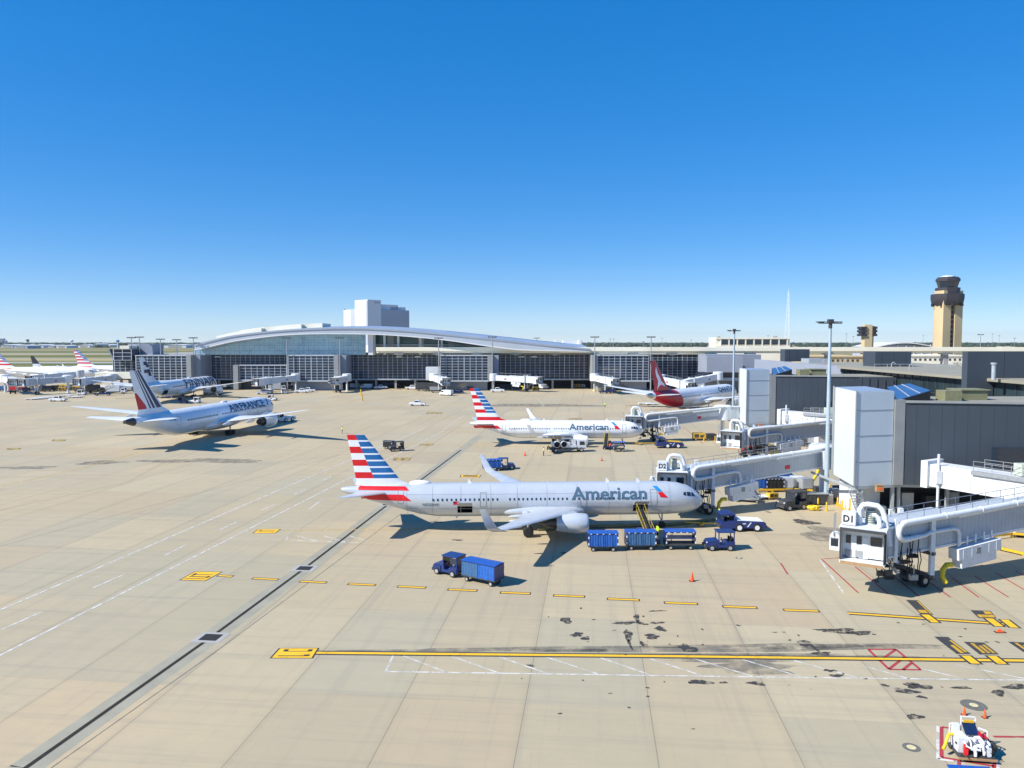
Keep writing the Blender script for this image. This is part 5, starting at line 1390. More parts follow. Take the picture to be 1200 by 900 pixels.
def mk_tractor(top='white_paint', yellow=False):
    def f():
        t = empty('pushback_tractor')
        mb = MB(); mb.side([(-2.9,.45),(2.9,.45),(2.95,1.1),(2.75,1.25),(-.9,1.45),(-2.85,1.3)][::-1],-1.2,1.2); mb.build('body','blue_paint',t)
        mb = MB(); mb.side([(-.8,1.46),(2.6,1.29),(2.6,1.36),(-.8,1.53)][::-1],-1.1,1.1); mb.build('deck_cover',top,t)
        mb = MB()
        for x in (-2.65,-1.15):
            for y in (-1.08,1.08): mb.box(x-.07,x+.07,y-.07,y+.07,1.3,2.15)
        mb.side([(-2.85,2.15),(-.95,2.15),(-1.1,2.32),(-2.0,2.42),(-2.75,2.32)][::-1],-1.2,1.2); mb.build('cab_frame','blue_paint',t)
        mb = MB(); mb.box(-1.18,-1.14,-1,1,1.45,2.14); mb.box(-2.68,-2.64,-1,1,1.35,2.14); mb.build_each('window','glass_dark',t)
        mb = MB(); mb.box(-2.2,-1.6,-.9,.9,1.31,1.55); mb.box(-2.55,-2.4,-.9,.9,1.31,1.8); mb.build('seat','rubber',t)
        for x in (-.55,1.75):
            for y in (-1.15,1.15): wheel(t,x,y,.55,.4,'white_paint')
        mb = MB(); mb.side([(.45,.62),(.6,.62),(1.05,1.22),(.9,1.22)][::-1],-1.215,-1.2); mb.box(-.1,.3,-1.215,-1.2,1.0,1.12); mb.build('stripe','aircraft_white',t)
        mb = MB(); mb.box(2.9,3.1,-1.1,1.1,.5,.8); mb.box(-3.1,-2.9,-1.1,1.1,.5,.8); mb.build_each('bumper','charcoal',t)
        return t
    return f
def mk_loader(col='blue_paint'):
    def f():
        t = empty('belt_loader')
        mb = MB(); mb.side([(-3.0,.4),(2.6,.4),(2.8,.9),(1.6,1.0),(-3.0,.9)][::-1],-.85,.85); mb.box(1.2,2.4,-.85,-.1,1.0,1.5); mb.build('body',col,t)
        mb = MB(); a = Vector((-3.4,.25,.9)); b = Vector((3.6,.25,3.0)); mb.beam(a,b,.85,.16,0)
        for k in range(14):
            p = a+(b-a)*(k/13)+Vector((0,0,.1)); mb.beam(p-Vector((0,.38,0)),p+Vector((0,.38,0)),.08,.04,1)
        mb.build('conveyor',['rubber','charcoal'],t)
        mb = MB()
        for y in (-.22,.72):
            mb.beam(a+Vector((0,y-.25,.0)),b+Vector((0,y-.25,0)),.05,.14,0)
            mb.beam(a+Vector((0,y-.25,.9)),b+Vector((0,y-.25,.9)),.06,.06,0)
            for k in range(7): p = a+(b-a)*(k/6)+Vector((0,y-.25,0)); mb.beam(p,p+Vector((0,0,.9)),.05,.05,0,up=(0,1,0))
        mb.build('side_rail','rail_yellow',t)
        mb = MB(); mb.beam((0,.25,.9),(1.5,.25,2.2),.2,.12); mb.beam((1.5,.25,.9),(.2,.25,1.8),.2,.12); mb.build('lift_arm','dark_metal',t)
        for x in (-2.1,1.9):
            for y in (-.8,.8): wheel(t,x,y,.38,.26)
        return t
    return f
def mk_pickup(col='white_paint'):
    def f():
        t = empty('pickup_truck')
        mb = MB(); mb.side([(-2.75,.5),(2.7,.5),(2.75,.95),(2.6,1.08),(1.35,1.18),(-2.75,1.15)][::-1],-.95,.95); mb.build('body',col,t)
        mb = MB(); v = [(-.9,1.16),(1.35,1.17),(.65,1.85),(-.75,1.87)]
        mb.add([(x,s*(.9 if z < 1.3 else .76),z) for s in (-1,1) for x,z in v],[(0,1,2,3),(7,6,5,4),(0,4,5,1),(1,5,6,2),(3,2,6,7),(0,3,7,4)]); mb.build('cabin',col,t)
        mb = MB()
        for s in (-1,1): mb.add([(-.7,s*.885,1.25),(1.1,s*.885,1.25),(.6,s*.785,1.76),(-.62,s*.785,1.76)],[(0,1,2,3)])
        mb.add([(1.33,-.8,1.23),(1.33,.8,1.23),(.74,.7,1.80),(.74,-.7,1.80)],[(0,1,2,3)]); mb.add([(-.93,-.8,1.28),(-.93,.8,1.28),(-.80,.7,1.78),(-.80,-.7,1.78)],[(0,1,2,3)])
        mb.build_each('window','glass_dark',t)
        mb = MB(); mb.box(-2.65,-1.0,-.8,.8,1.151,1.16); mb.build('load_bed','charcoal',t)
        mb = MB(); mb.box(-2.85,-2.75,-.9,.9,.5,.75); mb.box(2.72,2.85,-.9,.9,.5,.75); mb.build_each('bumper','silver_paint',t)
        for x in (-1.75,1.75):
            for y in (-.88,.88): wheel(t,x,y,.38,.25)
        for y in (-.7,.7): m2 = MB(); m2.box(2.74,2.78,y-.15,y+.15,.82,.98); m2.build('headlight','aircraft_white',t)
        return t
    return f
def mk_van(col='white_paint'):
    def f():
        t = empty('service_van')
        mb = MB(); mb.side([(-2.6,.45),(2.6,.45),(2.65,1.0),(2.1,1.25),(1.5,2.0),(1.2,2.1),(-2.55,2.1)][::-1],-.95,.95); mb.build('body',col,t)
        mb = MB(); mb.add([(2.13,-.8,1.28),(2.13,.8,1.28),(1.56,.75,1.98),(1.56,-.75,1.98)],[(0,1,2,3)])
        for s in (-1,1): mb.add([(.6,s*.96,1.25),(1.9,s*.96,1.25),(1.45,s*.96,1.85),(.6,s*.96,1.85)],[(0,1,2,3)])
        mb.build_each('window','glass_dark',t)
        mb = MB(); mb.box(2.6,2.75,-.9,.9,.45,.7); mb.box(-2.7,-2.6,-.9,.9,.45,.7); mb.build_each('bumper','charcoal',t)
        for x in (-1.6,1.65):
            for y in (-.88,.88): wheel(t,x,y,.36,.24)
        return t
    return f
def mk_box_truck(col='bridge_white', cab='white_paint', low=False):
    def f():
        t = empty('service_truck')
        mb = MB(); mb.box(-3.4,1.3,-1.15,1.15,1.0,2.2 if low else 3.3); mb.box(-3.42,1.32,-1.17,1.17,(2.2 if low else 3.3)+.005,(2.2 if low else 3.3)+.06); mb.build('cargo_box',col,t)
        mb = MB(); mb.side([(1.5,.6),(3.3,.6),(3.35,1.4),(3.0,2.3),(1.5,2.4)][::-1],-1.05,1.05); mb.build('cab',cab,t)
        mb = MB(); mb.add([(3.34,-.9,1.45),(3.34,.9,1.45),(3.05,.85,2.22),(3.05,-.85,2.22)],[(0,1,2,3)])
        for s in (-1,1): mb.add([(1.9,s*1.06,1.45),(3.1,s*1.06,1.45),(2.85,s*1.06,2.1),(1.9,s*1.06,2.1)],[(0,1,2,3)])
        mb.build_each('window','glass_dark',t)
        mb = MB(); mb.box(-3.4,3.2,-.5,.5,.6,.98); mb.box(3.3,3.5,-1,1,.5,.8); mb.build('chassis','charcoal',t)
        for x in (-2.3,2.3):
            for y in (-.95,.95): wheel(t,x,y,.46,.3)
        return t
    return f
def mk_fuel():
    t = empty('fuel_truck')
    mb = MB(); mb.side([(2.1,.6),(3.9,.6),(3.95,1.5),(3.6,2.5),(2.1,2.55)][::-1],-1.1,1.1); mb.build('cab','aircraft_white',t)
    mb = MB(); mb.add([(3.93,-.95,1.55),(3.93,.95,1.55),(3.66,.9,2.4),(3.66,-.9,2.4)],[(0,1,2,3)])
    for s in (-1,1): mb.add([(2.5,s*1.11,1.5),(3.7,s*1.11,1.5),(3.45,s*1.11,2.25),(2.5,s*1.11,2.25)],[(0,1,2,3)])
    mb.build_each('window','glass_dark',t)
    mb = MB(); mb.box(-3.9,3.7,-1.1,1.1,.65,1.0); mb.build('chassis','charcoal',t)
    mb = MB(); mb.lathe([(-3.4,.1),(-3.35,.5),(-2.9,.62),(-1.9,.62),(-1.7,.5),(-1.65,.1)],(0,-.35,1.75),'x',18); mb.box(-1.2,1.9,-1.0,1.0,1.02,1.5); mb.box(-.6,.5,-1.02,.3,1.5,2.1); mb.box(.9,1.7,-.9,.9,1.5,2.7); mb.build('filter_tank','aircraft_white',t)
    for x in (-2.4,-.9):
        mb = MB(); mb.lathe([(-.14,.65),(-.12,.7),(.12,.7),(.14,.65)],(x,-1.0,1.75),'y',20,0); mb.lathe([(-.2,.45),(.2,.45)],(x,-1.0,1.75),'y',16,1)
        for k in range(3): mb.lathe([(-.2,.5+.05*k),(.2,.5+.05*k)],(x,-1.0,1.75),'y',16,1)
        mb.build('hose_reel',['white_paint','rubber'],t)
    mb = MB(); mb.box(-.9,1.2,-.8,.8,2.75,2.82)
    for x in (-.9,1.2):
        for y in (-.8,.8): mb.cyl((x,y,1.5),(x,y,3.7),.04,n=6)
    for z in (3.2,3.7): mb.tube([(-.9,-.8,z),(1.2,-.8,z),(1.2,.8,z),(-.9,.8,z),(-.9,-.8,z)],.035,6)
    for k in range(8): mb.box(-1.6,-.9,-.3,.3,1.1+.2*k,1.13+.2*k)
    mb.build('platform','galvanised',t)
    mb = MB(); mb.tube([(-3.8,-.6,1.2),(-4.1,-.6,1.5),(-4.2,-.2,1.1),(-4.1,.3,.5)],.09,8); mb.build('hose','rubber',t)
    for x in (-2.6,2.9):
        for y in (-.95,.95): wheel(t,x,y,.5,.34)
    return t
def mk_uld(col='silver_paint'):
    def f():
        t = empty('cargo_container')
        mb = MB(); mb.side([(-.78,.55),(.78,.55),(1.0,.95),(1.0,2.1),(-.78,2.1)][::-1],-.75,.75); mb.build('shell',col,t)
        mb = MB(); mb.box(-.7,.85,-.78,-.752,.65,2.0)
        mb.build('door','bridge_grey',t)
        mb = MB(); mb.box(-1,1,-.8,.8,.4,.53); mb.box(1.0,1.7,-.04,.04,.42,.48); mb.build('dolly','charcoal',t)
        for x in (-.7,.7):
            for y in (-.65,.65): wheel(t,x,y,.2,.14)
        return t
    return f
def mk_gpu(col='white_paint'):
    def f():
        t = empty('ground_power_cart')
        mb = MB(); mb.side([(-1.3,.5),(1.3,.5),(1.3,1.4),(1.0,1.6),(-1.3,1.6)][::-1],-.7,.7); mb.build('housing',col,t)
        mb = MB(); mb.box(-1.1,-.2,-.73,-.702,.7,1.4); mb.box(.1,.9,-.73,-.702,.7,1.2); mb.build('grille','charcoal',t)
        mb = MB(); mb.tube([(1.3,0,.45),(2.2,0,.35)],.05,6); mb.box(-1.3,1.3,-.5,.5,.35,.49); mb.build('drawbar','yellow_paint',t)
        for x in (-.85,.85):
            for y in (-.65,.65): wheel(t,x,y,.28,.18)
        return t
    return f
def mk_cone():
    t = empty('traffic_cone'); mb = MB(); mb.lathe([(0.03,.17),(.75,.035),(.78,.02)],(0,0,0),'z',14); mb.build('cone','orange',t)
    mb = MB(); mb.prism([(-.22,-.22),(.22,-.22),(.22,.22),(-.22,.22)],0,.035); mb.build('base','rubber',t)
    return t
def mk_bollard():
    t = empty('bollard'); mb = MB(); mb.lathe([(0,.11),(1.15,.11),(1.24,.07),(1.26,.01)],(0,0,0),'z',12); mb.build('post','yellow_paint',t)
    mb = MB(); mb.lathe([(0,.2),(.05,.2),(.06,.12)],(0,0,0),'z',12); mb.build('base_plate','yellow_paint',t); return t
def mk_stairs():
    t = empty('boarding_stair')
    mb = MB(); mb.box(-1.7,1.7,-.7,.7,.45,.65)
    for s in (-.6,.6): mb.beam((-1.6,s,.6),(1.2,s,2.5),.06,.2)
    for k in range(10): mb.box(-1.5+k*.28,-1.25+k*.28,-.58,.58,.75+k*.19,.79+k*.19)
    mb.box(1.2,1.9,-.6,.6,2.5,2.56); mb.build('steps','galvanised',t)
    mb = MB()
    for s in (-.62,.62):
        mb.tube([(-1.6,s,1.5),(1.2,s,3.4),(1.9,s,3.4)],.035,6)
        for k in range(6): mb.cyl((-1.6+k*.56,s,.6+k*.38),(-1.6+k*.56,s,1.5+k*.38),.03,n=6)
    for x in (-1.2,1.5): mb.box(x-.05,x+.05,-.6,.6,.1,.5)
    mb.cyl((1.5,-.6,.5),(1.5,-.6,2.5),.05,n=6); mb.cyl((1.5,.6,.5),(1.5,.6,2.5),.05,n=6); mb.build('handrail','galvanised',t)
    for x in (-1.2,1.5):
        for y in (-.7,.7): wheel(t,x,y,.22,.14)
    return t
def mk_dumpster():
    t = empty('waste_skip'); mb = MB(); mb.side([(-1.5,.2),(1.5,.2),(1.8,1.5),(-1.8,1.5)][::-1],-.9,.9)
    mb.box(-1.85,1.85,-.95,.95,1.44,1.52)
    for k in range(5): mb.box(-1.3+k*.6,-1.2+k*.6,-.96,-.9,.25,1.44)
    mb.build('bin','charcoal',t); mb = MB(); mb.box(-1.7,1.7,-.85,.85,1.53,1.6); mb.build('lid','trim_grey',t); return t
# person ------------------------------------------------------------
def mk_person(pose=0, vest='hi_vis'):
    def f():
        J = [(0,0,.95),(0,0,1.15),(.0,0,1.40),(.01,0,1.50),(.02,0,1.60),(.03,0,1.72),
             (0,.20,1.42),(.03,.27,1.18),(.14 if pose else .04,.28,.95),(.20 if pose else .05,.28,.86),
             (0,-.20,1.42),(-.03 if not pose else .12,-.27,1.2),(.05 if not pose else .32,-.27,.98 if not pose else 1.12),(.06 if not pose else .40,-.27,.88 if not pose else 1.12),
             (0,.10,.90),(.06,.11,.50),(.02 if not pose else -.08,.12,.08),(.15 if not pose else .05,.13,.04),
             (0,-.10,.90),(-.02,-.11,.50),(-.08 if not pose else .1,-.12,.08),(.05 if not pose else .22,-.13,.04)]
        E = [(0,1),(1,2),(2,3),(3,4),(4,5),(2,6),(6,7),(7,8),(8,9),(2,10),(10,11),(11,12),(12,13),(0,14),(14,15),(15,16),(16,17),(0,18),(18,19),(19,20),(20,21)]
        rad = [.15,.14,.17,.06,.09,.095,.075,.05,.04,.045,.075,.05,.04,.045,.10,.065,.05,.045,.10,.065,.05,.045]
        me = bpy.data.meshes.new('b'); me.from_pydata(J,E,[]); ob = bpy.data.objects.new('b',me); COL.objects.link(ob)
        sk = ob.modifiers.new('s','SKIN'); 
        if not me.skin_vertices:
            bm = bmesh.new(); bm.from_mesh(me); bm.verts.layers.skin.verify(); bm.to_mesh(me); bm.free()
        for i, r_ in enumerate(rad): me.skin_vertices[0].data[i].radius = (r_, r_*(1.25 if i in (1,2,0) else 1)); me.skin_vertices[0].data[i].use_root = (i == 0)
        su = ob.modifiers.new('d','SUBSURF'); su.levels = 2
        bpy.context.view_layer.update()
        m2 = bpy.data.meshes.new_from_object(ob.evaluated_get(bpy.context.evaluated_depsgraph_get()))
        bpy.data.objects.remove(ob)
        m2.name = 'person'
        for n_ in ('navy_cloth',vest,'skin','navy_cloth'): m2.materials.append(M(n_))
        for p in m2.polygons:
            c = p.center
            p.material_index = 0 if c.z < .98 and abs(c.y) < .22 else (2 if (c.z > 1.5 and c.z < 1.72) or (abs(c.y) > .22 and c.z < 1.1) else (3 if c.z >= 1.72 else 1)); p.use_smooth = True
        o = bpy.data.objects.new('person', m2); COL.objects.link(o)
        h = MB(); h.lathe([(1.69,.115),(1.76,.11),(1.80,.07),(1.815,.01)],(.03,0,0),'z',12); h.build('cap','navy_cloth',o)
        return o
    return f
def PX(px, py): return G(px, py)
def pg(kind, mk, px, py, rz, label, cat, group=None, scale=1.0, z=0):
    x, y = G(px, py); return put(kind, x, y, R(rz), label, cat, group, make=mk, scale=scale, z=z)
BT = 'blue baggage tugs'; BC = 'blue baggage carts'
pg('tug', mk_tug(), 527, 672.5, 147, 'blue cabbed baggage tug pulling one cart across the open apron in the foreground', 'baggage tug', BT, 1.02)
pg('cartA', mk_cart('curtain_blue','curtain_dull',roof='bright_blue',L=3.9), 565.5, 682.2, 147, 'blue curtained cart hitched behind the lone foreground tug', 'baggage cart', BC)
rr = 1.5
pg('cartB', mk_cart(), 706, 644.5, 0, 'curtained blue cart below the engine, leftmost of the three by the silver airliner', 'baggage cart', BC)
pg('cartC', mk_cart('curtain_dull'), 750, 643, 0, 'darker curtained blue cart in the middle of the three by the silver airliner', 'baggage cart', BC)
pg('cartD', mk_cart(open_=True), 796, 642.5, 0, 'empty open-sided blue cart, rightmost of the three by the silver airliner', 'baggage cart', BC)
pg('tugopen', mk_tug(enclosed=False), 843, 643.5, 180, 'open blue tug parked right of the three carts', 'baggage tug', BT, 1.05)
pg('tractor', mk_tractor(), 868, 620.5, 0, 'large blue pushback tractor with white wheel hubs at the nose of the silver airliner', 'pushback tractor', scale=.93)
x0, y0 = G(803,616); x1, y1 = G(843,618); mb = MB()
mb.beam((0,0,.45),(x1-x0,y1-y0,.45),.14,.14); mb.beam(((x1-x0)*.45,-.0+(y1-y0)*.45,.2),((x1-x0)*.55,(y1-y0)*.55,.5),.9,.12); 
tb = empty('tow_bar',(x0,y0,0),label='yellow tow bar between the nose wheel and the large blue tractor',cat='tow bar'); mb.build('bar','yellow_paint',tb)
for f_ in (.42,.52): wheel(tb,(x1-x0)*f_,.35,.2,.12); wheel(tb,(x1-x0)*f_,-.35,.2,.12)
lx, ly = A_loc(13.8,-5.9)
put('loader', lx, ly, hd+R(90), 'blue belt loader with yellow rails reaching the open front cargo door', 'belt loader', make=mk_loader(), scale=.93)
x0, y0 = G(850,628)
# long air hose on the ground beneath the airliner
mb = MB(); pts = [G(*p) for p in ((630,622),(690,619),(740,617.5),(790,616),(838,610))]
mb.tube([(p[0],p[1],.22) for p in pts],.2,8); o = mb.build('ground_hose','olive'); tag(o,'long olive hose lying on the ground under the silver airliner','hose')
PPL = 'ground crew'
pg('person', mk_person(0), 770.5, 632, 200, 'person in yellow-green vest standing between the second and third cart', 'person', PPL, 1.02)
pg('person', mk_person(0), 401, 508, 30, 'person in yellow-green vest walking alone left of the big striped tail', 'person', PPL)
pg('person', mk_person(0), 637, 534, 0, 'person in green vest standing behind the white fuel truck', 'person', PPL)
pg('person2', mk_person(1), 709, 477.5, 60, 'person in yellow vest walking alone right of the second striped tail', 'person', PPL)
pg('personO', mk_person(1,'orange'), 715, 528, 180, 'person in orange vest at the belt loader of the white airliner', 'person', PPL)
x, y = G(855,618.5); put('personT', x-1.2, y+.4, 0, 'person in yellow vest sitting at the cab of the large blue tractor', 'person', PPL, z=.75, make=mk_person(1))
CN = 'orange traffic cones'
for (px,py,lab) in [(811,681,'orange traffic cone alone on the concrete in front of the open blue cart'),(705,540,'orange cone in front of the white airliner belt loader'),(615,534,'small orange cone left of the fuel truck'),(1130,838,'orange cone left behind the white air cart at the bottom right'),(1154,841,'orange cone right behind the white air cart at the bottom right'),
        (1083,735+3,'fallen-looking red cone by the short yellow lead line') ,(853,540,'orange cone with a long pole behind the D2 bridge')][:5]:
    pg('cone', mk_cone, px, py, 0, lab, 'traffic cone', CN, .68 if py > 800 else 1.15)
x, y = G(1172,741); mb = MB(); mb.add([(-.35,-.12,0),(.35,-.12,0),(.35,.12,0),(-.35,.12,0),(-.05,0,.3)],[(0,3,2,1),(0,1,4),(1,2,4),(2,3,4),(3,0,4)]); mb.box(-.42,.42,-.18,.18,0,.04,1)
o = mb.build('wheel_chock',['orange','rubber'],None,(x,y,0)); tag(o,'small orange and black chock lying below the rightmost yellow crossbars','wheel chock')
# gate D3
pg('fuel', mk_fuel, 664, 529.5, 12, 'white fuel truck with hose reels under the wing of the white airliner', 'fuel truck', scale=1.0)
x, y = B737[0][0]+11.0, B737[0][1]-6.2
put('loader2', x, y, R(80), 'dark blue belt loader at the forward hold of the white airliner', 'belt loader', make=mk_loader(), scale=.9)
pg('cartE', mk_cart(open_=True, L=2.4), 725, 529, 0, 'small blue cart right of the belt loader at the white airliner', 'baggage cart', BC)
pg('tractor2', mk_tractor('yellow_paint'), 784, 524.5, 0, 'blue pushback tractor with a yellow top at the nose of the white airliner', 'pushback tractor', scale=.98)
x0, y0 = G(744,521.5); tb = empty('tow_bar',(x0,y0,0),label='yellow tow bar at the nose wheel of the white airliner',cat='tow bar'); mb = MB(); mb.beam((0,0,.45),(4.4,.0,.45),.16,.16); mb.beam((1.2,-.4,.3),(1.2,.4,.3),.5,.2); mb.build('bar','yellow_paint',tb); wheel(tb,1.2,.4,.2,.12); wheel(tb,1.2,-.4,.2,.12)
pg('tug', mk_tug(), 593, 549.5, 5, 'dark blue tug behind the raised winglet of the silver airliner', 'baggage tug', BT)
pg('cartB', mk_cart(), 576.5, 551.5, 12, 'blue cart behind the raised winglet of the silver airliner', 'baggage cart', BC)
pg('tugk', mk_tug('charcoal'), 465, 528.5, 200, 'dark ground tractor right of the striped tail tip, nearer of a pair', 'baggage tug', BT, 1.0)
pg('cartG', mk_cart('rubber',roof='charcoal',L=2.8), 456, 526, -25, 'dark cart right of the striped tail tip, farther of a pair', 'baggage cart', BC, .85)
# second wide-body tug
pg('tractorW', mk_tractor('white_paint'), 333, 494, 60, 'low tractor pushing the blue and red tailed wide-body, under its right wing', 'pushback tractor', scale=1.1)
for o in [c for c in COL.objects if c.parent is PROTO['tractorW'] and c.name.startswith(('body','cab_frame'))]: o.data.materials[0] = M('bridge_white')

# gate area between D1 and D2
pg('stairs', mk_stairs, 877, 588, 160, 'grey wheeled boarding stair left of the containers under the D2 bridge', 'boarding stair', scale=1.0)
pg('uldg', mk_uld('bridge_grey'), 921, 575, 0, 'grey cargo container on a dolly behind the dark tractor, left one', 'cargo container', 'cargo containers by the light mast')
pg('uldw', mk_uld('bridge_white'), 933, 574, 0, 'white cargo container on a dolly beside the grey one', 'cargo container', 'cargo containers by the light mast')
pg('uldt', mk_uld('silver_paint'), 943, 576, 8, 'silver cargo container nearest the light mast', 'cargo container', 'cargo containers by the light mast')
pg('cartF', mk_cart('curtain_blue',L=2.6), 893, 575, 5, 'blue curtained cart in the row under the D2 bridge tunnel', 'baggage cart', BC)
pg('cartG', mk_cart('rubber',roof='charcoal',L=2.8), 906, 575.5, 5, 'black cart in the row under the D2 bridge tunnel', 'baggage cart', BC)
pg('cartF', mk_cart(), 916, 568, 5, 'blue curtained cart behind the grey cargo container', 'baggage cart', BC)
pg('tugk', mk_tug('charcoal'), 928, 596.5, 200, 'black ground tractor with a green panel, below the containers', 'baggage tug', BT, 1.25)
x, y = G(920,597); mb = MB(); mb.box(x-.0,x+.9,y-1.6,y-1.5,.6,1.4)
pg('gpuy', mk_gpu('yellow_paint'), 905, 585, 20, 'yellow ground cart left of the black tractor', 'ground cart', scale=.6)
pg('skip', mk_dumpster, 953, 590.5, 0, 'dark grey waste skip beside the light mast', 'waste skip')
pg('tug', mk_tug(), 876, 580, 0, 'dark blue tug under the D2 bridge, mostly in shade', 'baggage tug', BT, .8)
BO = 'yellow bollards'
for (px,py,lab) in [(944.5,592,'yellow bollard left of the waste skip'),(958.5,594,'yellow bollard between waste skip and light mast'),(968.5,599,'yellow bollard in front of the light mast'),(931,573,'yellow bollard between the cargo containers'),(905,572.5,'yellow bollard behind the yellow ground cart'),(961.5,575,'yellow bollard left of the light mast, farther back'),(972.5,577,'yellow bollard just right of the light mast'),(981.5,593,'yellow bollard at the left end of the low yellow rail'),(987,597,'yellow bollard in the middle of the low yellow rail')]:
    pg('bollard', mk_bollard, px, py, 0, lab, 'bollard', BO)
def yrail(pts, label, h=(.35,), posts=True):
    P = [G(*p) for p in pts]; t = empty('yellow_guard_rail',(P[0][0],P[0][1],0),label=label,cat='guard rail')
    mb = MB()
    for z in h:
        for a, b in zip(P,P[1:]): mb.beam((a[0]-P[0][0],a[1]-P[0][1],z),(b[0]-P[0][0],b[1]-P[0][1],z),.22,.25)
    mb.build('rail','yellow_paint',t); mb = MB()
    for a in P: mb.box(a[0]-P[0][0]-.1,a[0]-P[0][0]+.1,a[1]-P[0][1]-.1,a[1]-P[0][1]+.1,0,max(h)+.1)
    mb.build('post','yellow_paint',t); return t
yrail([(981,592),(992,602),(998,597)],'low yellow guard rail in front of the pale gate box',(.3,))
yrail([(996,600),(998,588)],'taller yellow guard rail beside the D1 sign',(.5,1.1,1.7))
yrail([(888,577),(905,577),(930,576),(960,578)],'long yellow guard rail under the D2 bridge',(.4,))
yrail([(1160,637),(1170,645),(1200,652),(1230,658)],'yellow ground pipe rail at the right edge below the D1 bridge',(.3,))
yrail([(1163,633),(1186,630),(1210,632)],'yellow kerb rail behind the D1 bridge at the right edge',(.5,))
mb = MB(); rnd = random.Random(2)
path = []
for k in range(40): path.append((.7*math.cos(k*.8)*(1+.2*math.sin(k)), .5*math.sin(k*.8)*(1+.2*math.cos(k*1.7)), .12+.012*k))
x, y = G(953,598); mb.tube(path,.10,8); o = mb.build('coiled_hose','hose_yellow',None,(x,y,0)); tag(o,'coil of yellow hose on the ground in front of the waste skip','hose')
# hanging hose under D2
x, y = G(955,571)
mb = MB(); mb.tube([(.6,0,4.4),(.65,0,3.4),(.35,0,2.2),(-.3,0,1.2),(-1.3,0,.9)],.24,10); mb.cyl((-1.2,0,.92),(-2.0,0,.75),.28,n=10,mi=1); o = mb.build('hanging_hose',['hose_yellow','white_paint'],None,(x,y,0)); tag(o,'yellow hose hanging from the D2 bridge beside the containers','hose')
# gate between the arms
pg('gpur', mk_gpu('red_paint'), 877, 531, 0, 'bright red ground cart right of the open bridge cab', 'ground cart')
pg('gpuk', mk_gpu('charcoal'), 887, 531, 10, 'black ground cart beside the bright red one', 'ground cart')
pg('uldd', mk_uld('charcoal'), 949, 523, 0, 'black container standing left of the white housings by the light mast', 'cargo container', 'containers between the gate boxes', 1.3)
pg('uldw', mk_uld('bridge_white'), 960, 524, 0, 'white housing just left of the light mast, under the rear bridge', 'cargo container', 'containers between the gate boxes', 1.2)
pg('gpuy', mk_gpu('yellow_paint'), 819, 516, 0, 'yellow ground cart left of the open bridge cab', 'ground cart', scale=1.1)
pg('gpuk', mk_gpu('charcoal'), 832, 516, 15, 'black ground cart among the yellow fittings left of the open cab', 'ground cart')
for (px,py,lab) in [(825,518,'yellow bollard between the yellow and black carts'),(838,517,'yellow bollard right of the black cart'),(846,513,'yellow bollard beside the bridge cab step'),(936,528,'yellow bollard below the rear bridge air unit')]:
    pg('bollard', mk_bollard, px, py, 0, lab, 'bollard', BO)
yrail([(812,515),(830,514),(846,512)],'low yellow rail left of the open bridge cab',(.4,))
pg('van', mk_van(), 1004, 590, 90, 'white service van behind the D1 cab in the shade of the gate box', 'service van')
pg('gpub', mk_gpu('bright_blue'), 1060, 588, 0, 'bright blue cart behind the D1 bridge ducts', 'ground cart')
pg('uldw', mk_uld('bridge_white'), 1192, 628, 0, 'white container behind the D1 bridge at the right edge', 'cargo container')
pg('cartH', mk_cart('curtain_blue'), 1182, 618, 10, 'blue cart behind the D1 bridge near the right edge', 'baggage cart', BC)

# ---- white air-conditioning cart bottom right
x, y = G(1138,886); t = empty('air_conditioning_cart',(x,y,0),R(-8),label='white air cart of pipes with a dark blue panel, standing in a painted box',cat='air cart')
mb = MB(); mb.box(-1.6,1.6,-1.3,1.3,.35,.6); mb.box(-1.7,1.75,-1.4,-1.25,.3,.5,1); mb.build('chassis',['charcoal','wood'],t)
mb = MB(); mb.box(-1.45,-.55,-.6,.9,.6,2.0); mb.box(-1.3,-.7,.95,1.3,.6,2.6); mb.box(-.3,1.2,-.2,.6,.6,1.7); mb.box(.9,1.3,-1.1,-.3,.6,1.4); mb.build('housing','bridge_white',t)
rq = random.Random(8)
for k in range(22):
    mb = MB(); a_ = (rq.uniform(-1.5,1.4),rq.uniform(-1.25,.2),rq.uniform(.6,1.5)); s_ = rq.uniform(.08,.25); mb.box(a_[0]-s_,a_[0]+s_,a_[1]-s_*.7,a_[1]+s_*.7,a_[2],a_[2]+rq.uniform(.1,.5)); mb.build('fitting',rq.choice(['charcoal','galvanised','white_paint','bare_metal','charcoal']),t)
mb = MB(); mb.add([(-.45,.2,2.0),(.75,.2,2.0),(.75,1.15,2.75),(-.45,1.15,2.75),(-.45,.25,1.9),(.75,.25,1.9),(.75,1.2,2.65),(-.45,1.2,2.65)],[(0,1,2,3),(7,6,5,4),(0,4,5,1),(1,5,6,2),(2,6,7,3),(3,7,4,0)]); mb.build('solar_panel','solar_navy',t)
mb = MB(); mb.box(-.55,.85,1.18,1.25,2.1,3.3); 
for o in (mb,): o.v = []; o.f = []; o.m = []
for a, b in (((-.5,1.2,.6),(-.5,1.2,3.3)),((.8,1.2,.6),(.8,1.2,3.3)),((-.5,1.2,3.3),(.8,1.2,3.3)),((-.5,1.2,2.9),(.8,1.2,2.9)),((-1.5,1.25,.6),(-1.5,1.25,2.5)),((-1.5,1.25,2.5),(-.7,1.25,2.5)),((1.0,.9,.6),(1.0,.9,2.4)),((1.0,.9,2.4),(1.5,.3,2.4)),((1.5,.3,2.4),(1.5,.3,.6)),((-.5,.2,.6),(-.5,.2,2.0)),((.75,.2,.6),(.75,.2,2.0))): mb.beam(a,b,.09,.09,up=(0,1,0) if a[0]==b[0] and a[1]==b[1] else (0,0,1))
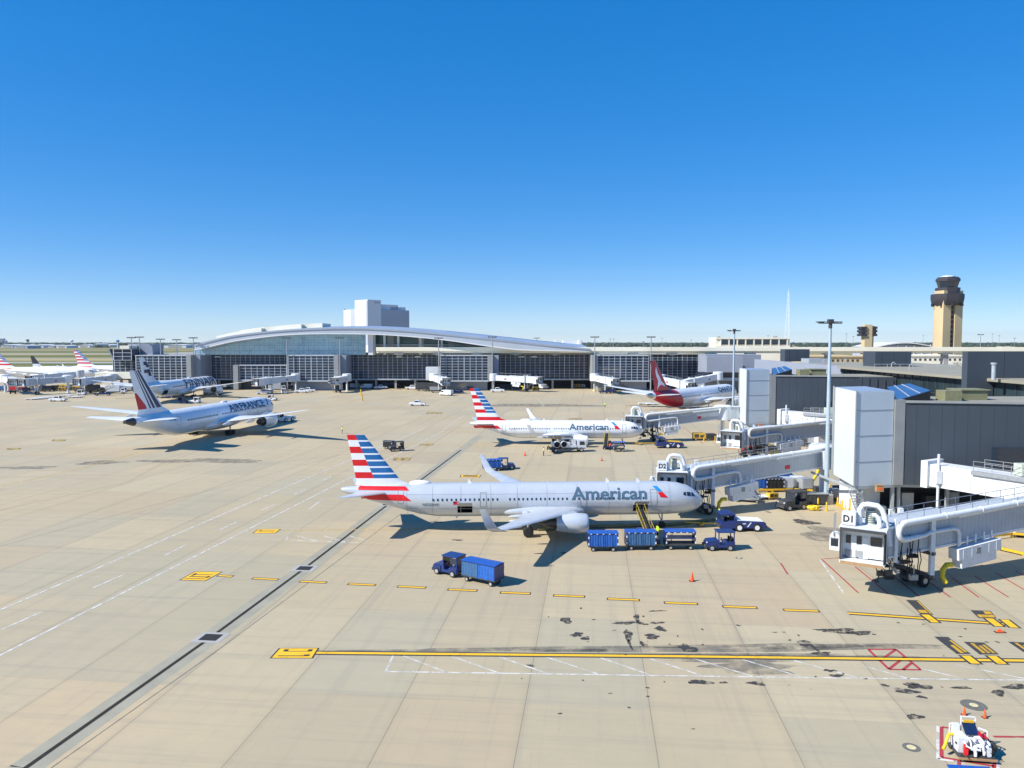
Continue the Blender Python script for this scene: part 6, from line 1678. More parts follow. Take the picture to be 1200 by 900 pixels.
mb.build('frame','aircraft_white',t)
mb = MB(); mb.box(-.35,.6,1.0,1.15,2.78,3.0); mb.build('warning_plate','yellow_paint',t)
for (pth, r_) in [([(-.2,-.5,1.5),(-.2,-1.0,1.4),(-.2,-1.3,1.0),(-.2,-1.3,.7)],.14),([(.1,-.4,1.7),(.1,-.4,2.1),(.4,-.5,2.2),(.8,-.6,1.8),(.8,-.6,1.0)],.12),([(.2,-.8,1.2),(.9,-.8,1.3),(1.3,-.7,1.3),(1.4,-.4,1.5),(1.4,0,1.5)],.13),([(-.9,-.6,1.6),(-.9,-1.1,1.5),(-.5,-1.15,1.3),(.3,-1.15,1.2)],.09),([(-.5,-.3,2.0),(-.5,-.9,1.9),(-.45,-1.2,1.2)],.08),([(.55,-.3,1.75),(.55,-1.1,1.6),(.6,-1.2,.8)],.1)]:
    mb = MB(); mb.tube(pth,r_,10); mb.build('pipe','white_paint',t)
mb = MB(); mb.tube([(-1.5,.5,1.8),(-1.9,.4,1.8),(-2.15,.1,1.5),(-2.4,-.1,1.0),(-2.7,-.4,.7)],.15,10); mb.build('hose','hose_yellow',t)
mb = MB(); mb.cyl((-.95,-.9,.6),(-.95,-.9,1.6),.16,n=12); mb.cyl((-.8,-1.0,.6),(-.8,-1.0,1.2),.12,n=12); mb.build('fire_bottle','red_paint',t)
mb = MB(); mb.box(.7,1.4,.0,.7,1.75,1.95); mb.beam((.75,-.3,1.9),(.75,.3,2.2),.12,.5); mb.build('red_white_plate','crimson',t)
mb = MB()
rnd = random.Random(9)
for k in range(16):
    a_ = [rnd.uniform(-1.5,1.6),rnd.uniform(-1.2,1.1),rnd.uniform(.6,1.6)]; b_ = [a_[0]+rnd.uniform(-.5,.5),a_[1]+rnd.uniform(-.4,.4),a_[2]+rnd.uniform(-.3,.8)]; mb.beam(a_,b_,.06,.06)
mb.tube([(1.0,1.0,.9),(1.4,1.2,1.6),(1.6,.8,2.0),(1.6,.2,1.4),(1.4,-.2,.9)],.06,8); mb.tube([(1.1,.7,.9),(1.5,.9,1.3),(1.7,.4,1.6),(1.5,0,1.0)],.05,8)
mb.build('cable_bundle','black_gap',t)
for xx in (-1.3,1.3):
    for yy in (-1.1,1.1): wheel(t,xx,yy,.32,.22)
mb = MB(); mb.box(1.65,2.0,-.2,1.0,.35,1.2); mb.lathe([(-.3,.5),(.3,.5)],(1.9,.3,.9),'y',14); mb.build('fan_housing','charcoal',t)
t.scale = (.58,.58,.58)
x, y = G(1141,925); t = empty('equipment_crate',(x,y,0),R(-6),label='bright blue lidded crate cut off by the bottom edge below the white air cart',cat='crate')
mb = MB(); mb.box(-1.0,1.0,-.6,.6,.05,.8); mb.build('crate_body','blue_paint',t); mb = MB(); mb.box(-1.05,1.05,-.65,.65,.81,.9); mb.build('lid','bright_blue',t)

# ---- traffic and equipment on the far apron
pg('pickup', mk_pickup(), 489, 475.5, 178, 'white pickup truck alone on the open apron, right of the arch', 'pickup truck', 'pickup trucks', 1.05)
FE = 'vehicles along the terminal'
far = [
 ('pickup',mk_pickup(),483,456.5,0,'white pickup parked by the terminal left of the annex'),
 ('van',mk_van(),429.5,455.5,170,'white van below the glass, right of the short bridge'),
 ('van',mk_van(),417,455,15,'pale van parked beside the yellow bridge stand'),
 ('pickup',mk_pickup(),446,456,20,'white pickup below the glass, third vehicle right of the short bridge'),
 ('boxb',mk_box_truck('blue_paint','blue_paint',True),457,454,0,'blue low truck parked against the ramp level'),
 ('gpu',mk_gpu(),463.5,453.5,0,'pale cart right of the blue low truck'),
 ('boxc',mk_box_truck('bright_blue','white_paint',True),473,453,0,'truck with a bright blue body near the annex'),
 ('boxg',mk_box_truck('charcoal','charcoal'),497,458,0,'dark boxy vehicle standing left of the annex'),
 ('boxg',mk_box_truck('charcoal','charcoal'),505,458.5,180,'dark boxy vehicle standing in front of the annex'),
 ('boxs',mk_box_truck('silver_paint','charcoal',True),514,460,10,'grey truck under the annex bridge'),
 ('van',mk_van(),523,463.5,150,'grey-white van under the tip of the annex bridge'),
 ('loader',mk_loader(),535,461,0,'belt loader right of the annex bridge'),
 ('gpu',mk_gpu(),541,456,0,'white cart in front of the second gate lounge'),
 ('gpuk',mk_gpu(),551,457.5,0,'black cart in front of the second gate lounge'),
 ('gpu',mk_gpu(),562,457,0,'white cart at the right corner of the second gate lounge'),
 ('uldw',mk_uld(),566,456,0,'white container at the corner of the second gate lounge'),
 ('pickup',mk_pickup(),583,459.5,0,'flat white vehicle left of the long level bridge'),
 ('boxk',mk_box_truck('navy_cloth','charcoal',True),594,457,0,'dark blue truck under the long level bridge'),
 ('uldw',mk_uld(),602,455.5,0,'white container under the long level bridge'),
 ('gpuy',mk_gpu(),617,456,0,'yellow cart under the drive wheels of the long level bridge'),
 ('gpuy',mk_gpu(),628,458,30,'yellow-green cart near the end of the long level bridge'),
 ('van',mk_van(),637,456,60,'white van at the end of the long level bridge'),
 ('gpuy',mk_gpu(),675,454.5,0,'yellow and white cart in the open ramp bay'),
 ('gpu',mk_gpu(),682,454.5,0,'white cart in the open ramp bay'),
 ('loader',mk_loader(),711,461,0,'belt loader under the far right lounge bridge'),
 ('boxg',mk_box_truck(),727,459,0,'dark truck under the far right lounge bridge'),
 ('pickup',mk_pickup(),272,454.5,0,'grey-white pickup right of the blue-lettered wide-body nose'),
 ('van',mk_van(),279,455,180,'white van left of the pale slanting bridge'),
 ('boxs',mk_box_truck(),288,455,0,'grey truck left of the pale slanting bridge cab'),
 ('tugw',mk_tug('white_paint'),319,469.5,0,'white and grey tug in front of the slanting bridge, nearest of its cluster'),
 ('pickup',mk_pickup(),309,462,10,'white pickup below the slanting bridge cab'),
 ('gpu',mk_gpu(),316,460.5,0,'white cart below the slanting bridge, next to the pickup'),
 ('boxw',mk_box_truck(),325,458.5,20,'white box truck under the middle of the slanting bridge'),
 ('tugw',mk_tug(),334,461.5,30,'small white tug right of the white box truck'),
 ('boxk',mk_box_truck(),340,457.5,60,'dark blue and white truck under the slanting bridge top'),
 ('van',mk_van(),349,456,10,'pale blue van right of the slanting bridge'),
 ('pickup',mk_pickup(),354,460.5,5,'white pickup in front of the first gate lounge, left of a second one'),
 ('pickup',mk_pickup(),361,459.5,185,'white pickup in front of the first gate lounge, right one'),
 ('van',mk_van(),368,455.5,0,'white van in the shade of the first gate lounge'),
 ('cartO',mk_cart('orange',roof='orange'),376,456,0,'orange cart in front of the first gate lounge'),
 ('uldy',mk_uld('yellow_paint'),382,455.5,0,'yellow container in front of the first gate lounge'),
 ('tug',mk_tug(),214.5,472.5,-10,'dark tug crossing between the two left wide-bodies'),
 ('tugw',mk_tug(),229.5,472.5,170,'white tug crossing between the two left wide-bodies'),
 ('loader',mk_loader(),196,466.5,0,'belt loader at the rear hold of the blue-lettered wide-body'),
 ('boxg',mk_box_truck(),206,464,10,'dark truck in the shadow of the blue-lettered wide-body'),
 ('cartO',mk_cart(),184,466,0,'orange cart behind the tail of the blue-lettered wide-body'),
 ('boxw',mk_box_truck(),250,463,-5,'white truck under the right engine of the blue-lettered wide-body'),
 ('gpu',mk_gpu(),243,463,0,'white cart under the right engine of the blue-lettered wide-body'),
 ('pickup',mk_pickup(),68,470.5,180,'white pickup leading a line of flat dollies on the far left apron'),
 ('tugw',mk_tug(),96,463,0,'pale tug below the left wing tip of the blue-lettered wide-body'),
 ('boxg',mk_box_truck(),112,461,0,'dark truck left of the striped fin tip'),
 ('loader',mk_loader(),121,463.5,20,'belt loader left of the striped fin'),
 ('boxw',mk_box_truck(),137,461.5,10,'white box truck left of the striped fin'),
 ('boxs',mk_box_truck(),152,459.5,0,'silver truck touching the striped fin in the picture'),
 ('uldy',mk_uld(),146,456,0,'yellow container under the left wing of the blue-lettered wide-body, first'),
 ('uldy',mk_uld(),140,455.5,0,'yellow container under the left wing of the blue-lettered wide-body, second'),
 ('van',mk_van(),124,455,0,'white van under the left wing of the blue-lettered wide-body'),
 ('boxk',mk_box_truck(),58,456.5,60,'dark blue truck in the middle of the far left cluster'),
 ('uldy',mk_uld(),50,454.5,0,'yellow container left of the dark blue truck in the far left cluster'),
 ('uldy',mk_uld(),40,455,0,'yellow container second left of the dark blue truck in the far left cluster'),
 ('gpuy',mk_gpu(),71,453,0,'yellow cart right of the dark blue truck in the far left cluster'),
 ('gpuy',mk_gpu(),77,453.5,0,'yellow cart second right of the dark blue truck in the far left cluster'),
 ('gpuk',mk_gpu(),83,453,0,'black cart right of the yellow carts in the far left cluster'),
 ('gpuy',mk_gpu(),89,455.5,20,'yellow-green cart near the foot of the far left bridge'),
 ('gpuy',mk_gpu(),97,453,0,'yellow cart just right of the far left bridge foot'),
 ('loader',mk_loader(),36,457,0,'belt loader in front of the grey bridge at far left'),
 ('cartR',mk_cart('crimson',roof='maroon'),16,456.5,0,'red cart at far left, left one of two'),
 ('cartR',mk_cart(),26,456,0,'red cart at far left, right one of two'),
 ('cartC',mk_cart(),8,458,0,'dark windowed cart left of the red carts'),
 ('cartC',mk_cart(),2,458.5,0,'dark windowed cart cut by the left edge'),
 ('uldw',mk_uld(),104,452,0,'white container under the wing tip of the blue-lettered wide-body'),
 ('van',mk_van(),848,453,0,'white van half hidden by the rear light mast'),
]
for (k,mk,px,py,rz,lab) in [(k,mk,px,py+(2 if px < 150 and py < 458 else 0),rz,lab) for (k,mk,px,py,rz,lab) in far]:
    c = {'pickup':'pickup truck','van':'service van','box':'truck','gpu':'ground cart','uld':'cargo container','tug':'baggage tug','car':'baggage cart','loa':'belt loader'}
    cat = next(v for kk, v in c.items() if k.startswith(kk))
    pg(k, mk, px, py, rz, lab, cat, FE, 1.12)
for i,(px,py) in enumerate([(37,468.5),(44,468),(51,467.3),(58,466.6),(79,464.5),(86,466.3),(91,466)]):
    def mk_dolly():
        t = empty('flat_dolly'); mb = MB(); mb.box(-2.2,2.2,-.9,.9,.45,.6); mb.build('deck','white_paint',t)
        mb = MB(); mb.box(2.2,3.1,-.04,.04,.4,.48); mb.build('drawbar','galvanised',t)
        for x in (-1.4,1.4):
            for y in (-.75,.75): wheel(t,x,y,.22,.15)
        return t
    ords = ['first','second','third','fourth','fifth','sixth','seventh']
    pg('dolly', mk_dolly, px, py, 10, 'flat white dolly, %s from the left in the line on the far left apron' % ords[i], 'dolly', 'line of flat dollies')
for (px,py,lab) in [(423,464,'yellow stand post on the open apron right of the short bridge, rear one'),(424.5,470,'yellow stand post on the open apron right of the short bridge, front one')]:
    pg('bollard', mk_bollard, px, py, 0, lab, 'bollard', BO, 2.2)
for (px,py,lab) in [(475,457.5,'tiny yellow post left of the parked white pickup'),(489,457.5,'tiny yellow post right of the parked white pickup'),(697,459.5,'tiny yellow post left of the far right lounge bridge')]:
    pg('bollard', mk_bollard, px, py, 0, lab, 'bollard', BO, 1.5)
for (px,py,lab) in [(755,474,'heap of pale dollies below the tail cone of the red-tailed airliner, left one'),(764,474.5,'heap of pale dollies below the tail cone of the red-tailed airliner, right one')]:
    pg('dolly', None, px, py, 10, lab.replace('heap of pale dollies','pale flat dolly'), 'dolly', 'pale dollies under the red tail')

# ---- dense small equipment under the bridges
ORD = ['first','second','third','fourth','fifth','sixth','seventh','eighth','ninth','tenth','eleventh','twelfth']
KK = {'gpuk':('black generator cart','ground cart'),'gpuy':('yellow generator cart','ground cart'),'uldy':('yellow container','cargo container'),'uldt':('silver container','cargo container'),'boxk':('dark blue truck','truck'),
      'skip':('dark waste skip','waste skip'),'gpu':('white generator cart','ground cart'),'loader':('belt loader with raised belt','belt loader'),'uldg':('grey container','cargo container'),'gpur':('red generator cart','ground cart'),'cartF':('blue curtained cart','baggage cart'),'stairs':('grey wheeled stair','boarding stair'),'dolly':('flat pale dolly','dolly'),'tug':('dark blue tug','baggage tug')}
for (pts, where, grp, sc) in [
  ([(31,459,'gpuk',0),(44,458.5,'uldy',10),(55,459,'gpuk',20),(63,458,'uldt',0),(73,458.5,'gpuy',15),(80,457.5,'skip',0),(92,459.5,'gpuk',0),(100,457.5,'uldy',0),(107,458,'loader',10),(117,457,'gpuy',0),(127,458,'uldg',5),(133,457,'gpuk',0)], 'clutter under the far left bridges', 'clutter under the far left bridges', 1.15),
  ([(892,585,'dolly',20),(899,569,'tug',0),(912,566,'gpuk',10),(924,568,'uldg',0),(938,586,'gpu',90),(962,580,'gpuk',0),(978,586,'uldt',90),(985,579,'gpuk',10)], 'gear between D2 bridge and light mast', 'equipment by the light mast', .8),
  ([(893,528,'loader',170),(903,531,'gpuk',10),(913,526,'uldg',5),(922,529,'dolly',10),(931,523,'gpu',0),(940,520,'stairs',0),(969,533,'skip',0),(977,538,'gpuk',90)], 'gear under the rear open-cab bridge', 'equipment under the rear open-cab bridge', .95)]:
    for i, (px, py, k, rz) in enumerate(pts):
        nm_, cat_ = KK[k]; pg(k, None, px, py, rz, '%s, %s from left in the %s' % (nm_, ORD[i], where), cat_, grp, sc)
# ================================================================ FAR THINGS
# control tower
def building(name, label, cat, x, y, rz=0, group=None): return empty(name, (x,y,0), rz, label=label, cat=cat, group=group)
Y = 620; x, _ = W(1108.5,400,Y); k = FP/Y
t = building('control_tower','tall tan control tower with dark cab and balconies behind the guideway','control tower',x,Y,R(12))
def zz(py, Y=620): return W(600,py,Y)[1]
mb = MB()
for s in (-1,1):
    mb.prism([(s*2.0,-6.5),(s*9.2,-6.5),(s*9.2,3),(s*7,6.5),(s*2,6.5)][::s], 0, zz(341)); 
mb.build('shaft','tower_tan',t)
mb = MB(); mb.box(-2,2,-4.5,5,0,zz(344))
for j in range(16): mb.box(-1.9,1.9,-4.7,-4.52,4+j*4,4.5+j*4,1)
mb.build('stair_slot',['tower_dark','tower_tan'],t)
def octa(r, z0, r0=None, n=8): return [(z0,r)]
mb = MB(); mb.lathe([(zz(358),10.5),(zz(356),11.4),(zz(350),12.2),(zz(345),12.2),(zz(344.5),11)],(0,0,0),'z',8); mb.build('balcony_ring','tower_dark',t)
mb = MB(); mb.lathe([(zz(344),8.8),(zz(338),9.2),(zz(337.5),9.2)],(0,0,0),'z',8); mb.build('neck','tower_dark',t)
mb = MB(); mb.lathe([(zz(342),7.5),(zz(337),8.0)],(0,0,0),'z',8); mb.build('lower_cab','glass_dark',t)
mb = MB(); mb.lathe([(zz(337),7.0),(zz(329),8.6)],(0,0,0),'z',8); mb.build('cab_glass','glass_dark',t)
mb = MB(); mb.lathe([(zz(330),8.9),(zz(327.5),9.0),(zz(325),7.6),(zz(324.3),5)],(0,0,0),'z',8); mb.build('cab_roof','tower_dark',t)
mb = MB(); mb.lathe([(zz(325.2),5.6),(zz(323.6),5.2),(zz(323.2),2)],(0,0,0),'z',10); mb.build('radome','white_paint',t)
for (dx,h) in ((-6,5),(5,8),(7,9),(0,6)):
    mb = MB(); mb.cyl((dx,0,zz(327)),(dx,0,zz(324)+h),.12,n=6); mb.build('antenna','galvanised',t)
for a in range(8):
    mb = MB(); c = math.cos(a*math.pi/4+.39); s = math.sin(a*math.pi/4+.39); mb.box(c*11.2-.8,c*11.2+.8,s*11.2-.8,s*11.2+.8,zz(359),zz(356)-.05); mb.build('balcony_bracket','tower_dark',t)
# ramp tower
Y = 600; x, _ = W(1016,400,Y); z6 = lambda p: W(600,p,600)[1]
t = building('ramp_tower','short tan tower with stacked dark balconies left of the control tower','tower',x,Y)
mb = MB(); mb.box(-3.3,2.6,-3,3,0,z6(380.5)); mb.box(2.6,4.2,-2.5,2.5,0,z6(382)); mb.build('shaft','tower_tan',t)
for p in (392.5,388,384):
    mb = MB(); mb.box(-6.4,-2.0,-4,4,z6(p+1.4),z6(p-1.2)); mb.box(2.9,6.2,-4,4,z6(p+1.4),z6(p-1.2)); mb.build('balcony','tower_dark',t)
mb = MB(); mb.box(-5.6,-3,-3.2,3.2,z6(393),z6(383.2)); mb.box(3.2,5.6,-3.2,3.2,z6(393),z6(382.5)); mb.build('balcony_wall','charcoal',t)
# lattice mast
x, _ = W(923,400,600); h = z6(341)
t = building('lattice_mast','tall thin white lattice radio mast right of the low windowed block','mast',x,600)
mb = MB()
def leg(k, z): w = 3.0*(1-z/h)+.45; a = k*2*math.pi/3+.4; return (w*math.cos(a), w*math.sin(a), z)
for k in range(3): mb.cyl(leg(k,0), leg(k,h), .16, .10, 6)
z = 2; n = 0
while z < h-3:
    for k in range(3):
        mb.cyl(leg(k,z), leg((k+1)%3,z+3), .07, n=5); mb.cyl(leg(k,z), leg((k+1)%3,z), .07, n=5)
    z += 4
mb.cyl((0,0,h-1),(0,0,h+2),.1,n=5)
mb.build('lattice','white_paint',t)
# hotel
Y = 520; x, _ = W(438,400,Y); z5 = lambda p: W(600,p,520)[1]
t = building('hotel_building','white and grey slab hotel block rising behind the arched roof','hotel',x,Y,R(45)); t.scale = (1.12,1.12,1); t.location.x -= 4.0
# local: corner nearest the camera at origin; +x runs right-back, +y runs left-back
mb = MB(); mb.box(0,10,0,14,0,z5(351)); mb.build('central_tower','hotel_white',t)
mb = MB(); mb.box(.5,33,1.5,20,0,z5(362)); mb.build('grey_wing','hotel_grey',t)
mb = MB(); mb.box(12,26,4,16,z5(362),z5(355.5)); mb.box(20,32,4,14,z5(362),z5(358)); mb.build('penthouse','hotel_white',t)
mb = MB(); mb.box(2,12,16.5,30,0,z5(361.5)); mb.build('left_wing','hotel_white',t)
mb = MB(); mb.box(2.5,10,14.2,16.4,0,z5(367)); mb.build('glazed_slot','glass_dark',t)
mb = MB(); mb.box(-.12,.0,-.0,2.2,20,z5(352)); mb.build('panel_strip','hotel_grey',t)
for j in range(9):
    mb = MB(); mb.box(2.4,3.4,30,30.15,z5(383)+j*1.55*1.0,z5(383)+j*1.55+.9); mb.build('window','glass_dark',t)
mb = MB()
for j in range(10): mb.box(.6,32.8,1.42,1.49,z5(386)+j*1.4,z5(386)+j*1.4+.06)
mb.build('floor_band','wall_grey',t)
mb = MB(); mb.box(5,9,-.1,-.02,z5(355),z5(353)); mb.build('sign_panel','hotel_grey',t)
# low windowed block
Y = 500; x0, x1 = W(839,400,Y)[0], W(926,400,Y)[0]; z50 = lambda p: W(600,p,500)[1]
t = building('office_block','low tan block with a row of dark windows, left of the lattice mast','building',(x0+x1)/2,Y)
w = (x1-x0)/2
mb = MB(); mb.box(-w,w,0,18,0,z50(405)); mb.box(-w,w,0,18,z50(397.2),z50(395.8)); mb.box(-w,w,.8,18,z50(405),z50(397.2)); mb.build('wall','concrete_cream',t)
for j in range(8):
    xx = -w+4+j*(2*w-5)/8; mb = MB(); mb.box(xx,xx+(2*w-5)/8-1.4,.4,.78,z50(403.8),z50(398)); mb.build('window','glass_dark',t)
for j in range(9):
    xx = -w+3.3+j*(2*w-5)/8; mb = MB(); mb.box(xx-.3,xx+.3,.2,.79,z50(405),z50(397.2)-.01); mb.build('pilaster','concrete_cream',t)
mb = MB(); mb.box(-w+2,-w+4,4,6,z50(395.8),z50(394)); mb.box(w-10,w-7,4,6,z50(395.8),z50(393.6)); mb.build('roof_unit','concrete_grey',t)
# arched white roof far right
Y = 640; xc, _ = W(1060,400,Y); z64 = lambda p: W(600,p,640)[1]
t = building('arched_hall','distant hall with a shallow white arched roof left of the control tower','building',xc,Y)
hw_ = 26
pts = [(-hw_+2*hw_*i/24, z64(406.5)+(z64(401.2)-z64(406.5))*math.sin(math.pi*i/24)) for i in range(25)]
mb = MB(); mb.side([(-hw_,0)]+[(a,b-1.6) for a,b in pts]+[(hw_,0)],0,40); mb.build('wall','hall_grey' if 'hall_grey' in MATS else 'hotel_grey',t)
mb = MB()
for a, b in zip(pts, pts[1:]): mb.add([(a[0],-2,a[1]),(b[0],-2,b[1]),(b[0],42,b[1]),(a[0],42,a[1]),(a[0],-2,a[1]-.9),(b[0],-2,b[1]-.9),(b[0],42,b[1]-.9),(a[0],42,a[1]-.9)],[(0,1,2,3),(4,5,1,0),(4,7,6,5),(3,2,6,7)])
mb.build('arched_roof','hotel_white',t)
for j in range(7):
    mb = MB(); X = -hw_+6+j*7; mb.box(X-.3,X+.3,-1,-.1,0,z64(404)); mb.build('column','hotel_white',t)
# beige buildings seen under the guideway
for (pa,pb,pt,Yb,mt,lab) in [(948,1012,418.5,440,'tower_tan','tan low building seen under the guideway, right of the dark rooftop box'),(1068,1132,417.5,450,'concrete_cream','cream building with a row of small square openings under the guideway')]:
    xa, xb = W(pa,400,Yb)[0], W(pb,400,Yb)[0]; zt = W(600,pt,Yb)[1]
    t = building('airport_building',lab,'building',(xa+xb)/2,Yb); w = (xb-xa)/2
    mb = MB(); mb.box(-w,w,0,30,0,zt); mb.build('wall',mt,t)
    mb = MB(); mb.box(-w-.5,w+.5,-.6,31,zt+.01,zt+.7); mb.build('roof',mt,t)
    for j in range(10):
        xx = -w+2+j*(2*w-3)/10; mb = MB(); mb.box(xx,xx+1.3,-.12,.1,zt-2.6,zt-1.4); mb.build('window','charcoal',t)
# far structures on the skyline right of centre
rnd = random.Random(11)
def hangar(px, w, py, Yb, label, m='hotel_white', roof='fascia_white', group=None):
    xx, zt = W(px,py,Yb); zt = max(zt, 3)
    t = building('hangar',label,'hangar',xx,Yb,0,group); hwid = w*Yb/FP/2
    mb = MB(); mb.box(-hwid,hwid,0,60,0,zt*.8); mb.build('wall',m,t)
    mb = MB(); mb.side([(-hwid-.5,zt*.8+.02),(hwid+.5,zt*.8+.02),(hwid*.0,zt)],-1,61); mb.build('roof',roof,t)
    mb = MB(); mb.box(-hwid*.6,hwid*.6,-.3,-.05,0,zt*.62); mb.build('hangar_door','concrete_grey',t)
for (px,w,py,Yb,lab,m) in [(46,9,403.6,2300,'small white hangar in front of the far trees, leftmost of the row','hotel_white'),(60,7,404.3,2300,'small grey hangar in front of the far trees, second of the row','hotel_grey'),
        (72,12,404.4,2250,'long low white hangar in front of the far trees, between the two striped tails','hotel_white'),(98,14,403.8,2400,'long pale hangar directly above the second striped tail','hotel_white'),(113,5,402.5,2400,'small dark hangar standing right of the long pale one','hotel_grey'),
        (124,9,403.4,2500,'low cream hangar just left of the glass control room','concrete_cream'),(8,14,403.5,2300,'dark roofed depot at the left edge of the skyline','hotel_grey'),(24,16,404.0,2100,'long grey depot on the far side of the field at left','hotel_grey'),
        (205,26,403.5,2300,'long white hangar seen just left of the arched roof','hotel_white')]:
    hangar(px,w,py,Yb,lab,m)
def skyline(px, w, py, Yb, lab, m='hotel_grey', rows=3, cat='building', name='office_tower'):
    xx, zt = W(px,py,Yb); t = building(name,lab,cat,xx,Yb); h_ = w*Yb/FP/2
    mb = MB(); mb.box(-h_,h_,0,h_*1.4,0,zt); mb.build('wall',m,t)
    for j in range(rows):
        mb = MB(); z = zt*(.45+.5*j/rows); mb.box(-h_*.9,h_*.9,-.4,-.05,z,z+zt*.08); mb.build('window','glass_dark',t)
skyline(1.5,5,396.6,3200,'blue grey high-rise at the left edge of the horizon')
skyline(5,4,399,3200,'lower blue grey block beside the leftmost high-rise')
skyline(1181,14,406.3,560,'low building poking above the guideway at the far right','concrete_cream',1)
for (px, py, Yb, lab) in [(84,399.0,2600,'pale water tower on the horizon above the second striped tail'),(138,399.3,2300,'blue water tower on the horizon behind the control room')]:
    xx, zt = W(px,py,Yb); t = building('water_tower',lab,'water tower',xx,Yb); s = Yb/FP
    mb = MB(); mb.lathe([(zt-1.6*s,.6*s),(zt-.8*s,2.0*s),(zt,2.1*s),(zt+.9*s,1.1*s),(zt+1.1*s,.1)],(0,0,0),'z',14); mb.build('tank','panel_pale' if px < 100 else 'logo_blue',t)
    mb = MB(); mb.cyl((0,0,0),(0,0,zt-1.2*s),1.1*s,.7*s,10); mb.build('stem','panel_pale',t)
xx, zt = W(32.5,399,2700); t = building('radar_tower','small dark tower with a flared top on the left horizon','tower',xx,2700)
mb = MB(); mb.cyl((0,0,0),(0,0,zt-3),3,2.4,10); mb.build('shaft','hotel_grey',t)
mb = MB(); mb.lathe([(zt-5,2.5),(zt-1,5.2),(zt+3,5.6),(zt+4,3)],(0,0,0),'z',10); mb.build('cab','glass_dark',t)
# distant woodland : a mass of crowns
mb = MB(); rnd = random.Random(5)
def crown(cx, cy, r, h):
    n = 7; rg = []
    for (z, q) in ((0,.7),(.35,1.0),(.7,.75),(1.0,.2)):
        rg.append([(cx+r*q*math.cos(2*math.pi*i/n+z)*rnd.uniform(.75,1.2), cy+r*q*math.sin(2*math.pi*i/n+z)*rnd.uniform(.75,1.2), h*z*rnd.uniform(.85,1.1)) for i in range(n)])
    mb.loft(rg)
for row, Yr in enumerate((2450,2800,3300,4000,5000,6300)):
    hh = max(3.5, HC-2.3*Yr/FP)
    xmin, xmax = -0.80*Yr, 0.75*Yr; X = xmin
    while X < xmax:
        r = rnd.uniform(.7,1.5)*Yr/240
        if Yr > 2700 or rnd.random() < .8: crown(X, Yr+rnd.uniform(-60,60), r, hh*rnd.uniform(.35,1.0))
        X += r*rnd.uniform(1.0,2.2)
o = mb.build('distant_woodland','leaf_green',smooth=False); tag(o,'far dark band of trees along the horizon','woodland',kind='stuff')
# tree under the guideway
def leafy(px, py, Yb, r, label):
    xx, zt = W(px,py,Yb); t = building('leafy_tree',label,'tree',xx,Yb); h = zt
    mb = MB(); mb.tube([(0,0,0),(.1,0,h*.3),(.0,.1,h*.6),(.1,0,h*.85)],[.35,.28,.18,.06],8)
    for k in range(7):
        a = k*.9; mb.tube([(0,0,h*(.35+.06*k)),(r*.5*math.cos(a),r*.5*math.sin(a),h*(.5+.06*k))],[.14,.04],6)
    mb.build('trunk','bark',t)
    mb = MB(); rr = random.Random(3)
    cl = [(rr.gauss(0,.45)*r, rr.gauss(0,.45)*r, h*(.62+rr.gauss(0,.14))) for _ in range(26)]
    for c in cl:
        for _ in range(70):
            p = [c[i]+rr.gauss(0,.2)*r for i in range(3)]; s = .28
            u = Vector((rr.gauss(0,1),rr.gauss(0,1),rr.gauss(0,1))).normalized()*s; v = u.orthogonal().normalized()*s*.6
            P_ = Vector(p); mb.add([P_-u,P_+v,P_+u,P_-v],[(0,1,2,3)])
    mb.build('crown','leaf_green',t,smooth=False)
leafy(1121,421.5,330,3.6,'green tree beside the dark grey rooftop box under the guideway')
leafy(1130,423,345,2.6,'smaller green tree half hidden by the big dark rooftop box')

# ---------------------------------------------------------------- lamps
def big_lamp(x, y, h, label):
    t = empty('apron_light_mast',(x,y,0),label=label,cat='light mast')
    mb = MB(); mb.lathe([(0,.95),(1.35,.95),(1.4,.85)],(0,0,0),'z',20); mb.build('footing','concrete_grey',t)
    mb = MB(); mb.cyl((0,0,1.4),(0,0,h-.8),.34,.19,18); mb.cyl((0,0,1.38),(0,0,1.5),.55,n=16); mb.box(-.2,.2,-.42,-.3,2,2.9); mb.build('pole','pole_blue_grey',t)
    mb = MB(); mb.cyl((0,0,h-.8),(0,0,h+.1),.25,n=12); mb.cyl((-1.6,.2,h-.1),(1.6,-.1,h-.1),.07,n=8); mb.box(-.35,.35,-.35,.35,h-.1,h+.45); mb.build('head_frame','charcoal',t)
    for (dx,dy,a) in ((-1.35,-.2,.2),(-1.2,.5,-.2),(1.1,-.1,.1),(.2,-.7,0),(.3,.7,0)):
        m2 = MB(); m2.add([(dx-.6,dy-.25,h+.02),(dx+.5,dy-.25,h-.02+a*.3),(dx+.5,dy+.25,h-.02+a*.3),(dx-.6,dy+.25,h+.02),(dx-.55,dy-.2,h+.14),(dx+.45,dy-.2,h+.1+a*.3),(dx+.45,dy+.2,h+.1+a*.3),(dx-.55,dy+.2,h+.14)],
            [(0,3,2,1),(4,5,6,7),(0,1,5,4),(1,2,6,5),(2,3,7,6),(3,0,4,7)]); m2.build('lamp','tower_dark',t)
big_lamp(*G(968,590), 25.7, 'tall blue grey light mast in front of the pale gate box near the right')
big_lamp(57.6, 195, 25.7, 'thinner light mast left of the second pale gate box, further back')
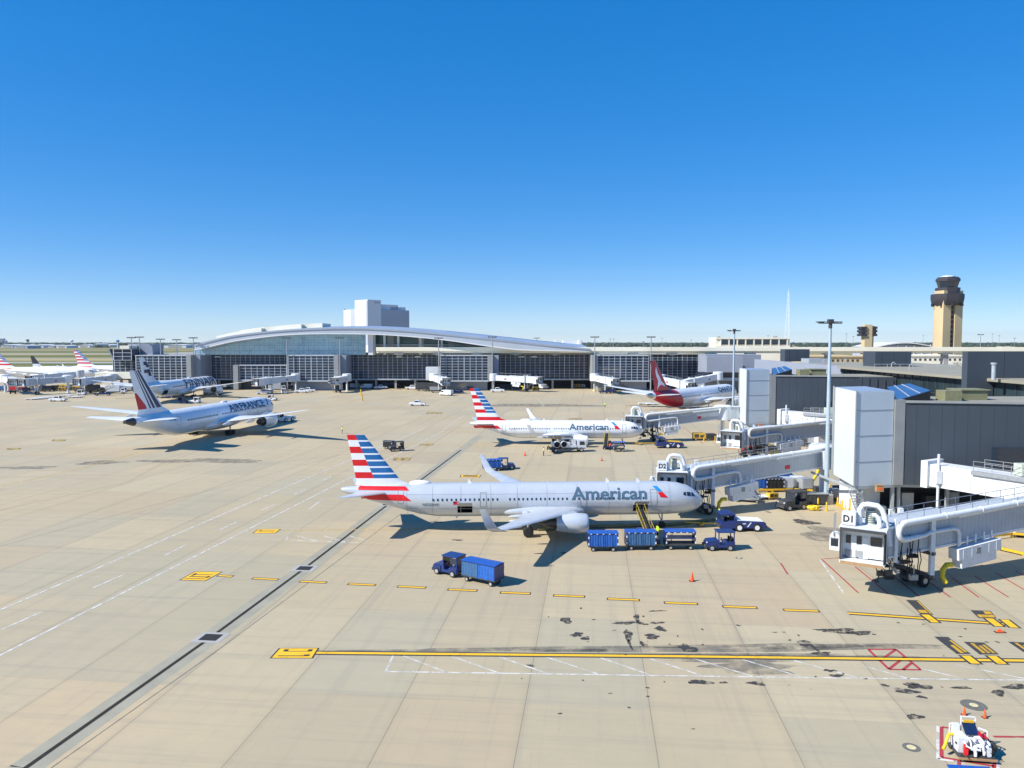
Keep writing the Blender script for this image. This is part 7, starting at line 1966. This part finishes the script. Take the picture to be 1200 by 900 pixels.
def mini_lamp():
    t = empty('multi_head_lamp'); 
    mb = MB(); mb.cyl((0,0,0),(0,0,25),.28,.2,8); mb.build('pole','galvanised',t)
    mb = MB(); mb.box(-1.7,1.7,-.1,.1,24.4,24.55); mb.box(-.1,.1,-1.6,1.6,24.4,24.55); mb.build('crossarm','galvanised',t)
    for (dx,dy) in ((-1.7,0),(1.7,0),(-.9,.4),(.9,-.4),(0,1.4),(0,-1.4)):
        mb = MB(); mb.box(dx-.3,dx+.3,dy-.25,dy+.25,24.5,24.95); mb.build('lamp','charcoal',t)
    return t
for (px, Yl, lab, h) in [(154,349,'lamp post standing before the grey rooftop box at left',.99),(163.5,352,'lamp post right behind the grey rooftop box at left',1),(188,346,'lamp post midway between control room and arch',.96),(207,350,'lamp post second left of the arched roof',.95),(226.5,348,'lamp post beside the left end of the arched roof',.985),
      (336,343.5,'lamp post in front of the arch glass, left of its centre',.98),(398,343.5,'lamp post in front of the arch glass near the white column',.98),(514,343.5,'lamp post in front of the guideway above the pale annex',.98),(577,343.5,'lamp post at the gate box right of the annex',1.0),
      (697,343.5,'lamp post at the left corner of the far right gate lounge',1.0),(763,343.5,'lamp post above the tip of the red tail',1.0),(1149,520,'lamp post far right of the control tower',1.1),(629,500,'distant lamp post over the low end of the arch roof',1.0)]:
    x, _ = W(px,400,Yl)
    o = put('mini_lamp', x, Yl, 0, lab, 'lamp post', 'lamp posts along the terminal front', make=mini_lamp); o.scale = (1,1,h)
for (px, py, Yl) in [(715,397,600),(719,397,600),(754,400,600),(776,396,700),(810,398,700),(1000,394,700),(1082,393,800),(1163,391,700),(1171,393,600),(1189,396,600),(900,393,700),(992,391,640)]:
    x, z = W(px,py,Yl); mb = MB(); mb.cyl((0,0,0),(0,0,z),.22,.12,6); mb.box(-.9,.9,-.2,.2,z-.4,z)
    o = mb.build('thin_mast','galvanised',None,(x,Yl,0)); tag(o,'hair-thin pole sticking up above the guideway on the right-hand skyline','pole','thin poles on the skyline')
# ================================================================ HAZE, LIGHT, CAMERA
hm = bpy.data.materials.new('haze_air'); hm.use_nodes = True; nt = hm.node_tree; nt.nodes.remove(nt.nodes['Principled BSDF'])
pv = nt.nodes.new('ShaderNodeVolumePrincipled'); pv.inputs['Color'].default_value = (.80,.88,1,1); pv.inputs['Density'].default_value = 0.00004; pv.inputs['Anisotropy'].default_value = .3
nt.links.new(pv.outputs[0], nt.nodes['Material Output'].inputs['Volume'])
mb = MB(); mb.box(-7000,7000,-400,8000,-1.0,100)
hz = mb.build('haze', hm, smooth=False); tag(hz, kind='stuff')
EL = R(43.5); SH = Vector((1.08,.46,0))
sun_from = Vector((-SH.x,-SH.y,1.0)).normalized()
sd_ = bpy.data.lights.new('sun','SUN'); sd_.energy = 5.0; sd_.angle = R(.5); sd_.color = (1,.955,.88)
so = bpy.data.objects.new('sun', sd_); COL.objects.link(so); so.rotation_euler = sun_from.to_track_quat('Z','Y').to_euler()
w = bpy.data.worlds.new('World'); SC.world = w; w.use_nodes = True; nt = w.node_tree
bg = nt.nodes['Background']; sky = nt.nodes.new('ShaderNodeTexSky'); sky.sky_type = 'NISHITA'; sky.sun_disc = False
sky.sun_elevation = math.asin(sun_from.z); sky.sun_rotation = math.atan2(sun_from.x, sun_from.y)
sky.altitude = 150; sky.air_density = .7; sky.dust_density = 0; sky.ozone_density = 8
hs = nt.nodes.new('ShaderNodeHueSaturation'); hs.inputs['Saturation'].default_value = 1.84; hs.inputs['Hue'].default_value = .511
gm_ = nt.nodes.new('ShaderNodeGamma'); gm_.inputs['Gamma'].default_value = .46; nt.links.new(sky.outputs[0], gm_.inputs['Color']); nt.links.new(gm_.outputs[0], hs.inputs['Color']); hs.inputs['Value'].default_value = 1.84; nt.links.new(hs.outputs[0], bg.inputs['Color']); bg.inputs['Strength'].default_value = .148
cam = bpy.data.cameras.new('camera'); cam.sensor_width = 36; cam.lens = 36*FP/1200; cam.clip_end = 40000; cam.clip_start = .5
co = bpy.data.objects.new('camera', cam); COL.objects.link(co); co.location = (0,0,HC); co.rotation_euler = (R(90)-TH,0,0)
SC.camera = co
vs = SC.view_settings; vs.view_transform = 'Standard'; vs.look = 'None'; vs.exposure = .55; vs.gamma = 1
SC.render.engine = 'CYCLES'; SC.cycles.use_denoising = True; SC.cycles.max_bounces = 6; SC.cycles.volume_bounces = 0; SC.cycles.transparent_max_bounces = 12
